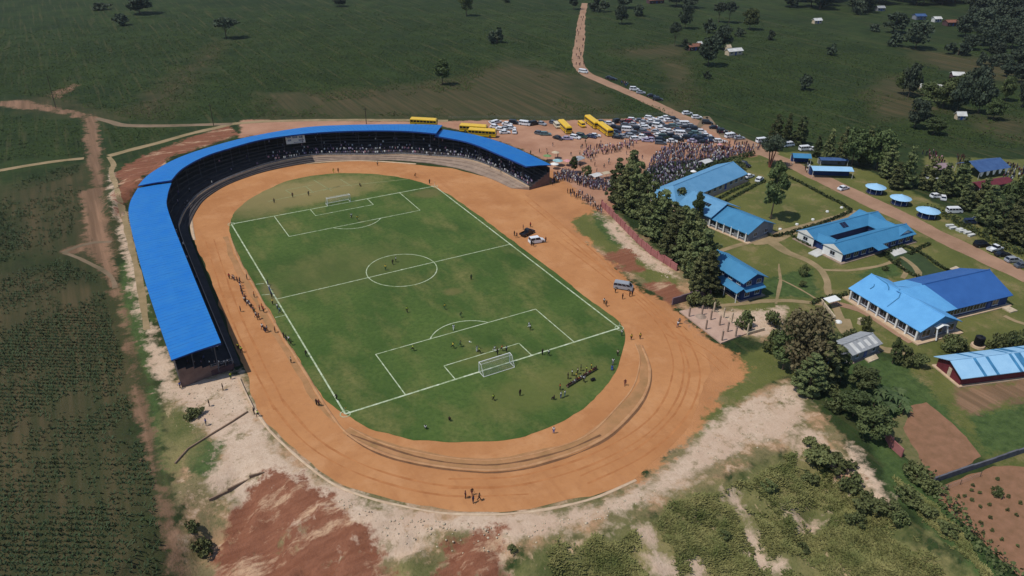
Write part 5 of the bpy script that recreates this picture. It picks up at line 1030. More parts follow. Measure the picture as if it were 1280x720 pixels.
# rough grass on the slope and maize in the left field: nobody could count these
def tufts(name, X, Y, hgt, wid, blades, m, seed, label):
    q = np.random.RandomState(seed); n = len(X); Zb = height_np(X, Y); V = []
    for k in range(blades):
        a = q.rand(n)*6.283; l = hgt*(.55+.7*q.rand(n)); t = wid*(.3+q.rand(n)); ox, oy = q.normal(size=n)*wid*.35, q.normal(size=n)*wid*.35
        ux, uy = np.cos(a), np.sin(a); w = wid*.16*(0.7+.6*q.rand(n)); x, y = X+ox, Y+oy
        p = lambda f, z, s: np.stack([x+ux*t*f-uy*w*s, y+uy*t*f+ux*w*s, Zb-.03+z], 1)
        V.append(np.stack([p(0, 0*l, -1), p(0, 0*l, 1), p(.9, l*.92, .8), p(.9, l*.92, -.8)], 1).reshape(-1, 3))
    V = np.concatenate(V); return tag(link(name, np_mesh(name, V, np.arange(len(V)).reshape(-1, 4), m)), label, name.replace('_', ' '), kind='stuff')
q = np.random.RandomState(4)
X = q.uniform(-32, 45, 90000); Y = q.uniform(-140, -95, 90000)
dens = np.maximum(sdf(wpoly(*[(690, 690), (700, 676), (760, 668), (830, 640), (930, 592), (1000, 560), (1050, 575), (1100, 640), (1190, 700), (1260, 760), (690, 760)]), X, Y), sdf(wpoly((1085, 535), (1105, 548), (1160, 605), (1250, 715), (1240, 760), (1190, 690), (1110, 610)), X, Y))
keep = (dens+4*fbm(X, Y, 6, 21) > 0.5) & (fbm(X, Y, 4, 31)+.25*fbm(X, Y, 1.2, 33) > -0.16+.3*(q.rand(len(X))-.5)) & (np.max([sdf(p, X, Y) for p in Z['tan']], axis=0)+2*fbm(X, Y, 3, 35) < -.2)
tufts('rough_grass', X[keep][:40000], Y[keep][:40000], .26, .5, 4, m_scrub, 6, 'rough long grass and weeds on the slope below the stadium')
u, v = np.meshgrid(np.arange(-30, 190, .38), np.arange(-150, 150, 1.15)); a = R(-31)
u = u+q.normal(size=u.shape)*.12; v = v+q.normal(size=v.shape)*.05
X = (u*math.cos(a)-v*math.sin(a)).ravel()-110; Y = (u*math.sin(a)+v*math.cos(a)).ravel()+20
fieldp = wpoly((-60, 740), (-60, 215), (0, 222), (60, 213), (100, 206), (106, 260), (82, 305), (75, 320), (105, 335), (128, 350), (140, 390), (152, 440), (158, 500), (190, 600), (212, 740))
keep = (sdf(fieldp, X, Y)+1.5*fbm(X, Y, 5, 41) > .3) & (fbm(X, Y, 14, 43)+.5*fbm(X, Y, 3, 44)> -.62) & ((np.max([sdf(p, X, Y) for p in Z['dry'][:4]], axis=0)+14*fbm(X, Y, 10, 48) < 3) | (np.random.RandomState(5).rand(len(X)) < .4+.9*fbm(X, Y, 5, 49))) & (np.random.RandomState(3).rand(len(X)) < .74+1.5*fbm(X, Y, 26, 45)+.9*fbm(X*.5+Y*.3, Y*.87-X*.5, 5, 46))
print('maize', keep.sum())
tufts('maize_crop', X[keep], Y[keep], .5, .5, 4, m_maize, 8, 'dark green maize crop in rows filling the field left of the grandstand')

u, v = np.meshgrid(np.arange(-120, 640, 1.15), np.arange(-420, 420, 1.6)); a = R(58); q = np.random.RandomState(14)
u = u+q.normal(size=u.shape)*.25; v = v+q.normal(size=v.shape)*.2
X = (u*math.cos(a)-v*math.sin(a)).ravel()-20; Y = (u*math.sin(a)+v*math.cos(a)).ravel()+90
FP = [wpoly((-40, 0), (712, 0), (716, 85), (742, 106), (840, 140), (600, 145), (300, 147), (215, 151), (165, 150), (122, 138), (60, 122), (-40, 116)), wpoly((738, 0), (960, 20), (1100, 60), (1290, 120), (1290, 186), (1150, 186), (1040, 178), (960, 165), (910, 150), (850, 135), (760, 96), (734, 78)), wpoly((132, 160), (180, 161), (235, 162), (180, 178), (140, 190)), wpoly((-40, 140), (98, 152), (106, 192), (-40, 205))]
keep = (np.max([sdf(p, X, Y) for p in FP], axis=0)+2*fbm(X, Y, 9, 51) > 0) & (q.rand(len(X)) < (.72+.6*fbm(X, Y, 40, 52)+.5*fbm(X, Y, 9, 53))*np.clip((640-np.hypot(X-CX, Y-CY))/220, 0, 1)) & (np.max([sdf(p, X, Y) for p in Z['dry']], axis=0)+40*fbm(X, Y, 18, 54) < 4)
print('far crop', keep.sum()); X, Y = X[keep], Y[keep]
tufts('field_crop', X, Y, .34, 1.0, 3, mat('field_crop_leaves', (66, 80, 38), .8, rgb2=(46, 60, 28), scale=.04, spec=.1), 15, 'dark green crops in faint rows across the fields beyond the grandstand')

def inpoly(poly, n, sd, sep=.55):
    q = random.Random(sd); P = [G(*p) for p in poly]; xs = [p[0] for p in P]; ys = [p[1] for p in P]; out = []
    for _ in range(n*60):
        x, y = q.uniform(min(xs), max(xs)), q.uniform(min(ys), max(ys))
        if float(sdf(P, [x], [y])[0]) > 0 and all((x-a)**2+(y-b)**2 > sep*sep for a, b in out[-400:]):
            out.append((x, y))
            if len(out) == n: break
    return out
# ------------------------------------------------------------------ VEHICLES
def paint(name, rgb): return mat('paint_'+name, rgb, .35, .04, spec=.5)
PAINT = dict(white=paint('white', (222, 224, 226)), silver=paint('silver', (150, 154, 160)), grey=paint('grey', (88, 94, 102)), dark=paint('dark', (28, 30, 36)), navy=paint('navy', (40, 52, 84)), teal=paint('teal', (92, 118, 118)), red=paint('red', (150, 28, 36)), maroon=paint('maroon', (84, 36, 44)), lilac=paint('lilac', (168, 156, 178)), green=paint('green', (44, 66, 52)), yellow=paint('yellow', (228, 184, 32)), cream=paint('cream', (206, 196, 170)), black=paint('black', (18, 18, 20)), brown=paint('brown', (86, 62, 52)))
def wheels(o, xs, y, r=.32, w=.2):
    for x in xs:
        for s in (-1, 1):
            b = MB(); vs = 14; pts = []
            b.T = Matrix.Translation((x, s*y, r)) @ Matrix.Rotation(math.pi/2, 4, 'X'); b.cone(0, 0, -w/2, w/2, r, r, vs); wl = b.build('wheel', m_tyre, o)
            c = MB(); c.T = b.T; c.cone(0, 0, -w/2-.015, w/2+.015, r*.58, r*.58, vs); c.build('rim', m_rim, wl)
def vehicle(kind):
    """x forward, body along a side profile; glass, wheels and lamps are parts"""
    o = thing(kind, kind, 'car')
    b = MB(); g = MB()
    def prof(pts, w, wt=None, m=None):
        # pts: side outline (x, z); upper points may pull in to width wt
        zs = [p[1] for p in pts]; z0, z1 = min(zs), max(zs); n = len(pts)
        f = lambda z: w/2 if wt is None else w/2+(wt-w)/2*max(0, (z-z0)/(z1-z0))
        (m or b).add([(x, -f(z), z) for x, z in pts]+[(x, f(z), z) for x, z in pts], [tuple(range(n-1, -1, -1)), tuple(range(n, 2*n))]+[(k, (k+1) % n, n+(k+1) % n, n+k) for k in range(n)])
    if kind in ('saloon_car', 'hatchback_car', 'off_road_car', 'estate_car'):
        L, W, hb, ht = dict(saloon_car=(4.4, 1.72, .86, 1.42), hatchback_car=(3.9, 1.68, .9, 1.5), off_road_car=(4.7, 1.86, 1.08, 1.86), estate_car=(4.5, 1.74, .9, 1.5))[kind]
        x0, x1 = -L/2, L/2; r = .31 if kind != 'off_road_car' else .38
        prof([(x0, .3), (x1-.05, .26), (x1, .5), (x1-.12, .7), (x1-1.05, hb), (x0+.1, hb+.02), (x0, .75)], W, W*.96)
        cb = {'saloon_car': (x0+.55, x1-1.15, x0+1.0, x1-1.85), 'hatchback_car': (x0+.12, x1-.95, x0+.5, x1-1.6), 'off_road_car': (x0+.08, x1-1.35, x0+.25, x1-1.85), 'estate_car': (x0+.1, x1-1.15, x0+.4, x1-1.85)}[kind]
        g.frust((cb[0], -W*.46, cb[1], W*.46, hb+.01), (cb[2], -W*.39, cb[3], W*.39, ht-.03)); b.frust((cb[2]-.02, -W*.40, cb[3]+.02, W*.40, ht-.03), (cb[2]+.1, -W*.37, cb[3]-.12, W*.37, ht+.03))
        for s in (-1, 1):
            for xa, xb in ((cb[0], cb[2]), (cb[1], cb[3]), ((cb[0]+cb[1])/2, (cb[2]+cb[3])/2)): b.tube([(xa, s*W*.465, hb), (xb, s*W*.395, ht-.02)], .045, 4)
        xs = (x0+.8, x1-.8); lampx = x1-.06; lz = .62; ly = W*.36
    elif kind in ('minibus', 'van'):
        L, W, ht = 4.8, 1.75, 2.0; x0, x1 = -L/2, L/2; r = .33
        prof([(x0, .32), (x1, .3), (x1+.02, .85), (x1-.3, 1.15), (x0+.02, 1.15)], W, W*.98)
        g.frust((x0+.04, -W*.485, x1-.3, W*.485, 1.16), (x0+.12, -W*.45, x1-.95, W*.45, 1.75)); b.frust((x0+.06, -W*.455, x1-.88, W*.455, 1.75), (x0+.2, -W*.40, x1-1.1, W*.40, ht))
        for s in (-1, 1):
            for u in (0, .25, .5, .75, 1): b.tube([(x0+.04+(L-.34)*u, s*W*.488, 1.15), (x0+.12+(L-1.07)*u, s*W*.455, 1.76)], .05, 4)
        xs = (x0+.85, x1-.85); lampx = x1; lz = .7; ly = W*.38
    elif kind == 'pickup_truck':
        L, W = 5.1, 1.8; x0, x1 = -L/2, L/2; r = .38; hb, ht = 1.0, 1.75
        prof([(x0+2.1, .4), (x1, .36), (x1, .75), (x1-1.2, hb), (x0+2.1, hb)], W, W*.97)
        b.box(x0, -W/2, .5, x0+2.1, W/2, .66); b.box(x0, -W/2, .66, x0+2.1, -W/2+.07, 1.05); b.box(x0, W/2-.07, .66, x0+2.1, W/2, 1.05); b.box(x0, -W/2+.07, .66, x0+.07, W/2-.07, 1.05)
        g.frust((x0+2.1, -W*.46, x1-1.25, W*.46, hb+.01), (x0+2.25, -W*.4, x1-1.85, W*.4, ht-.03)); b.frust((x0+2.2, -W*.41, x1-1.82, W*.41, ht-.03), (x0+2.3, -W*.38, x1-1.95, W*.38, ht+.03))
        xs = (x0+1.0, x1-.9); lampx = x1-.03; lz = .68; ly = W*.38
    elif kind == 'school_bus':
        L, W, ht = 11.0, 2.5, 3.15; x0, x1 = -L/2, L/2; r = .5
        b.box(x0, -W/2, .45, x1, W/2, 1.55); b.box(x0, -W/2, 2.45, x1-.1, W/2, 2.75); b.frust((x0+.02, -W/2+.02, x1-.12, W/2-.02, 2.75), (x0+.25, -W/2+.3, x1-.4, W/2-.3, ht))
        g.box(x0+.03, -W/2+.03, 1.55, x1-.05, W/2-.03, 2.45)
        for s in (-1, 1):
            for k in range(9): b.box(x0+L*k/8-(.06 if k < 8 else .2), s*W/2-.03, 1.55, x0+L*k/8+(.06 if k else .14), s*W/2+.03, 2.45)
        xs = (x0+2.4, x1-2.2); lampx = x1; lz = .85; ly = 1.0
    body = b.build('body', PAINT['white'], o); body.material_slots[0].link = 'OBJECT'; body.material_slots[0].material = PAINT['white']
    g.build('windows', m_glass, o); wheels(o, xs, (W/2-.1), r, .22 if r < .45 else .3)
    if kind == 'school_bus': s = MB(); s.box(x0-.02, -W/2-.02, 1.15, x1+.02, W/2+.02, 1.3); s.box(x0-.03, -W/2+.3, .5, x0-.01, W/2-.3, .7); s.build('stripe', m_black, o)
    for s in (-1, 1): h = MB(); h.box(lampx-.1, s*ly-.16, lz-.08, lampx+.02, s*ly+.16, lz+.08); h.build('headlight', m_lamp, o)
    note(o); return [o, False]
VEH = {k: vehicle(k) for k in ('saloon_car', 'hatchback_car', 'estate_car', 'off_road_car', 'minibus', 'van', 'pickup_truck', 'school_bus')}
q = random.Random(61)
NICE = dict(saloon_car='saloon car', hatchback_car='hatchback', estate_car='estate car', off_road_car='off-road car', minibus='minibus', van='van', pickup_truck='pickup truck', school_bus='bus')
CARS = []
def car(px_, py_, kind, colr, ang, place, label=None, xy=None, z=0.0):
    """ang: heading in the photograph's ground, degrees from world +x"""
    x, y = xy or G(px_, py_); r, used = VEH[kind]; loc = (x, y, z)
    if not used: VEH[kind][1] = True; r.location = loc; r.rotation_euler = (0, 0, R(ang)); o = r
    else: o = dup(r, loc, R(ang))
    for c in (CH.get(o.name) or CH[kind]):
        if c.name.split('.')[0] == 'body': c.material_slots[0].link = 'OBJECT'; c.material_slots[0].material = PAINT[colr]
    tag(o, label or '', {'school_bus': 'bus', 'minibus': 'minibus', 'van': 'van', 'pickup_truck': 'pickup truck'}.get(kind, 'car'))
    if not label: CARS.append((o, px_, f"{'charcoal' if colr == 'dark' else colr} {NICE[kind]}", place))
    return o
S_, H_, E_, O_, MB_, V_, PK = 'saloon_car', 'hatchback_car', 'estate_car', 'off_road_car', 'minibus', 'van', 'pickup_truck'
# on and beside the track
car(671, 303, O_, 'white', -8, '', 'white four wheel drive parked on the track beside the touchline')
car(659, 293, PK, 'dark', 20, '', 'dark pickup truck packed with people beside the white track car')
car(779, 361, MB_, 'silver', -48, '', 'silver minibus parked on the right bend of the track')
# buses
BUSA, BUSB = -106, -103
for px_, py_, a, lb in [(530, 157, -38, 'yellow bus showing only its roof behind the grandstand'), (592, 165, -40, 'yellow bus parked broadside behind the low end of the grandstand roof, farther of two'), (603, 170.5, -40, 'yellow bus parked broadside behind the low end of the grandstand roof, nearer of two')]:
    car(px_, py_, 'school_bus', 'yellow', a, '', lb)
car(706, 163, 'school_bus', 'yellow', BUSA, '', 'yellow bus standing alone left of the pair of long buses'); car(740, 157, 'school_bus', 'yellow', BUSB, '', 'yellow bus, rear one of the nose-to-tail pair'); car(756, 166, 'school_bus', 'yellow', BUSB, '', 'yellow bus, front one of the nose-to-tail pair'); car(727, 158, MB_, 'yellow', BUSB, '', 'small yellow minibus between the two rows of yellow buses'); car(696, 159, MB_, 'cream', BUSA, '', 'cream minibus tight against the left side of the lone yellow bus')
PA, PB, PC, PD = "in the car cluster behind the grandstand's end", 'among the sparse cars left of the buses', "in the car park's back rows", "in the car park's front rows"
for px_, py_, k, c, a, pl in [
    (621, 154, E_, 'white', 10, PA), (619, 160, S_, 'white', -50, PA), (626, 163, S_, 'white', -45, PA), (631, 167, S_, 'white', -20, PA), (634, 156.5, S_, 'white', -50, PA), (639, 161.5, H_, 'white', -40, PA), (643, 166, S_, 'white', 60, PA), (643, 155, O_, 'dark', -40, PA), (632, 162, S_, 'silver', -40, PA), (615, 155, S_, 'white', 80, PA),
    (656, 156.5, MB_, 'white', -50, PB), (668, 156, O_, 'dark', 5, PB), (677, 156, S_, 'silver', -70, PB), (692, 155, H_, 'grey', -70, PB), (682, 169, E_, 'teal', -30, PB), (674, 168, H_, 'grey', -60, PB), (697.5, 174, S_, 'dark', -75, PB), (709, 174.5, S_, 'lilac', -30, PB), (719, 173, E_, 'white', -60, PB), (727, 172, O_, 'green', -60, PB), (739, 172, S_, 'navy', -60, PB), (744, 171, S_, 'white', -30, PB),
    (752, 154, S_, 'grey', -40, PC), (762, 156, H_, 'white', -30, PC), (772, 153.5, O_, 'dark', 0, PC), (779, 154, H_, 'brown', 0, PC), (788, 154.5, O_, 'red', -20, PC), (800, 152, S_, 'grey', -30, PC), (812, 149, E_, 'white', -50, PC), (814, 153.5, S_, 'white', -30, PC), (826, 150.5, S_, 'white', -20, PC), (833, 148.5, S_, 'white', -30, PC), (836, 152, S_, 'white', -10, PC), (823, 153, H_, 'white', -20, PC), (842, 151, O_, 'dark', -30, PC), (805, 154, S_, 'silver', -40, PC), (792, 157, S_, 'silver', -60, PC), (768, 160, S_, 'dark', -40, PC),
    (784, 164, MB_, 'white', -40, PC), (807, 161, E_, 'white', -30, PC), (797, 163, O_, 'dark', -30, PC), (822, 159, O_, 'white', -50, PC), (842, 159, E_, 'teal', -30, PC), (834, 160, S_, 'grey', -30, PC), (856, 157, MB_, 'white', -30, PC), (864, 159, H_, 'silver', -40, PC), (850, 158, S_, 'silver', -30, PC), (869, 163, O_, 'dark', -40, PC), (816, 158, S_, 'dark', -40, PC),
    (770, 166, S_, 'navy', -50, PD), (776, 163, O_, 'dark', -40, PD), (779, 172, S_, 'silver', -40, PD), (772, 173, S_, 'dark', -50, PD), (786, 170, S_, 'navy', -40, PD), (794, 168, E_, 'grey', -40, PD), (795, 175, E_, 'white', -20, PD), (789, 171, H_, 'silver', -40, PD), (811, 171, O_, 'maroon', -30, PD), (815, 176, S_, 'lilac', -40, PD), (809, 177, S_, 'lilac', -40, PD), (826, 162, S_, 'white', -40, PD), (820, 166, S_, 'silver', -50, PD), (823, 171, S_, 'white', -60, PD), (831, 168, E_, 'white', -20, PD), (837, 165.5, E_, 'white', -20, PD), (840, 172, O_, 'dark', -30, PD), (840, 178, S_, 'white', -40, PD), (830, 173, O_, 'green', -30, PD), (826, 177, O_, 'dark', -30, PD), (851, 169, MB_, 'white', -40, PD), (856, 173, S_, 'white', -30, PD), (870, 168, E_, 'teal', -35, PD), (860, 174, O_, 'dark', -40, PD), (877, 166, H_, 'white', -40, PD), (883, 171, S_, 'white', -40, PD), (866, 178, S_, 'lilac', -40, PD), (875, 176, O_, 'dark', -40, PD), (884, 177, S_, 'navy', -30, PD), (890, 175, H_, 'grey', -30, PD), (899, 178, E_, 'white', -30, PD), (847, 176, O_, 'dark', -40, PD), (864, 170, S_, 'green', -40, PD), (880, 174, O_, 'dark', -40, PD), (870, 173, S_, 'navy', -30, PD), (878, 179, S_, 'dark', -30, PD)]:
    car(px_, py_, k, c, a, pl)
PR, PS, PV = 'on the dirt road above the car park', 'on the verge of the school road under the trees', 'by the vehicles at the top end of the school road'
for px_, py_, k, c, a, pl in [(729, 91, MB_, 'white', -60, 'at the bend of the dirt road'), (762, 98.5, S_, 'dark', -40, PR), (766, 100, S_, 'dark', -40, PR), (793, 113, O_, 'white', -30, PR), (801, 117, S_, 'silver', -35, PR), (814, 121, S_, 'dark', -35, PR), (822, 125.5, O_, 'dark', -35, PR), (859, 143, E_, 'white', -15, PR), (871, 148, E_, 'white', -25, PR), (884, 155, O_, 'dark', -35, PR), (893, 161, S_, 'dark', -35, PR), (903, 166, O_, 'dark', -35, PR), (913, 172, V_, 'white', -10, PR), (924, 174, S_, 'silver', -20, PR),
    (952, 178, MB_, 'white', -10, PV), (960, 186, S_, 'white', 20, PV), (985, 183, MB_, 'white', -10, PV), (1006, 188, V_, 'white', -15, PV), (1018, 188, S_, 'white', -30, PV), (975, 182, S_, 'silver', -20, PV),
    (936, 222, S_, 'white', 10, 'on the grass at the end of the two-winged block'), (949, 226, E_, 'white', 25, 'on the grass at the end of the two-winged block'), (930, 208, O_, 'dark', -70, 'in the shade behind the two-winged block'), (1054, 237, S_, 'white', 0, 'parked at the end of the long pale blue shelter'),
    (1192, 266, MB_, 'white', -25, 'in the grove behind the dark hedge'), (1213, 279, E_, 'navy', -25, 'in the grove behind the dark hedge'), (1222, 277, S_, 'silver', -25, 'in the grove behind the dark hedge'), (1160, 222, S_, 'white', -20, 'in the clearing left of the blue marquee'), (1166, 224, E_, 'white', -40, 'in the clearing left of the blue marquee'), (1170, 247, H_, 'white', -20, 'in the trees above the nearest round hut'), (1178, 249, H_, 'white', 40, 'in the trees above the nearest round hut'), (1244, 290, H_, 'red', -20, 'behind the dark hedge at the right edge'),
    (1227, 308, O_, 'black', -20, PS), (1243, 313, PK, 'white', -5, PS), (1253, 320, S_, 'dark', -25, PS), (1266, 327, E_, 'silver', -20, PS), (1278, 334, S_, 'grey', -25, PS)]:
    car(px_, py_, k, c, a, pl)
taken = [(c[0].location.x, c[0].location.y) for c in CARS]; n_ = 0
for x, y in inpoly([(764, 151), (838, 148), (885, 166), (902, 178), (870, 181), (800, 180), (766, 174)], 90, 62, 2.6):
    if min(math.hypot(x-a, y-b) for a, b in taken) < 3.0: continue
    taken.append((x, y)); d = Vector((x, y, 0))-CAMP; px_ = 640+FOC*d.dot(AR)/d.dot(AF); py_ = 360-FOC*d.dot(AU)/d.dot(AF)
    car(px_, py_, q.choice((S_, S_, E_, H_, O_)), q.choice(('white', 'white', 'white', 'silver', 'silver', 'grey', 'dark', 'teal', 'navy')), q.choice((-30, -40, -50)), PC if py_ < 164 else PD, xy=(x, y)); n_ += 1
print('extra cars', n_)
label_cluster(CARS)
for k, (px_, py_) in enumerate([(1187, 283), (1191, 286), (1199, 288), (1203, 290), (1209, 292), (1214, 295)]):
    x, y = G(px_, py_); b = MB(); b.box(-1.1, -.45, 0, 1.1, .45, .45); b.box(-1.15, -.5, .45, 1.15, .5, .6); o = b.build('stone_bench', m_white_w); o.location = (x, y, 0); o.rotation_euler = (0, 0, R(-25+9*(k % 3)))
    tag(o, f'pale stone bench on the grass verge beyond the school road, {ordinal(k, 6)}', 'bench', 'pale benches on the verge')
for k, (px_, py_) in enumerate([(996, 281), (1016, 275), (1034, 265), (1052, 260), (975, 287)]):
    x, y = G(px_, py_); b = MB(); b.cone(0, 0, 0, .35, .5, .42, 10); b.cone(0, 0, .35, .42, .46, .3, 10); o = b.build('marker_stone', m_whitep); o.location = (x, y, 0.02); tag(o, f'whitewashed round stone at the edge of the lone tree lawn, {ordinal((1, 2, 3, 4, 0)[k], 5)}', 'stone', 'whitewashed stones round the lawn')

# market umbrellas and awnings at the end of the grandstand
def umbrella(px_, py_, r, h, m, label):
    x, y = G(px_, py_); o = thing('market_umbrella', label, 'umbrella', (x, y, 0)); b = MB(); b.tube([(0, 0, 0), (0, 0, h+.5)], .04, 5); b.build('pole', m_steel, o)
    b = MB(); b.cone(0, 0, h-.1, h+.45, r, .05, 8); b.build('canopy', m, o)
mg, mt_, mp = mat('green_canvas', (110, 140, 90), .8), mat('teal_canvas', (140, 176, 180), .8), mat('pink_canvas', (196, 140, 140), .8)
umbrella(684, 201, 1.6, 2.0, mg, 'green market umbrella just behind the end of the grandstand roof'); umbrella(694, 198, 1.5, 2.4, m_cream_w, 'tall cream market umbrella behind the end of the grandstand roof'); umbrella(697, 207, 1.9, 2.0, mt_, 'teal market umbrella beside the end of the grandstand roof'); umbrella(693, 211, 1.5, 1.9, m_whitep, 'white market umbrella touching the end of the grandstand roof'); umbrella(709, 207, 1.5, 1.9, mp, 'pink market umbrella right of the teal one')
canopy('awning', 'white and grey awning of a market stall among the umbrellas', 'awning', 722, 205, R(20), 4.2, 3.4, 2.1, m_grey_roof, .5)
canopy('awning', 'white awning in the crowd near the pink wall', 'awning', 744, 226, R(10), 4, 3, 2.1, m_white_roof, .4); canopy('awning', 'cream awning beside the white one at the conifers', 'awning', 756, 223, R(0), 3, 2.4, 2.0, m_cream_w, .4); canopy('awning', 'white awning in front of the purple crowd', 'awning', 881, 209, R(10), 4.6, 3, 2.2, m_white_roof, .5); umbrella(866, 220, 1.1, 1.8, m_whitep, 'small white umbrella inside the purple crowd'); umbrella(899, 186, 1.0, 1.8, mp, 'small pink umbrella between car park and purple crowd')

# farmhouses in the far fields
def farm(px_, py_, L, W, e, az, wm, rm, label):
    x, y = G(px_, py_); h, T = small_house('farmhouse', label, 'farmhouse', (x, y), R(az), L, W, e, 1.1, wm, rm, .4, plin=False)
farm(862, 64, 8.4, 4.5, 2.6, -8, m_brick_w, m_rust_roof, 'rusty roofed farmhouse among dark trees above the car park'); farm(873, 60, 2.4, 2.6, 2.4, -8, m_white_w, m_white_roof, 'small white hut at the end of the rusty roofed farmhouse'); farm(911, 70, 9.6, 3.9, 2.6, -6, m_cream_w, m_white_roof, 'long white roofed farm shed beside the largest dark tree'); farm(909, 65, 2.4, 2.3, 2.8, -6, m_cream_w, m_cream_w, 'small pale hut left of the long white farm shed')
farm(812, 5, 13.2, 5.2, 2.8, -8, m_brick_w, m_rust_roof, 'reddish roofed farmhouse at the top edge'); farm(1018, 30, 6.0, 3.2, 2.5, -12, m_cream_w, m_white_roof, 'tiny white shack in the far field under the tree belt'); farm(1145, 25, 7.8, 5.2, 2.8, -20, m_grey_w, m_dark_roof, 'grey roofed farmhouse under the tree belt'); farm(1168, 28, 5.4, 3.9, 2.6, -20, m_white_w, m_white_roof, 'small white farm building between grey and orange roofs'); farm(1184, 33, 9.0, 5.9, 2.8, -20, m_brick_w, m_rust_roof, 'orange brown roofed farmhouse under the tree belt'); farm(1097, 14, 6.0, 3.9, 2.6, -20, m_grey_w, m_grey_roof, 'grey hut at the left of the tree belt')
farm(1190, 101, 5.4, 5.2, 3.0, -40, m_brick_w, m_white_roof, 'white gabled farmhouse in the upper right field'); farm(1150, 115, 9.6, 3.2, 2.6, -42, m_cream_w, m_white_roof, 'long narrow white farm shed in the grove'); farm(1196, 150, 3.6, 2.6, 2.2, -30, m_cream_w, m_white_roof, 'tiny white shed below the grove')

# utility poles beyond the grandstand
for px_, py_, h in [(267, 157, 9), (70, 135, 14), (458, 155, 7)]:
    x, y = G(px_, py_); o = thing('utility_pole', {267: 'dark wooden pole standing beside the field path junction', 70: 'thin grey pole standing in the upper left field', 458: 'short dark pole just behind the blue grandstand roof'}[px_], 'pole', (x, y, 0)); b = MB(); b.tube([(0, 0, 0), (0, 0, h)], [.16, .1], 6); b.build('shaft', m_wood_d, o); b = MB(); b.box(-.9, -.05, h-.9, .9, .05, h-.78); b.build('crossarm', m_wood_d, o)

# ------------------------------------------------------------------ PEOPLE
def skin_mesh(name, verts, edges, m, sub=1, root=0):
    """grow one continuous surface along a skeleton; verts: (x, y, z, radius)"""
    bm = bmesh.new(); ly = bm.verts.layers.skin.verify()
    vs = []
    for k, (x, y, z, r) in enumerate(verts):
        v = bm.verts.new((x, y, z)); v[ly].radius = (r, r); v[ly].use_root = (k == root); vs.append(v)
    for a, b in edges: bm.edges.new((vs[a], vs[b]))
    me = bpy.data.meshes.new(name); bm.to_mesh(me); bm.free()
    o = bpy.data.objects.new('skin_tmp', me); COL.objects.link(o)
    o.modifiers.new('s', 'SKIN'); o.modifiers.new('u', 'SUBSURF').levels = sub; o.modifiers['u'].render_levels = sub
    dg = bpy.context.evaluated_depsgraph_get(); dg.update(); e = o.evaluated_get(dg); out = bpy.data.meshes.new_from_object(e); out.name = name
    bpy.data.objects.remove(o); bpy.data.meshes.remove(me); out.materials.clear(); out.materials.append(m)
    for p in out.polygons: p.use_smooth = True
    return out
CLOTH = {}
for n_, c_ in dict(white=(222, 222, 218), black=(24, 24, 26), navy=(44, 52, 86), blue=(50, 84, 160), purple=(104, 90, 116), mauve=(120, 102, 112), maroon=(96, 40, 48), red=(176, 42, 44), yellow=(214, 190, 70), green=(60, 96, 62), lime=(180, 200, 70), grey=(120, 122, 128), pink=(200, 150, 160), cream=(200, 186, 156), orange=(200, 110, 50), brown=(84, 64, 50), khaki=(130, 116, 84), teal=(80, 130, 140)).items():
    CLOTH[n_] = mat('cloth_'+n_, c_, .9, .08, scale=4)
POSE = {}
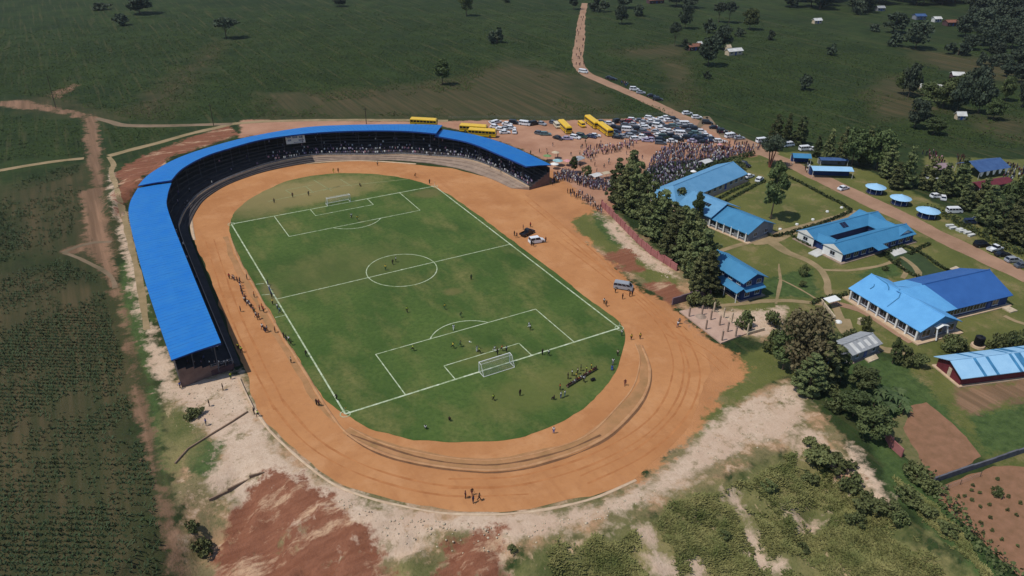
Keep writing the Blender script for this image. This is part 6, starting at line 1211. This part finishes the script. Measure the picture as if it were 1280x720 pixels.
def pose(key, hip=.93, lean=0.0, legs=((0, .02, 0), (0, -.02, 0)), arms=((.05, -.02, .06), (.05, -.02, .06)), seated=False):
    """legs: per side (knee forward, ankle forward, knee lift); arms: per side (outwards, elbow forward, wrist forward/up)"""
    V = []; E = []
    def v(x, y, z, r): V.append((x, y, z, r)); return len(V)-1
    ly = lambda z: lean*(z-hip)
    pel = v(0, 0, hip, .115); sp = v(0, ly(hip+.2), hip+.2, .105); ch = v(0, ly(hip+.4), hip+.4, .13); nk = v(0, ly(hip+.54)+.005, hip+.535, .055); hd = v(0, ly(hip+.65)+.02, hip+.655, .092); tp = v(0, ly(hip+.74)+.015, hip+.745, .07)
    ns = v(0, V[hd][1]+.1, V[hd][2]-.01, .014)
    E += [(pel, sp), (sp, ch), (ch, nk), (nk, hd), (hd, tp), (hd, ns)]
    S = [(0, 0, hip-.02, .135), (0, ly(hip+.2), hip+.2, .128), (0, ly(hip+.41), hip+.41, .148)]; SE = [(0, 1), (1, 2)]; T = [(0, 0, hip+.03, .128)]; TE = []
    for i, s in enumerate((1, -1)):
        out, ef, wf = arms[i]; sh = v(s*.185, ly(hip+.45), hip+.455, .058); el = v(s*(.21+out), ly(hip+.2)+ef, hip+.45-.29*math.cos(min(1.4, abs(ef)*1.6)) if wf < .5 else hip+.52, .044)
        wz = V[el][2]-.24 if wf < .3 else V[el][2]+(.24 if wf > .5 else .02); wr = v(s*(.22+out*1.4), V[el][1]+min(wf, .24), wz, .031); d = Vector(V[wr][:3])-Vector(V[el][:3]); d.normalize()
        pm = v(*(Vector(V[wr][:3])+d*.075), .034); E += [(ch, sh), (sh, el), (el, wr), (wr, pm)]
        side = Vector((0, 1, 0)) if abs(d.z) > .5 else Vector((0, 0, 1))
        for f in range(4):
            o_ = side*(f-1.5)*.019; l = (.075, .09, .085, .065)[f]; a = v(*(Vector(V[pm][:3])+d*.035+o_), .009); b_ = v(*(Vector(V[pm][:3])+d*(.035+l)+o_+Vector((-s*.015, 0, 0))), .008); E += [(pm, a), (a, b_)]
        th = v(*(Vector(V[wr][:3])+d*.04+side*.05), .01); E.append((wr, th))
        n0 = len(S); m_ = [V[sh][k]*.45+V[el][k]*.55 for k in range(3)]; S += [(V[sh][0], V[sh][1], V[sh][2], .078), (*m_, .07)]; SE += [(2, n0), (n0, n0+1)]
        kf, af, lift = legs[i]; hp = v(s*.09, 0, hip-.05, .088)
        if seated: kn = v(s*.12, .42, hip+.02, .062); an = v(s*.13, .44, .09, .042)
        else: kn = v(s*.1, kf, .5+lift*.6, .06); an = v(s*.1, af, .09+lift, .042)
        to = v(s*.11, V[an][1]+.16, max(.035, V[an][2]-.05), .036); E += [(pel, hp), (hp, kn), (kn, an), (an, to)]
        n0 = len(T); T += [(s*.09, 0, hip-.06, .105), (V[kn][0], V[kn][1], V[kn][2], .078), (V[an][0], V[an][1], V[an][2]+.06, .06)]; TE += [(0, n0), (n0, n0+1), (n0+1, n0+2)]
    H = [(0, V[hd][1]-.025, V[hd][2]+.02, .088), (0, V[tp][1]-.012, V[tp][2]+.012, .082)]
    o = thing('person', key, 'person'); link('body', skin_mesh('body', V, E, m_skin), o)
    sh_ = link('shirt', skin_mesh('shirt', S, SE, CLOTH['white']), o); tr = link('trousers', skin_mesh('trousers', T, TE, CLOTH['navy']), o); link('hair', skin_mesh('hair', H, [(0, 1)], m_hair), o)
    for c in (sh_, tr): c.material_slots[0].link = 'OBJECT'; c.material_slots[0].material = CLOTH['white']
    note(o); POSE[key] = [o, False]
pose('stand'); pose('stand2', arms=((.1, .1, .1), (.02, -.05, .04)), legs=((.04, .06, 0), (-.01, -.06, 0)))
pose('walk', lean=.08, legs=((.2, .3, 0), (-.05, -.32, .06)), arms=((.03, -.16, .0), (.03, .18, .12))); pose('run', lean=.22, hip=.9, legs=((.35, .18, .12), (-.12, -.45, .28)), arms=((.05, -.2, .1), (.05, .24, .35)))
pose('cheer', arms=((.06, .06, .6), (.08, .04, .6))); pose('sit', hip=.47, lean=-.05, seated=True, arms=((.03, .16, .2), (.03, .16, .2)))
PEOPLE = []; NP = [0]
def person(px_, py_, ps, ang, shirt, legs, label='', group=None, xy=None, z=0.0, s=None):
    x, y = xy or G(px_, py_); r, used = POSE[ps]; s = s or rnd.uniform(.97, 1.05); loc = (x, y, z if z else height(x, y)+.03); NP[0] += 1
    if not used: POSE[ps][1] = True; o = r; o.location = loc; o.rotation_euler = (0, 0, R(ang)); o.scale = (s, s, s)
    else: o = dup(r, loc, R(ang), (s, s, s))
    for c in CH[o.name]:
        k = c.name.split('.')[0]
        if k in ('shirt', 'trousers'): c.material_slots[0].link = 'OBJECT'; c.material_slots[0].material = CLOTH[shirt if k == 'shirt' else legs]
    tag(o, label, 'person', group); return o
# players and officials on the pitch
for a in [
    (482, 338, 'stand', 120, 'yellow', 'green', 'player in yellow at the left edge of the centre circle middle'), (491, 331, 'walk', 200, 'black', 'black', 'player in black inside the centre circle beside two others'), (495, 328, 'stand2', 60, 'white', 'black', 'player in white and black inside the top of the centre circle'),
    (589, 350, 'stand', 180, 'green', 'black', 'dark clad player alone right of the centre circle'), (509, 391, 'walk', 200, 'lime', 'black', 'player in lime alone below the centre circle'), (556, 387, 'walk', 210, 'yellow', 'green', 'player in yellow between centre circle and penalty arc'), (576, 397, 'run', 190, 'green', 'green', 'player in green just above the penalty arc'), (567, 413, 'walk', 170, 'white', 'white', 'player in white standing on the penalty box line under the arc'),
    (516, 439, 'run', 250, 'lime', 'black', 'player in lime at the left inside the near penalty box'), (566, 436, 'run', 260, 'yellow', 'black', 'left one of two players in the middle of the near penalty box'), (575, 434, 'run', 270, 'green', 'green', 'right one of two players in the middle of the near penalty box'), (596, 440, 'cheer', 200, 'white', 'white', 'player in white at the edge of the near goal area, left of the goalmouth'), (599, 442, 'run', 230, 'lime', 'black', 'player in lime beside the white player at the goal area'), (618, 440, 'run', 220, 'white', 'white', 'player in white in front of the near goal'), (622, 444, 'cheer', 30, 'black', 'black', 'goalkeeper in black in the near goalmouth'), (627, 439, 'run', 240, 'orange', 'black', 'player in orange in front of the near goal'), (633, 440, 'stand', 200, 'white', 'black', 'player in white and black near the right post of the near goal'), (661, 410, 'walk', 220, 'white', 'white', 'player in white alone in the right of the near penalty box'), (662.5, 413, 'stand', 240, 'white', 'black', 'player close behind the lone white player in the penalty box'),
    (678, 444, 'stand', 20, 'black', 'black', 'person in black standing on the goal line right of the near goal'), (686, 445, 'walk', 40, 'white', 'black', 'person in white beside the person in black behind the goal line'), (439.5, 273, 'stand', 170, 'white', 'black', 'player in white at the far penalty arc, left of another'), (447, 276, 'run', 190, 'yellow', 'green', 'player in yellow at the far penalty arc'), (343, 254, 'stand', 160, 'brown', 'black', 'person standing behind the far goal line on worn grass'), (450, 233, 'sit', 200, 'black', 'black', 'person in black sitting on the grass right of the far goal'), (386, 245, 'stand', 180, 'black', 'black', 'person on the worn grass left of the far goal'), (366, 247, 'stand', 160, 'maroon', 'black', 'person on the worn grass well left of the far goal'),
    (383, 446, 'walk', 20, 'black', 'black', 'linesman in black on the left touchline'), (421, 501, 'run', 30, 'black', 'black', 'linesman in black near the near left corner'),
    (335, 357, 'stand', 280, 'navy', 'navy', 'person in navy in the technical area at the far end of the group'), (337, 363, 'stand2', 290, 'white', 'blue', 'person in white and blue in the technical area'), (338.5, 368, 'stand', 280, 'blue', 'navy', 'person in blue in the technical area'), (340, 372, 'stand', 300, 'navy', 'black', 'person all in navy in the technical area near the halfway line'), (341, 381, 'stand', 280, 'yellow', 'black', 'person in yellow below the halfway line at the left touchline'), (347, 387, 'stand2', 280, 'white', 'navy', 'person in white below the halfway line at the left touchline'), (350, 392, 'walk', 300, 'teal', 'navy', 'person in teal below the halfway line at the left touchline'),
    (355, 423, 'stand', 290, 'black', 'black', 'person in black at the grass edge of the left side, rear of three'), (358, 426, 'stand', 290, 'black', 'navy', 'person in black and navy at the grass edge of the left side, middle of three'), (361.5, 428, 'stand2', 290, 'white', 'black', 'person in white at the grass edge of the left side'), (364, 432, 'walk', 250, 'green', 'black', 'person in green at the grass edge of the left side'), (364, 454, 'stand', 280, 'cream', 'black', 'person in cream on the kerb left of the pitch'), (396, 507, 'stand', 300, 'black', 'black', 'left of two people by the kerb at the lower left bend'), (399, 508, 'stand2', 300, 'maroon', 'black', 'right of two people by the kerb at the lower left bend'),
    (650, 495, 'stand', 10, 'black', 'black', 'person in black on the grass behind the near goal'), (617, 501, 'walk', 40, 'lime', 'black', 'person in lime walking on the grass below the near goal'), (692, 542, 'stand', 330, 'white', 'blue', 'person in white and blue at the grass edge of the near bend'), (532, 537, 'sit', 330, 'white', 'black', 'person in white sitting on the grass at the near bend'), (562, 527, 'sit', 330, 'black', 'black', 'person in black sitting on the grass of the near bend'),
    (582, 623, 'stand', 80, 'maroon', 'black', 'person in maroon, leftmost of four at the bottom of the track'), (590, 619, 'walk', 180, 'black', 'maroon', 'person in black, farthest of four at the bottom of the track'), (591.5, 629, 'stand2', 200, 'navy', 'navy', 'person in navy, nearest of four at the bottom of the track'), (599, 626, 'walk', 260, 'brown', 'black', 'person in brown, rightmost of four at the bottom of the track'),
    (323, 521, 'walk', 100, 'lime', 'black', 'steward in lime vest at the outer rim of the lower left track'), (318, 518, 'stand', 100, 'black', 'black', 'dark clad person beside the lime vest steward at the rim'), (298, 437, 'stand', 320, 'yellow', 'black', 'left steward in yellow at the grandstand shadow edge'), (302, 441, 'walk', 320, 'lime', 'black', 'right steward in lime at the grandstand shadow edge'), (289, 474, 'stand', 30, 'lime', 'green', 'steward in lime at the grandstand end corner'), (279, 488, 'stand', 90, 'black', 'black', 'person in black on the sandy ground below the grandstand'), (262, 508, 'stand', 90, 'black', 'black', 'person in black near the bushes below the grandstand end'), (226, 486, 'walk', 40, 'blue', 'black', 'person in blue at the back corner below the grandstand end'), (258, 532, 'stand2', 60, 'blue', 'grey', 'person in blue by the dark drain wall'),
    (755, 380, 'stand', 160, 'white', 'black', 'person in white on the right track, above a dark figure'), (757.5, 383, 'walk', 200, 'brown', 'black', 'person in brown on the right track beside one in white'), (769, 366, 'stand', 200, 'cream', 'black', 'person at the left side of the silver minibus'), (778, 374, 'stand', 200, 'maroon', 'black', 'person in maroon in front of the silver minibus'), (787, 371, 'stand', 200, 'black', 'black', 'person in black in front of the silver minibus'), (790, 370, 'stand2', 180, 'navy', 'black', 'person in navy at the front corner of the silver minibus'), (847, 409, 'walk', 120, 'white', 'navy', 'person in white on the track beside the building site'), (849, 405, 'stand', 120, 'grey', 'black', 'person in grey on the track beside the building site'), (682, 303, 'stand', 200, 'maroon', 'black', 'person at the front of the white track car'), (664, 307, 'stand', 200, 'black', 'black', 'person in black behind the wheel side of the white track car'), (667, 308, 'stand2', 220, 'cream', 'black', 'person in cream at the side of the white track car'),
    (643, 295, 'stand', 100, 'black', 'black', 'left of two people in black left of the dark pickup'), (646, 297, 'walk', 120, 'maroon', 'black', 'person in maroon left of the dark pickup'), (663, 284, 'stand', 100, 'red', 'black', 'person in red behind the dark pickup'), (654, 287, 'stand', 60, 'navy', 'black', 'person in navy behind the dark pickup'),
    (766, 456, 'stand', 140, 'white', 'grey', 'person in white standing above the blue chair on the grass edge'), (765, 462, 'sit', 140, 'blue', 'blue', 'person in blue seated on the grass edge of the near right bend'), (772, 445, 'stand', 160, 'cream', 'black', 'person in cream on the grass near the right corner'), (777, 420, 'stand', 160, 'white', 'green', 'person in white and green by the right corner flag'), (789, 425, 'stand', 170, 'yellow', 'black', 'left of two stewards in yellow on the right bend'), (800, 424, 'stand', 170, 'yellow', 'brown', 'right of two stewards in yellow on the right bend'), (781, 482, 'walk', 150, 'maroon', 'maroon', 'person in maroon on the orange strip of the right bend'),
    (692.5, 500, 'sit', 40, 'black', 'black', 'person in black sitting left of the two standing in white and blue'), (701, 498, 'stand', 40, 'white', 'blue', 'left one of two standing in white and blue by the bench group'), (706, 496, 'stand', 40, 'white', 'teal', 'right one of two standing in white beside the bench group'), (715, 470, 'stand', 60, 'white', 'black', 'person in white standing behind the seated substitutes'), (726, 464, 'stand', 60, 'green', 'black', 'person in green standing behind the seated substitutes'), (710, 474, 'stand2', 60, 'black', 'black', 'person in black standing behind the seated substitutes'), (722, 468, 'stand', 40, 'cream', 'black', 'person in cream standing behind the middle of the seated substitutes'), (739, 462, 'stand', 60, 'yellow', 'black', 'person in yellow standing behind the right end of the seated substitutes'),
    (720, 474, 'stand', 50, 'yellow', 'black', 'person in yellow bending over the middle of the substitutes bench'), (733, 466, 'stand', 60, 'lime', 'black', 'person in lime standing behind the substitutes bench'), (700, 488, 'stand2', 60, 'orange', 'black', 'person in orange at the left end of the substitutes bench'), (730, 478, 'walk', 20, 'white', 'black', 'person in white walking in front of the substitutes bench'),
    (417, 216, 'stand', 180, 'yellow', 'yellow', 'person in yellow on the far bend of the track'), (423, 216, 'stand', 180, 'brown', 'black', 'person in brown beside the one in yellow on the far bend'), (472, 207, 'stand', 180, 'cream', 'black', 'person in cream on the far bend below the spectators'), (519, 222, 'run', 230, 'black', 'black', 'person in black running on the far right bend'), (537, 230, 'stand', 200, 'black', 'black', 'person in black at the far right corner of the grass')]:
    person(*a)
for k, (px_, c) in enumerate([(258, 'white'), (265, 'grey'), (271, 'white'), (278, 'white'), (283, 'white'), (247, 'purple'), (238, 'grey'), (229, 'navy')]):
    x = -57.2+9*(px_-222)/66; person(0, 0, 'stand', 270, c, 'black', f"person in {c} behind the railing at the grandstand's open end, {ordinal((4, 5, 6, 7, 8, 3, 2, 1)[k]-1, 8)}", xy=(x, -25.0+(-57.2-x)*.07+.55), z=1.3 if x > -50 else 1.3+(-50-x)*.3)
# substitutes on the bench: one row of seated people
bench0, bench1 = G(709, 485), G(746, 462); ang = math.atan2(bench1[1]-bench0[1], bench1[0]-bench0[0]); Lb = math.hypot(bench1[0]-bench0[0], bench1[1]-bench0[1])
bn = thing('team_bench', 'long low bench under the seated row of substitutes', 'bench', (*bench0, 0.045), ang); b = MB(); b.box(0, -.18, .36, Lb, .18, .4); b.build('seat', m_wood, bn)
for k in range(6): b = MB(); b.box(Lb*k/5-.04+(.05 if k == 0 else -.05 if k == 5 else 0), -.15, 0, Lb*k/5+.04+(.05 if k == 0 else -.05 if k == 5 else 0), .15, .36); b.build('leg', m_wood, bn)
cs = ['black', 'maroon', 'grey', 'white', 'maroon', 'orange', 'white', 'brown', 'maroon', 'cream', 'red', 'yellow', 'maroon', 'brown']
cnt = {}
for k in range(14):
    u = (k+.5)/14; person(0, 0, 'sit', math.degrees(ang)+(4 if k % 2 else -3), cs[k], 'black' if k % 3 else 'maroon', f'{ORD[k] if k else "leftmost"} substitute from the left seated on the bench, in {cs[k]}' if k else 'leftmost substitute seated on the bench, in black', xy=(bench0[0]+(bench1[0]-bench0[0])*u, bench0[1]+(bench1[1]-bench0[1])*u), z=.045-.06)
x, y = G(741, 476); o = thing('kit_bag', 'black round kit bag on the grass beside the bench group', 'bag', (x, y, .045)); b = MB(); b.tube([(-.5, 0, .32), (-.42, 0, .32), (.42, 0, .32), (.5, 0, .32)], [.2, .32, .32, .2], 10); b.build('sack', m_black, o); b = MB(); b.tube([(-.25, 0, .62), (-.1, 0, .78), (.1, 0, .78), (.25, 0, .62)], .025, 5); b.build('handle', m_black, o)
x, y = G(587, 428); bm = bmesh.new(); bmesh.ops.create_icosphere(bm, subdivisions=2, radius=.16); me = bpy.data.meshes.new('football'); bm.to_mesh(me); bm.free(); me.materials.append(m_whitep); o = link('football', me); o.location = (x, y, .2); tag(o, 'white football on the grass in the middle of the near penalty box', 'ball')
# file of people along the left straight
chain = [(287, 349, 'red'), (291, 350, 'pink'), (293, 351, 'cream'), (297, 353, 'maroon'), (300, 354, 'black'), (300, 358, 'navy'), (301, 361, 'white'), (302, 365, 'purple'), (303, 368, 'black'), (304, 371, 'navy'), (307, 376, 'maroon'), (306, 378, 'white'), (308, 380, 'black'), (310, 382, 'white'), (312, 383, 'navy'), (313, 385, 'white'), (315, 387, 'black'), (317, 391, 'navy'), (319, 393, 'green'), (320, 397, 'white'), (322, 400, 'maroon'), (324, 399, 'navy'), (328, 412, 'white'), (330, 414, 'black'), (332, 416, 'black'), (334, 415, 'grey')]
for k, (px_, py_, c) in enumerate(chain):
    lb = f'{ORD[k] if k < 20 else "twenty-" + ORD[k-20]} person from the far end of the file beside the left straight, in {c}'
    person(px_, py_, ('stand', 'walk', 'stand2')[k % 3], 280+rnd.uniform(-50, 50), c, rnd.choice(('black', 'navy', 'brown')), lb)
for px_, py_, c, lb in [(325, 389, 'red', 'left person in red beside the file on the left straight'), (328, 387, 'red', 'middle person in red beside the file on the left straight'), (330, 391, 'red', 'right person in red beside the file on the left straight'), (301, 390, 'maroon', 'person in maroon alone on the left straight near the shadow'), (309, 350, 'black', 'person in black at the kerb opposite the head of the file'), (318, 372, 'orange', 'person in orange between the file and the kerb'), (344, 416, 'maroon', 'person in maroon on the track beside the kerb, left straight')]:
    person(px_, py_, 'stand', 270, c, 'black', lb)
# loose people on the plaza, and the crowds at its edge
def crowd_people(poly, n, sd, cols, place, group, legs=('navy', 'black', 'grey')):
    q = random.Random(sd)
    for x, y in inpoly(poly, n, sd):
        c = q.choice(cols); person(0, 0, q.choice(('stand', 'stand2', 'stand', 'walk', 'cheer') if n < 60 else ('stand', 'stand2')), q.uniform(0, 360), c, q.choice(legs), f'person in {c} {place}', group, xy=(x, y))
crowd_people([(655, 195), (700, 178), (790, 180), (805, 200), (775, 215), (745, 222), (712, 206), (695, 212)], 42, 21, ['black', 'maroon', 'brown', 'white', 'navy', 'cream', 'green'], 'scattered on the bare orange ground of the plaza', 'people scattered on the plaza')
crowd_people([(705, 241), (718, 248), (735, 258), (748, 268), (757, 268), (742, 252), (722, 241)], 38, 22, ['black', 'white', 'maroon', 'grey', 'navy'], 'standing along the wall between crowd and track', 'people along the wall by the track')
crowd_people([(690, 232), (704, 226), (735, 236), (764, 241), (764, 229), (735, 224), (706, 214), (692, 220)], 118, 23, ['purple', 'purple', 'navy', 'white', 'purple', 'grey', 'black'], 'packed into the crowd between grandstand end and conifers', 'people in the crowd at the grandstand end')
NIND = NP[0]; print('people', NIND)
for k, (o, used) in POSE.items(): assert used, k
# everyone beyond the nearest three hundred: one object
tpl_v = []; tpl_f = []; tpl_p = []
def ring(cx, cz, rx, ry, n=6): return [(cx+rx*math.cos(6.283*k/n), ry*math.sin(6.283*k/n), cz) for k in range(n)]
def loft(rs, part):
    o = len(tpl_v); n = 6
    for r_ in rs: tpl_v.extend(r_)
    for j in range(len(rs)-1):
        for k in range(n): tpl_f.append((o+j*n+k, o+j*n+(k+1) % n, o+(j+1)*n+(k+1) % n, o+(j+1)*n+k)); tpl_p.append(part)
for s in (-1, 1): loft([ring(s*.1, 0, .06, .09), ring(s*.1, .48, .07, .07), ring(s*.09, .92, .1, .1)], 1)
loft([ring(0, .85, .17, .12), ring(0, 1.1, .16, .11), ring(0, 1.35, .21, .13), ring(0, 1.46, .16, .09), ring(0, 1.48, .05, .05)], 0)
for s in (-1, 1): loft([ring(s*.26, .82, .035, .035), ring(s*.25, 1.15, .045, .045), ring(s*.2, 1.43, .06, .06)], 0)
loft([ring(0, 1.46, .05, .05), ring(0, 1.52, .075, .09), ring(0, 1.62, .085, .1)], 2); loft([ring(0, 1.6, .092, .105), ring(0, 1.68, .08, .09), ring(0, 1.72, .02, .02)], 3)
tv, tf, tp_ = np.array(tpl_v), np.array(tpl_f), np.array(tpl_p)
spots = []; q = random.Random(77)
PURP = ['purple', 'purple', 'white', 'lilac', 'mauve', 'black', 'purple', 'white', 'grey', 'maroon', 'lilac', 'brown', 'mauve']
def add_crowd(pts, cols, zf=None):
    for p in pts: spots.append((p[0], p[1], p[2] if len(p) > 2 else 0.0, q.choice(cols)))
add_crowd(inpoly([(814, 200), (826, 188), (846, 181), (880, 183), (912, 187), (936, 184), (940, 192), (915, 199), (885, 205), (862, 218), (838, 236), (816, 238), (808, 220)], 900, 31, .45), PURP)
add_crowd(inpoly([(724, 196), (738, 185), (760, 183), (790, 177), (800, 181), (775, 190), (752, 195), (732, 200)], 90, 32, .6), ['pink', 'white', 'maroon', 'purple', 'pink', 'black'])
add_crowd(inpoly([(690, 232), (704, 226), (735, 236), (764, 241), (764, 229), (735, 224), (706, 214), (692, 220)], 130, 34, .55), PURP)
add_crowd(inpoly([(830, 180), (900, 178), (950, 182), (950, 190), (900, 186), (850, 184)], 60, 35, .8), ['black', 'maroon', 'brown', 'white', 'navy'])
add_crowd(inpoly([(1243, 205), (1290, 210), (1290, 230), (1255, 226)], 90, 36, .6), ['black', 'navy', 'grey', 'white', 'maroon']); add_crowd(inpoly([(1150, 192), (1165, 190), (1185, 205), (1172, 207)], 30, 37, .8), ['maroon', 'pink', 'black']); add_crowd(inpoly([(1195, 196), (1204, 194), (1206, 210), (1197, 212)], 25, 38, .7), ['brown', 'black', 'maroon'])
add_crowd(inpoly([(1000, 206), (1010, 206), (1018, 216), (1008, 216)], 14, 39, .6), ['black', 'grey', 'white']); add_crowd(inpoly([(775, 103), (785, 106), (790, 112), (778, 108)], 10, 40, .7), ['maroon', 'white', 'blue', 'pink']); add_crowd([G(720+q.uniform(0, 10), q.uniform(20, 85)) for _ in range(26)], ['black', 'brown', 'maroon'])
add_crowd(inpoly([(888, 155), (905, 166), (925, 172), (922, 178), (900, 170)], 24, 41, .7), ['black', 'maroon', 'white'])
for (x, y, z, S, t) in TIERPOS:
    if S is S1: pr = .08
    elif S is S2: pr = .95 if x > -8 else .1
    else: pr = .9
    pr *= (1.0 if t < 2 else .35 if t == 2 else .06)
    for _ in range(2):
        if q.random() < pr*.8: spots.append((x+q.uniform(-.6, .6), y+q.uniform(-.5, .5), z-.02, q.choice(['white', 'white', 'purple', 'lilac', 'grey', 'navy', 'black', 'white', 'pink'])))
cnames = sorted({s[3] for s in spots}); CLOTH['lilac'] = mat('cloth_lilac', (170, 158, 184), .9, .08, scale=4)
cm = [CLOTH[c] for c in cnames]+[CLOTH['navy'], CLOTH['black'], m_skin, m_hair]; nC = len(cnames); Vc = []; Fc = []; Mc = []
for k, (x, y, z, c) in enumerate(spots):
    a = q.uniform(0, 6.28); s = q.uniform(.9, 1.05); ca, sa = math.cos(a)*s, math.sin(a)*s
    Vc.append(np.stack([x+tv[:, 0]*ca-tv[:, 1]*sa, y+tv[:, 0]*sa+tv[:, 1]*ca, z+.02+tv[:, 2]*s], 1)); Fc.append(tf+k*len(tv))
    lut = np.array([cnames.index(c), nC+(k % 2), nC+2, nC+3]); Mc.append(lut[tp_])
o = link('crowd', np_mesh('crowd', np.concatenate(Vc), np.concatenate(Fc), cm, np.concatenate(Mc))); tag(o, 'distant crowds of spectators in purple and white on terraces, plaza and clearing', 'crowd', kind='stuff'); print('crowd', len(spots))

# small stones and spoil on the pale ground
q = random.Random(8); bm = bmesh.new(); bmesh.ops.create_icosphere(bm, subdivisions=1, radius=1); sv = np.array([v.co[:] for v in bm.verts]); sf = np.array([[v.index for v in f.verts] for f in bm.faces]); bm.free(); Vc = []; Fc = []; n = 0
for poly, cnt_ in (([(400, 605), (470, 640), (560, 650), (660, 655), (740, 640), (820, 605), (820, 622), (740, 655), (640, 690), (520, 690), (440, 650)], 260), ([(940, 505), (1000, 480), (1005, 530), (950, 560), (880, 585), (860, 575)], 110), ([(885, 390), (960, 385), (985, 395), (975, 425), (930, 405)], 160), ([(790, 308), (845, 345), (835, 350), (785, 318)], 90), ([(215, 490), (300, 475), (300, 510), (240, 540)], 80)):
    for x, y in inpoly(poly, cnt_, cnt_, .2):
        s = q.uniform(.07, .22)*(1 if q.random() < .93 else 1.8); v = sv*(1+.35*(np.random.RandomState(n).rand(len(sv), 1)-.5))*np.array([s, s*q.uniform(.6, 1), s*q.uniform(.4, .7)]); Vc.append(v+np.array([x, y, height(x, y)+s*.1])); Fc.append(sf+n*len(sv)); n += 1
tag(link('rubble', np_mesh('rubble', np.concatenate(Vc), np.concatenate(Fc), m_stone)), 'pale stones and clods scattered on the bare ground round the track', 'rubble', kind='stuff')

b = MB(); b.box(-520, -420, -9, 1150, 1000, 99)
m_haze = bpy.data.materials.new('thin_haze'); nt, N, K = nodes_of(m_haze); N.remove(N['Principled BSDF']); pv = N.new('ShaderNodeVolumePrincipled'); pv.inputs['Color'].default_value = (.86, .92, 1, 1); pv.inputs['Density'].default_value = HAZE; pv.inputs['Anisotropy'].default_value = .2; K.new(pv.outputs['Volume'], N['Material Output'].inputs['Volume'])
hz = b.build('haze', m_haze); tag(hz, 'thin pale haze in the air over stadium and fields', 'haze', kind='stuff')

# ------------------------------------------------------------------ LIGHT, SKY, CAMERA
SUN_EL, SUN_AZ = R(61), R(174)      # direction towards the sun, anticlockwise from +x
w = bpy.data.worlds.new('World'); scene.world = w; w.use_nodes = True; N = w.node_tree.nodes; K = w.node_tree.links
sky = N.new('ShaderNodeTexSky'); sky.sky_type = 'NISHITA'; sky.sun_disc = False; sky.sun_elevation = SUN_EL; sky.sun_rotation = math.pi/2-SUN_AZ; sky.altitude = 1500
K.new(sky.outputs['Color'], N['Background'].inputs['Color']); N['Background'].inputs['Strength'].default_value = 0.11
sl = bpy.data.lights.new('sun', 'SUN'); sl.energy = 3.1; sl.angle = R(0.53); sl.color = (1.0, .955, .88); so = bpy.data.objects.new('sun', sl); COL.objects.link(so)
so.rotation_euler = Vector((-math.cos(SUN_AZ)*math.cos(SUN_EL), -math.sin(SUN_AZ)*math.cos(SUN_EL), -math.sin(SUN_EL))).to_track_quat('-Z', 'Y').to_euler(); so.location = (-60, 20, 120)
cam = bpy.data.cameras.new('camera'); co = bpy.data.objects.new('camera', cam); COL.objects.link(co); scene.camera = co
cam.sensor_width = 36; cam.lens = 36*FOC/1280; cam.clip_start = 1; cam.clip_end = 12000
m = Matrix.Identity(4)
for k in range(3): m[k][0] = AR[k]; m[k][1] = AU[k]; m[k][2] = -AF[k]; m[k][3] = CAMP[k]
co.matrix_world = m
vs = scene.view_settings; vs.view_transform = 'Standard'; vs.look = 'None'; vs.exposure = 0.08; vs.gamma = 1.0
try: vs.use_curve_mapping = False
except Exception: pass
scene.render.resolution_x, scene.render.resolution_y = 1024, 576
scene.cycles.max_bounces = 5; scene.cycles.diffuse_bounces = 2; scene.cycles.use_denoising = True
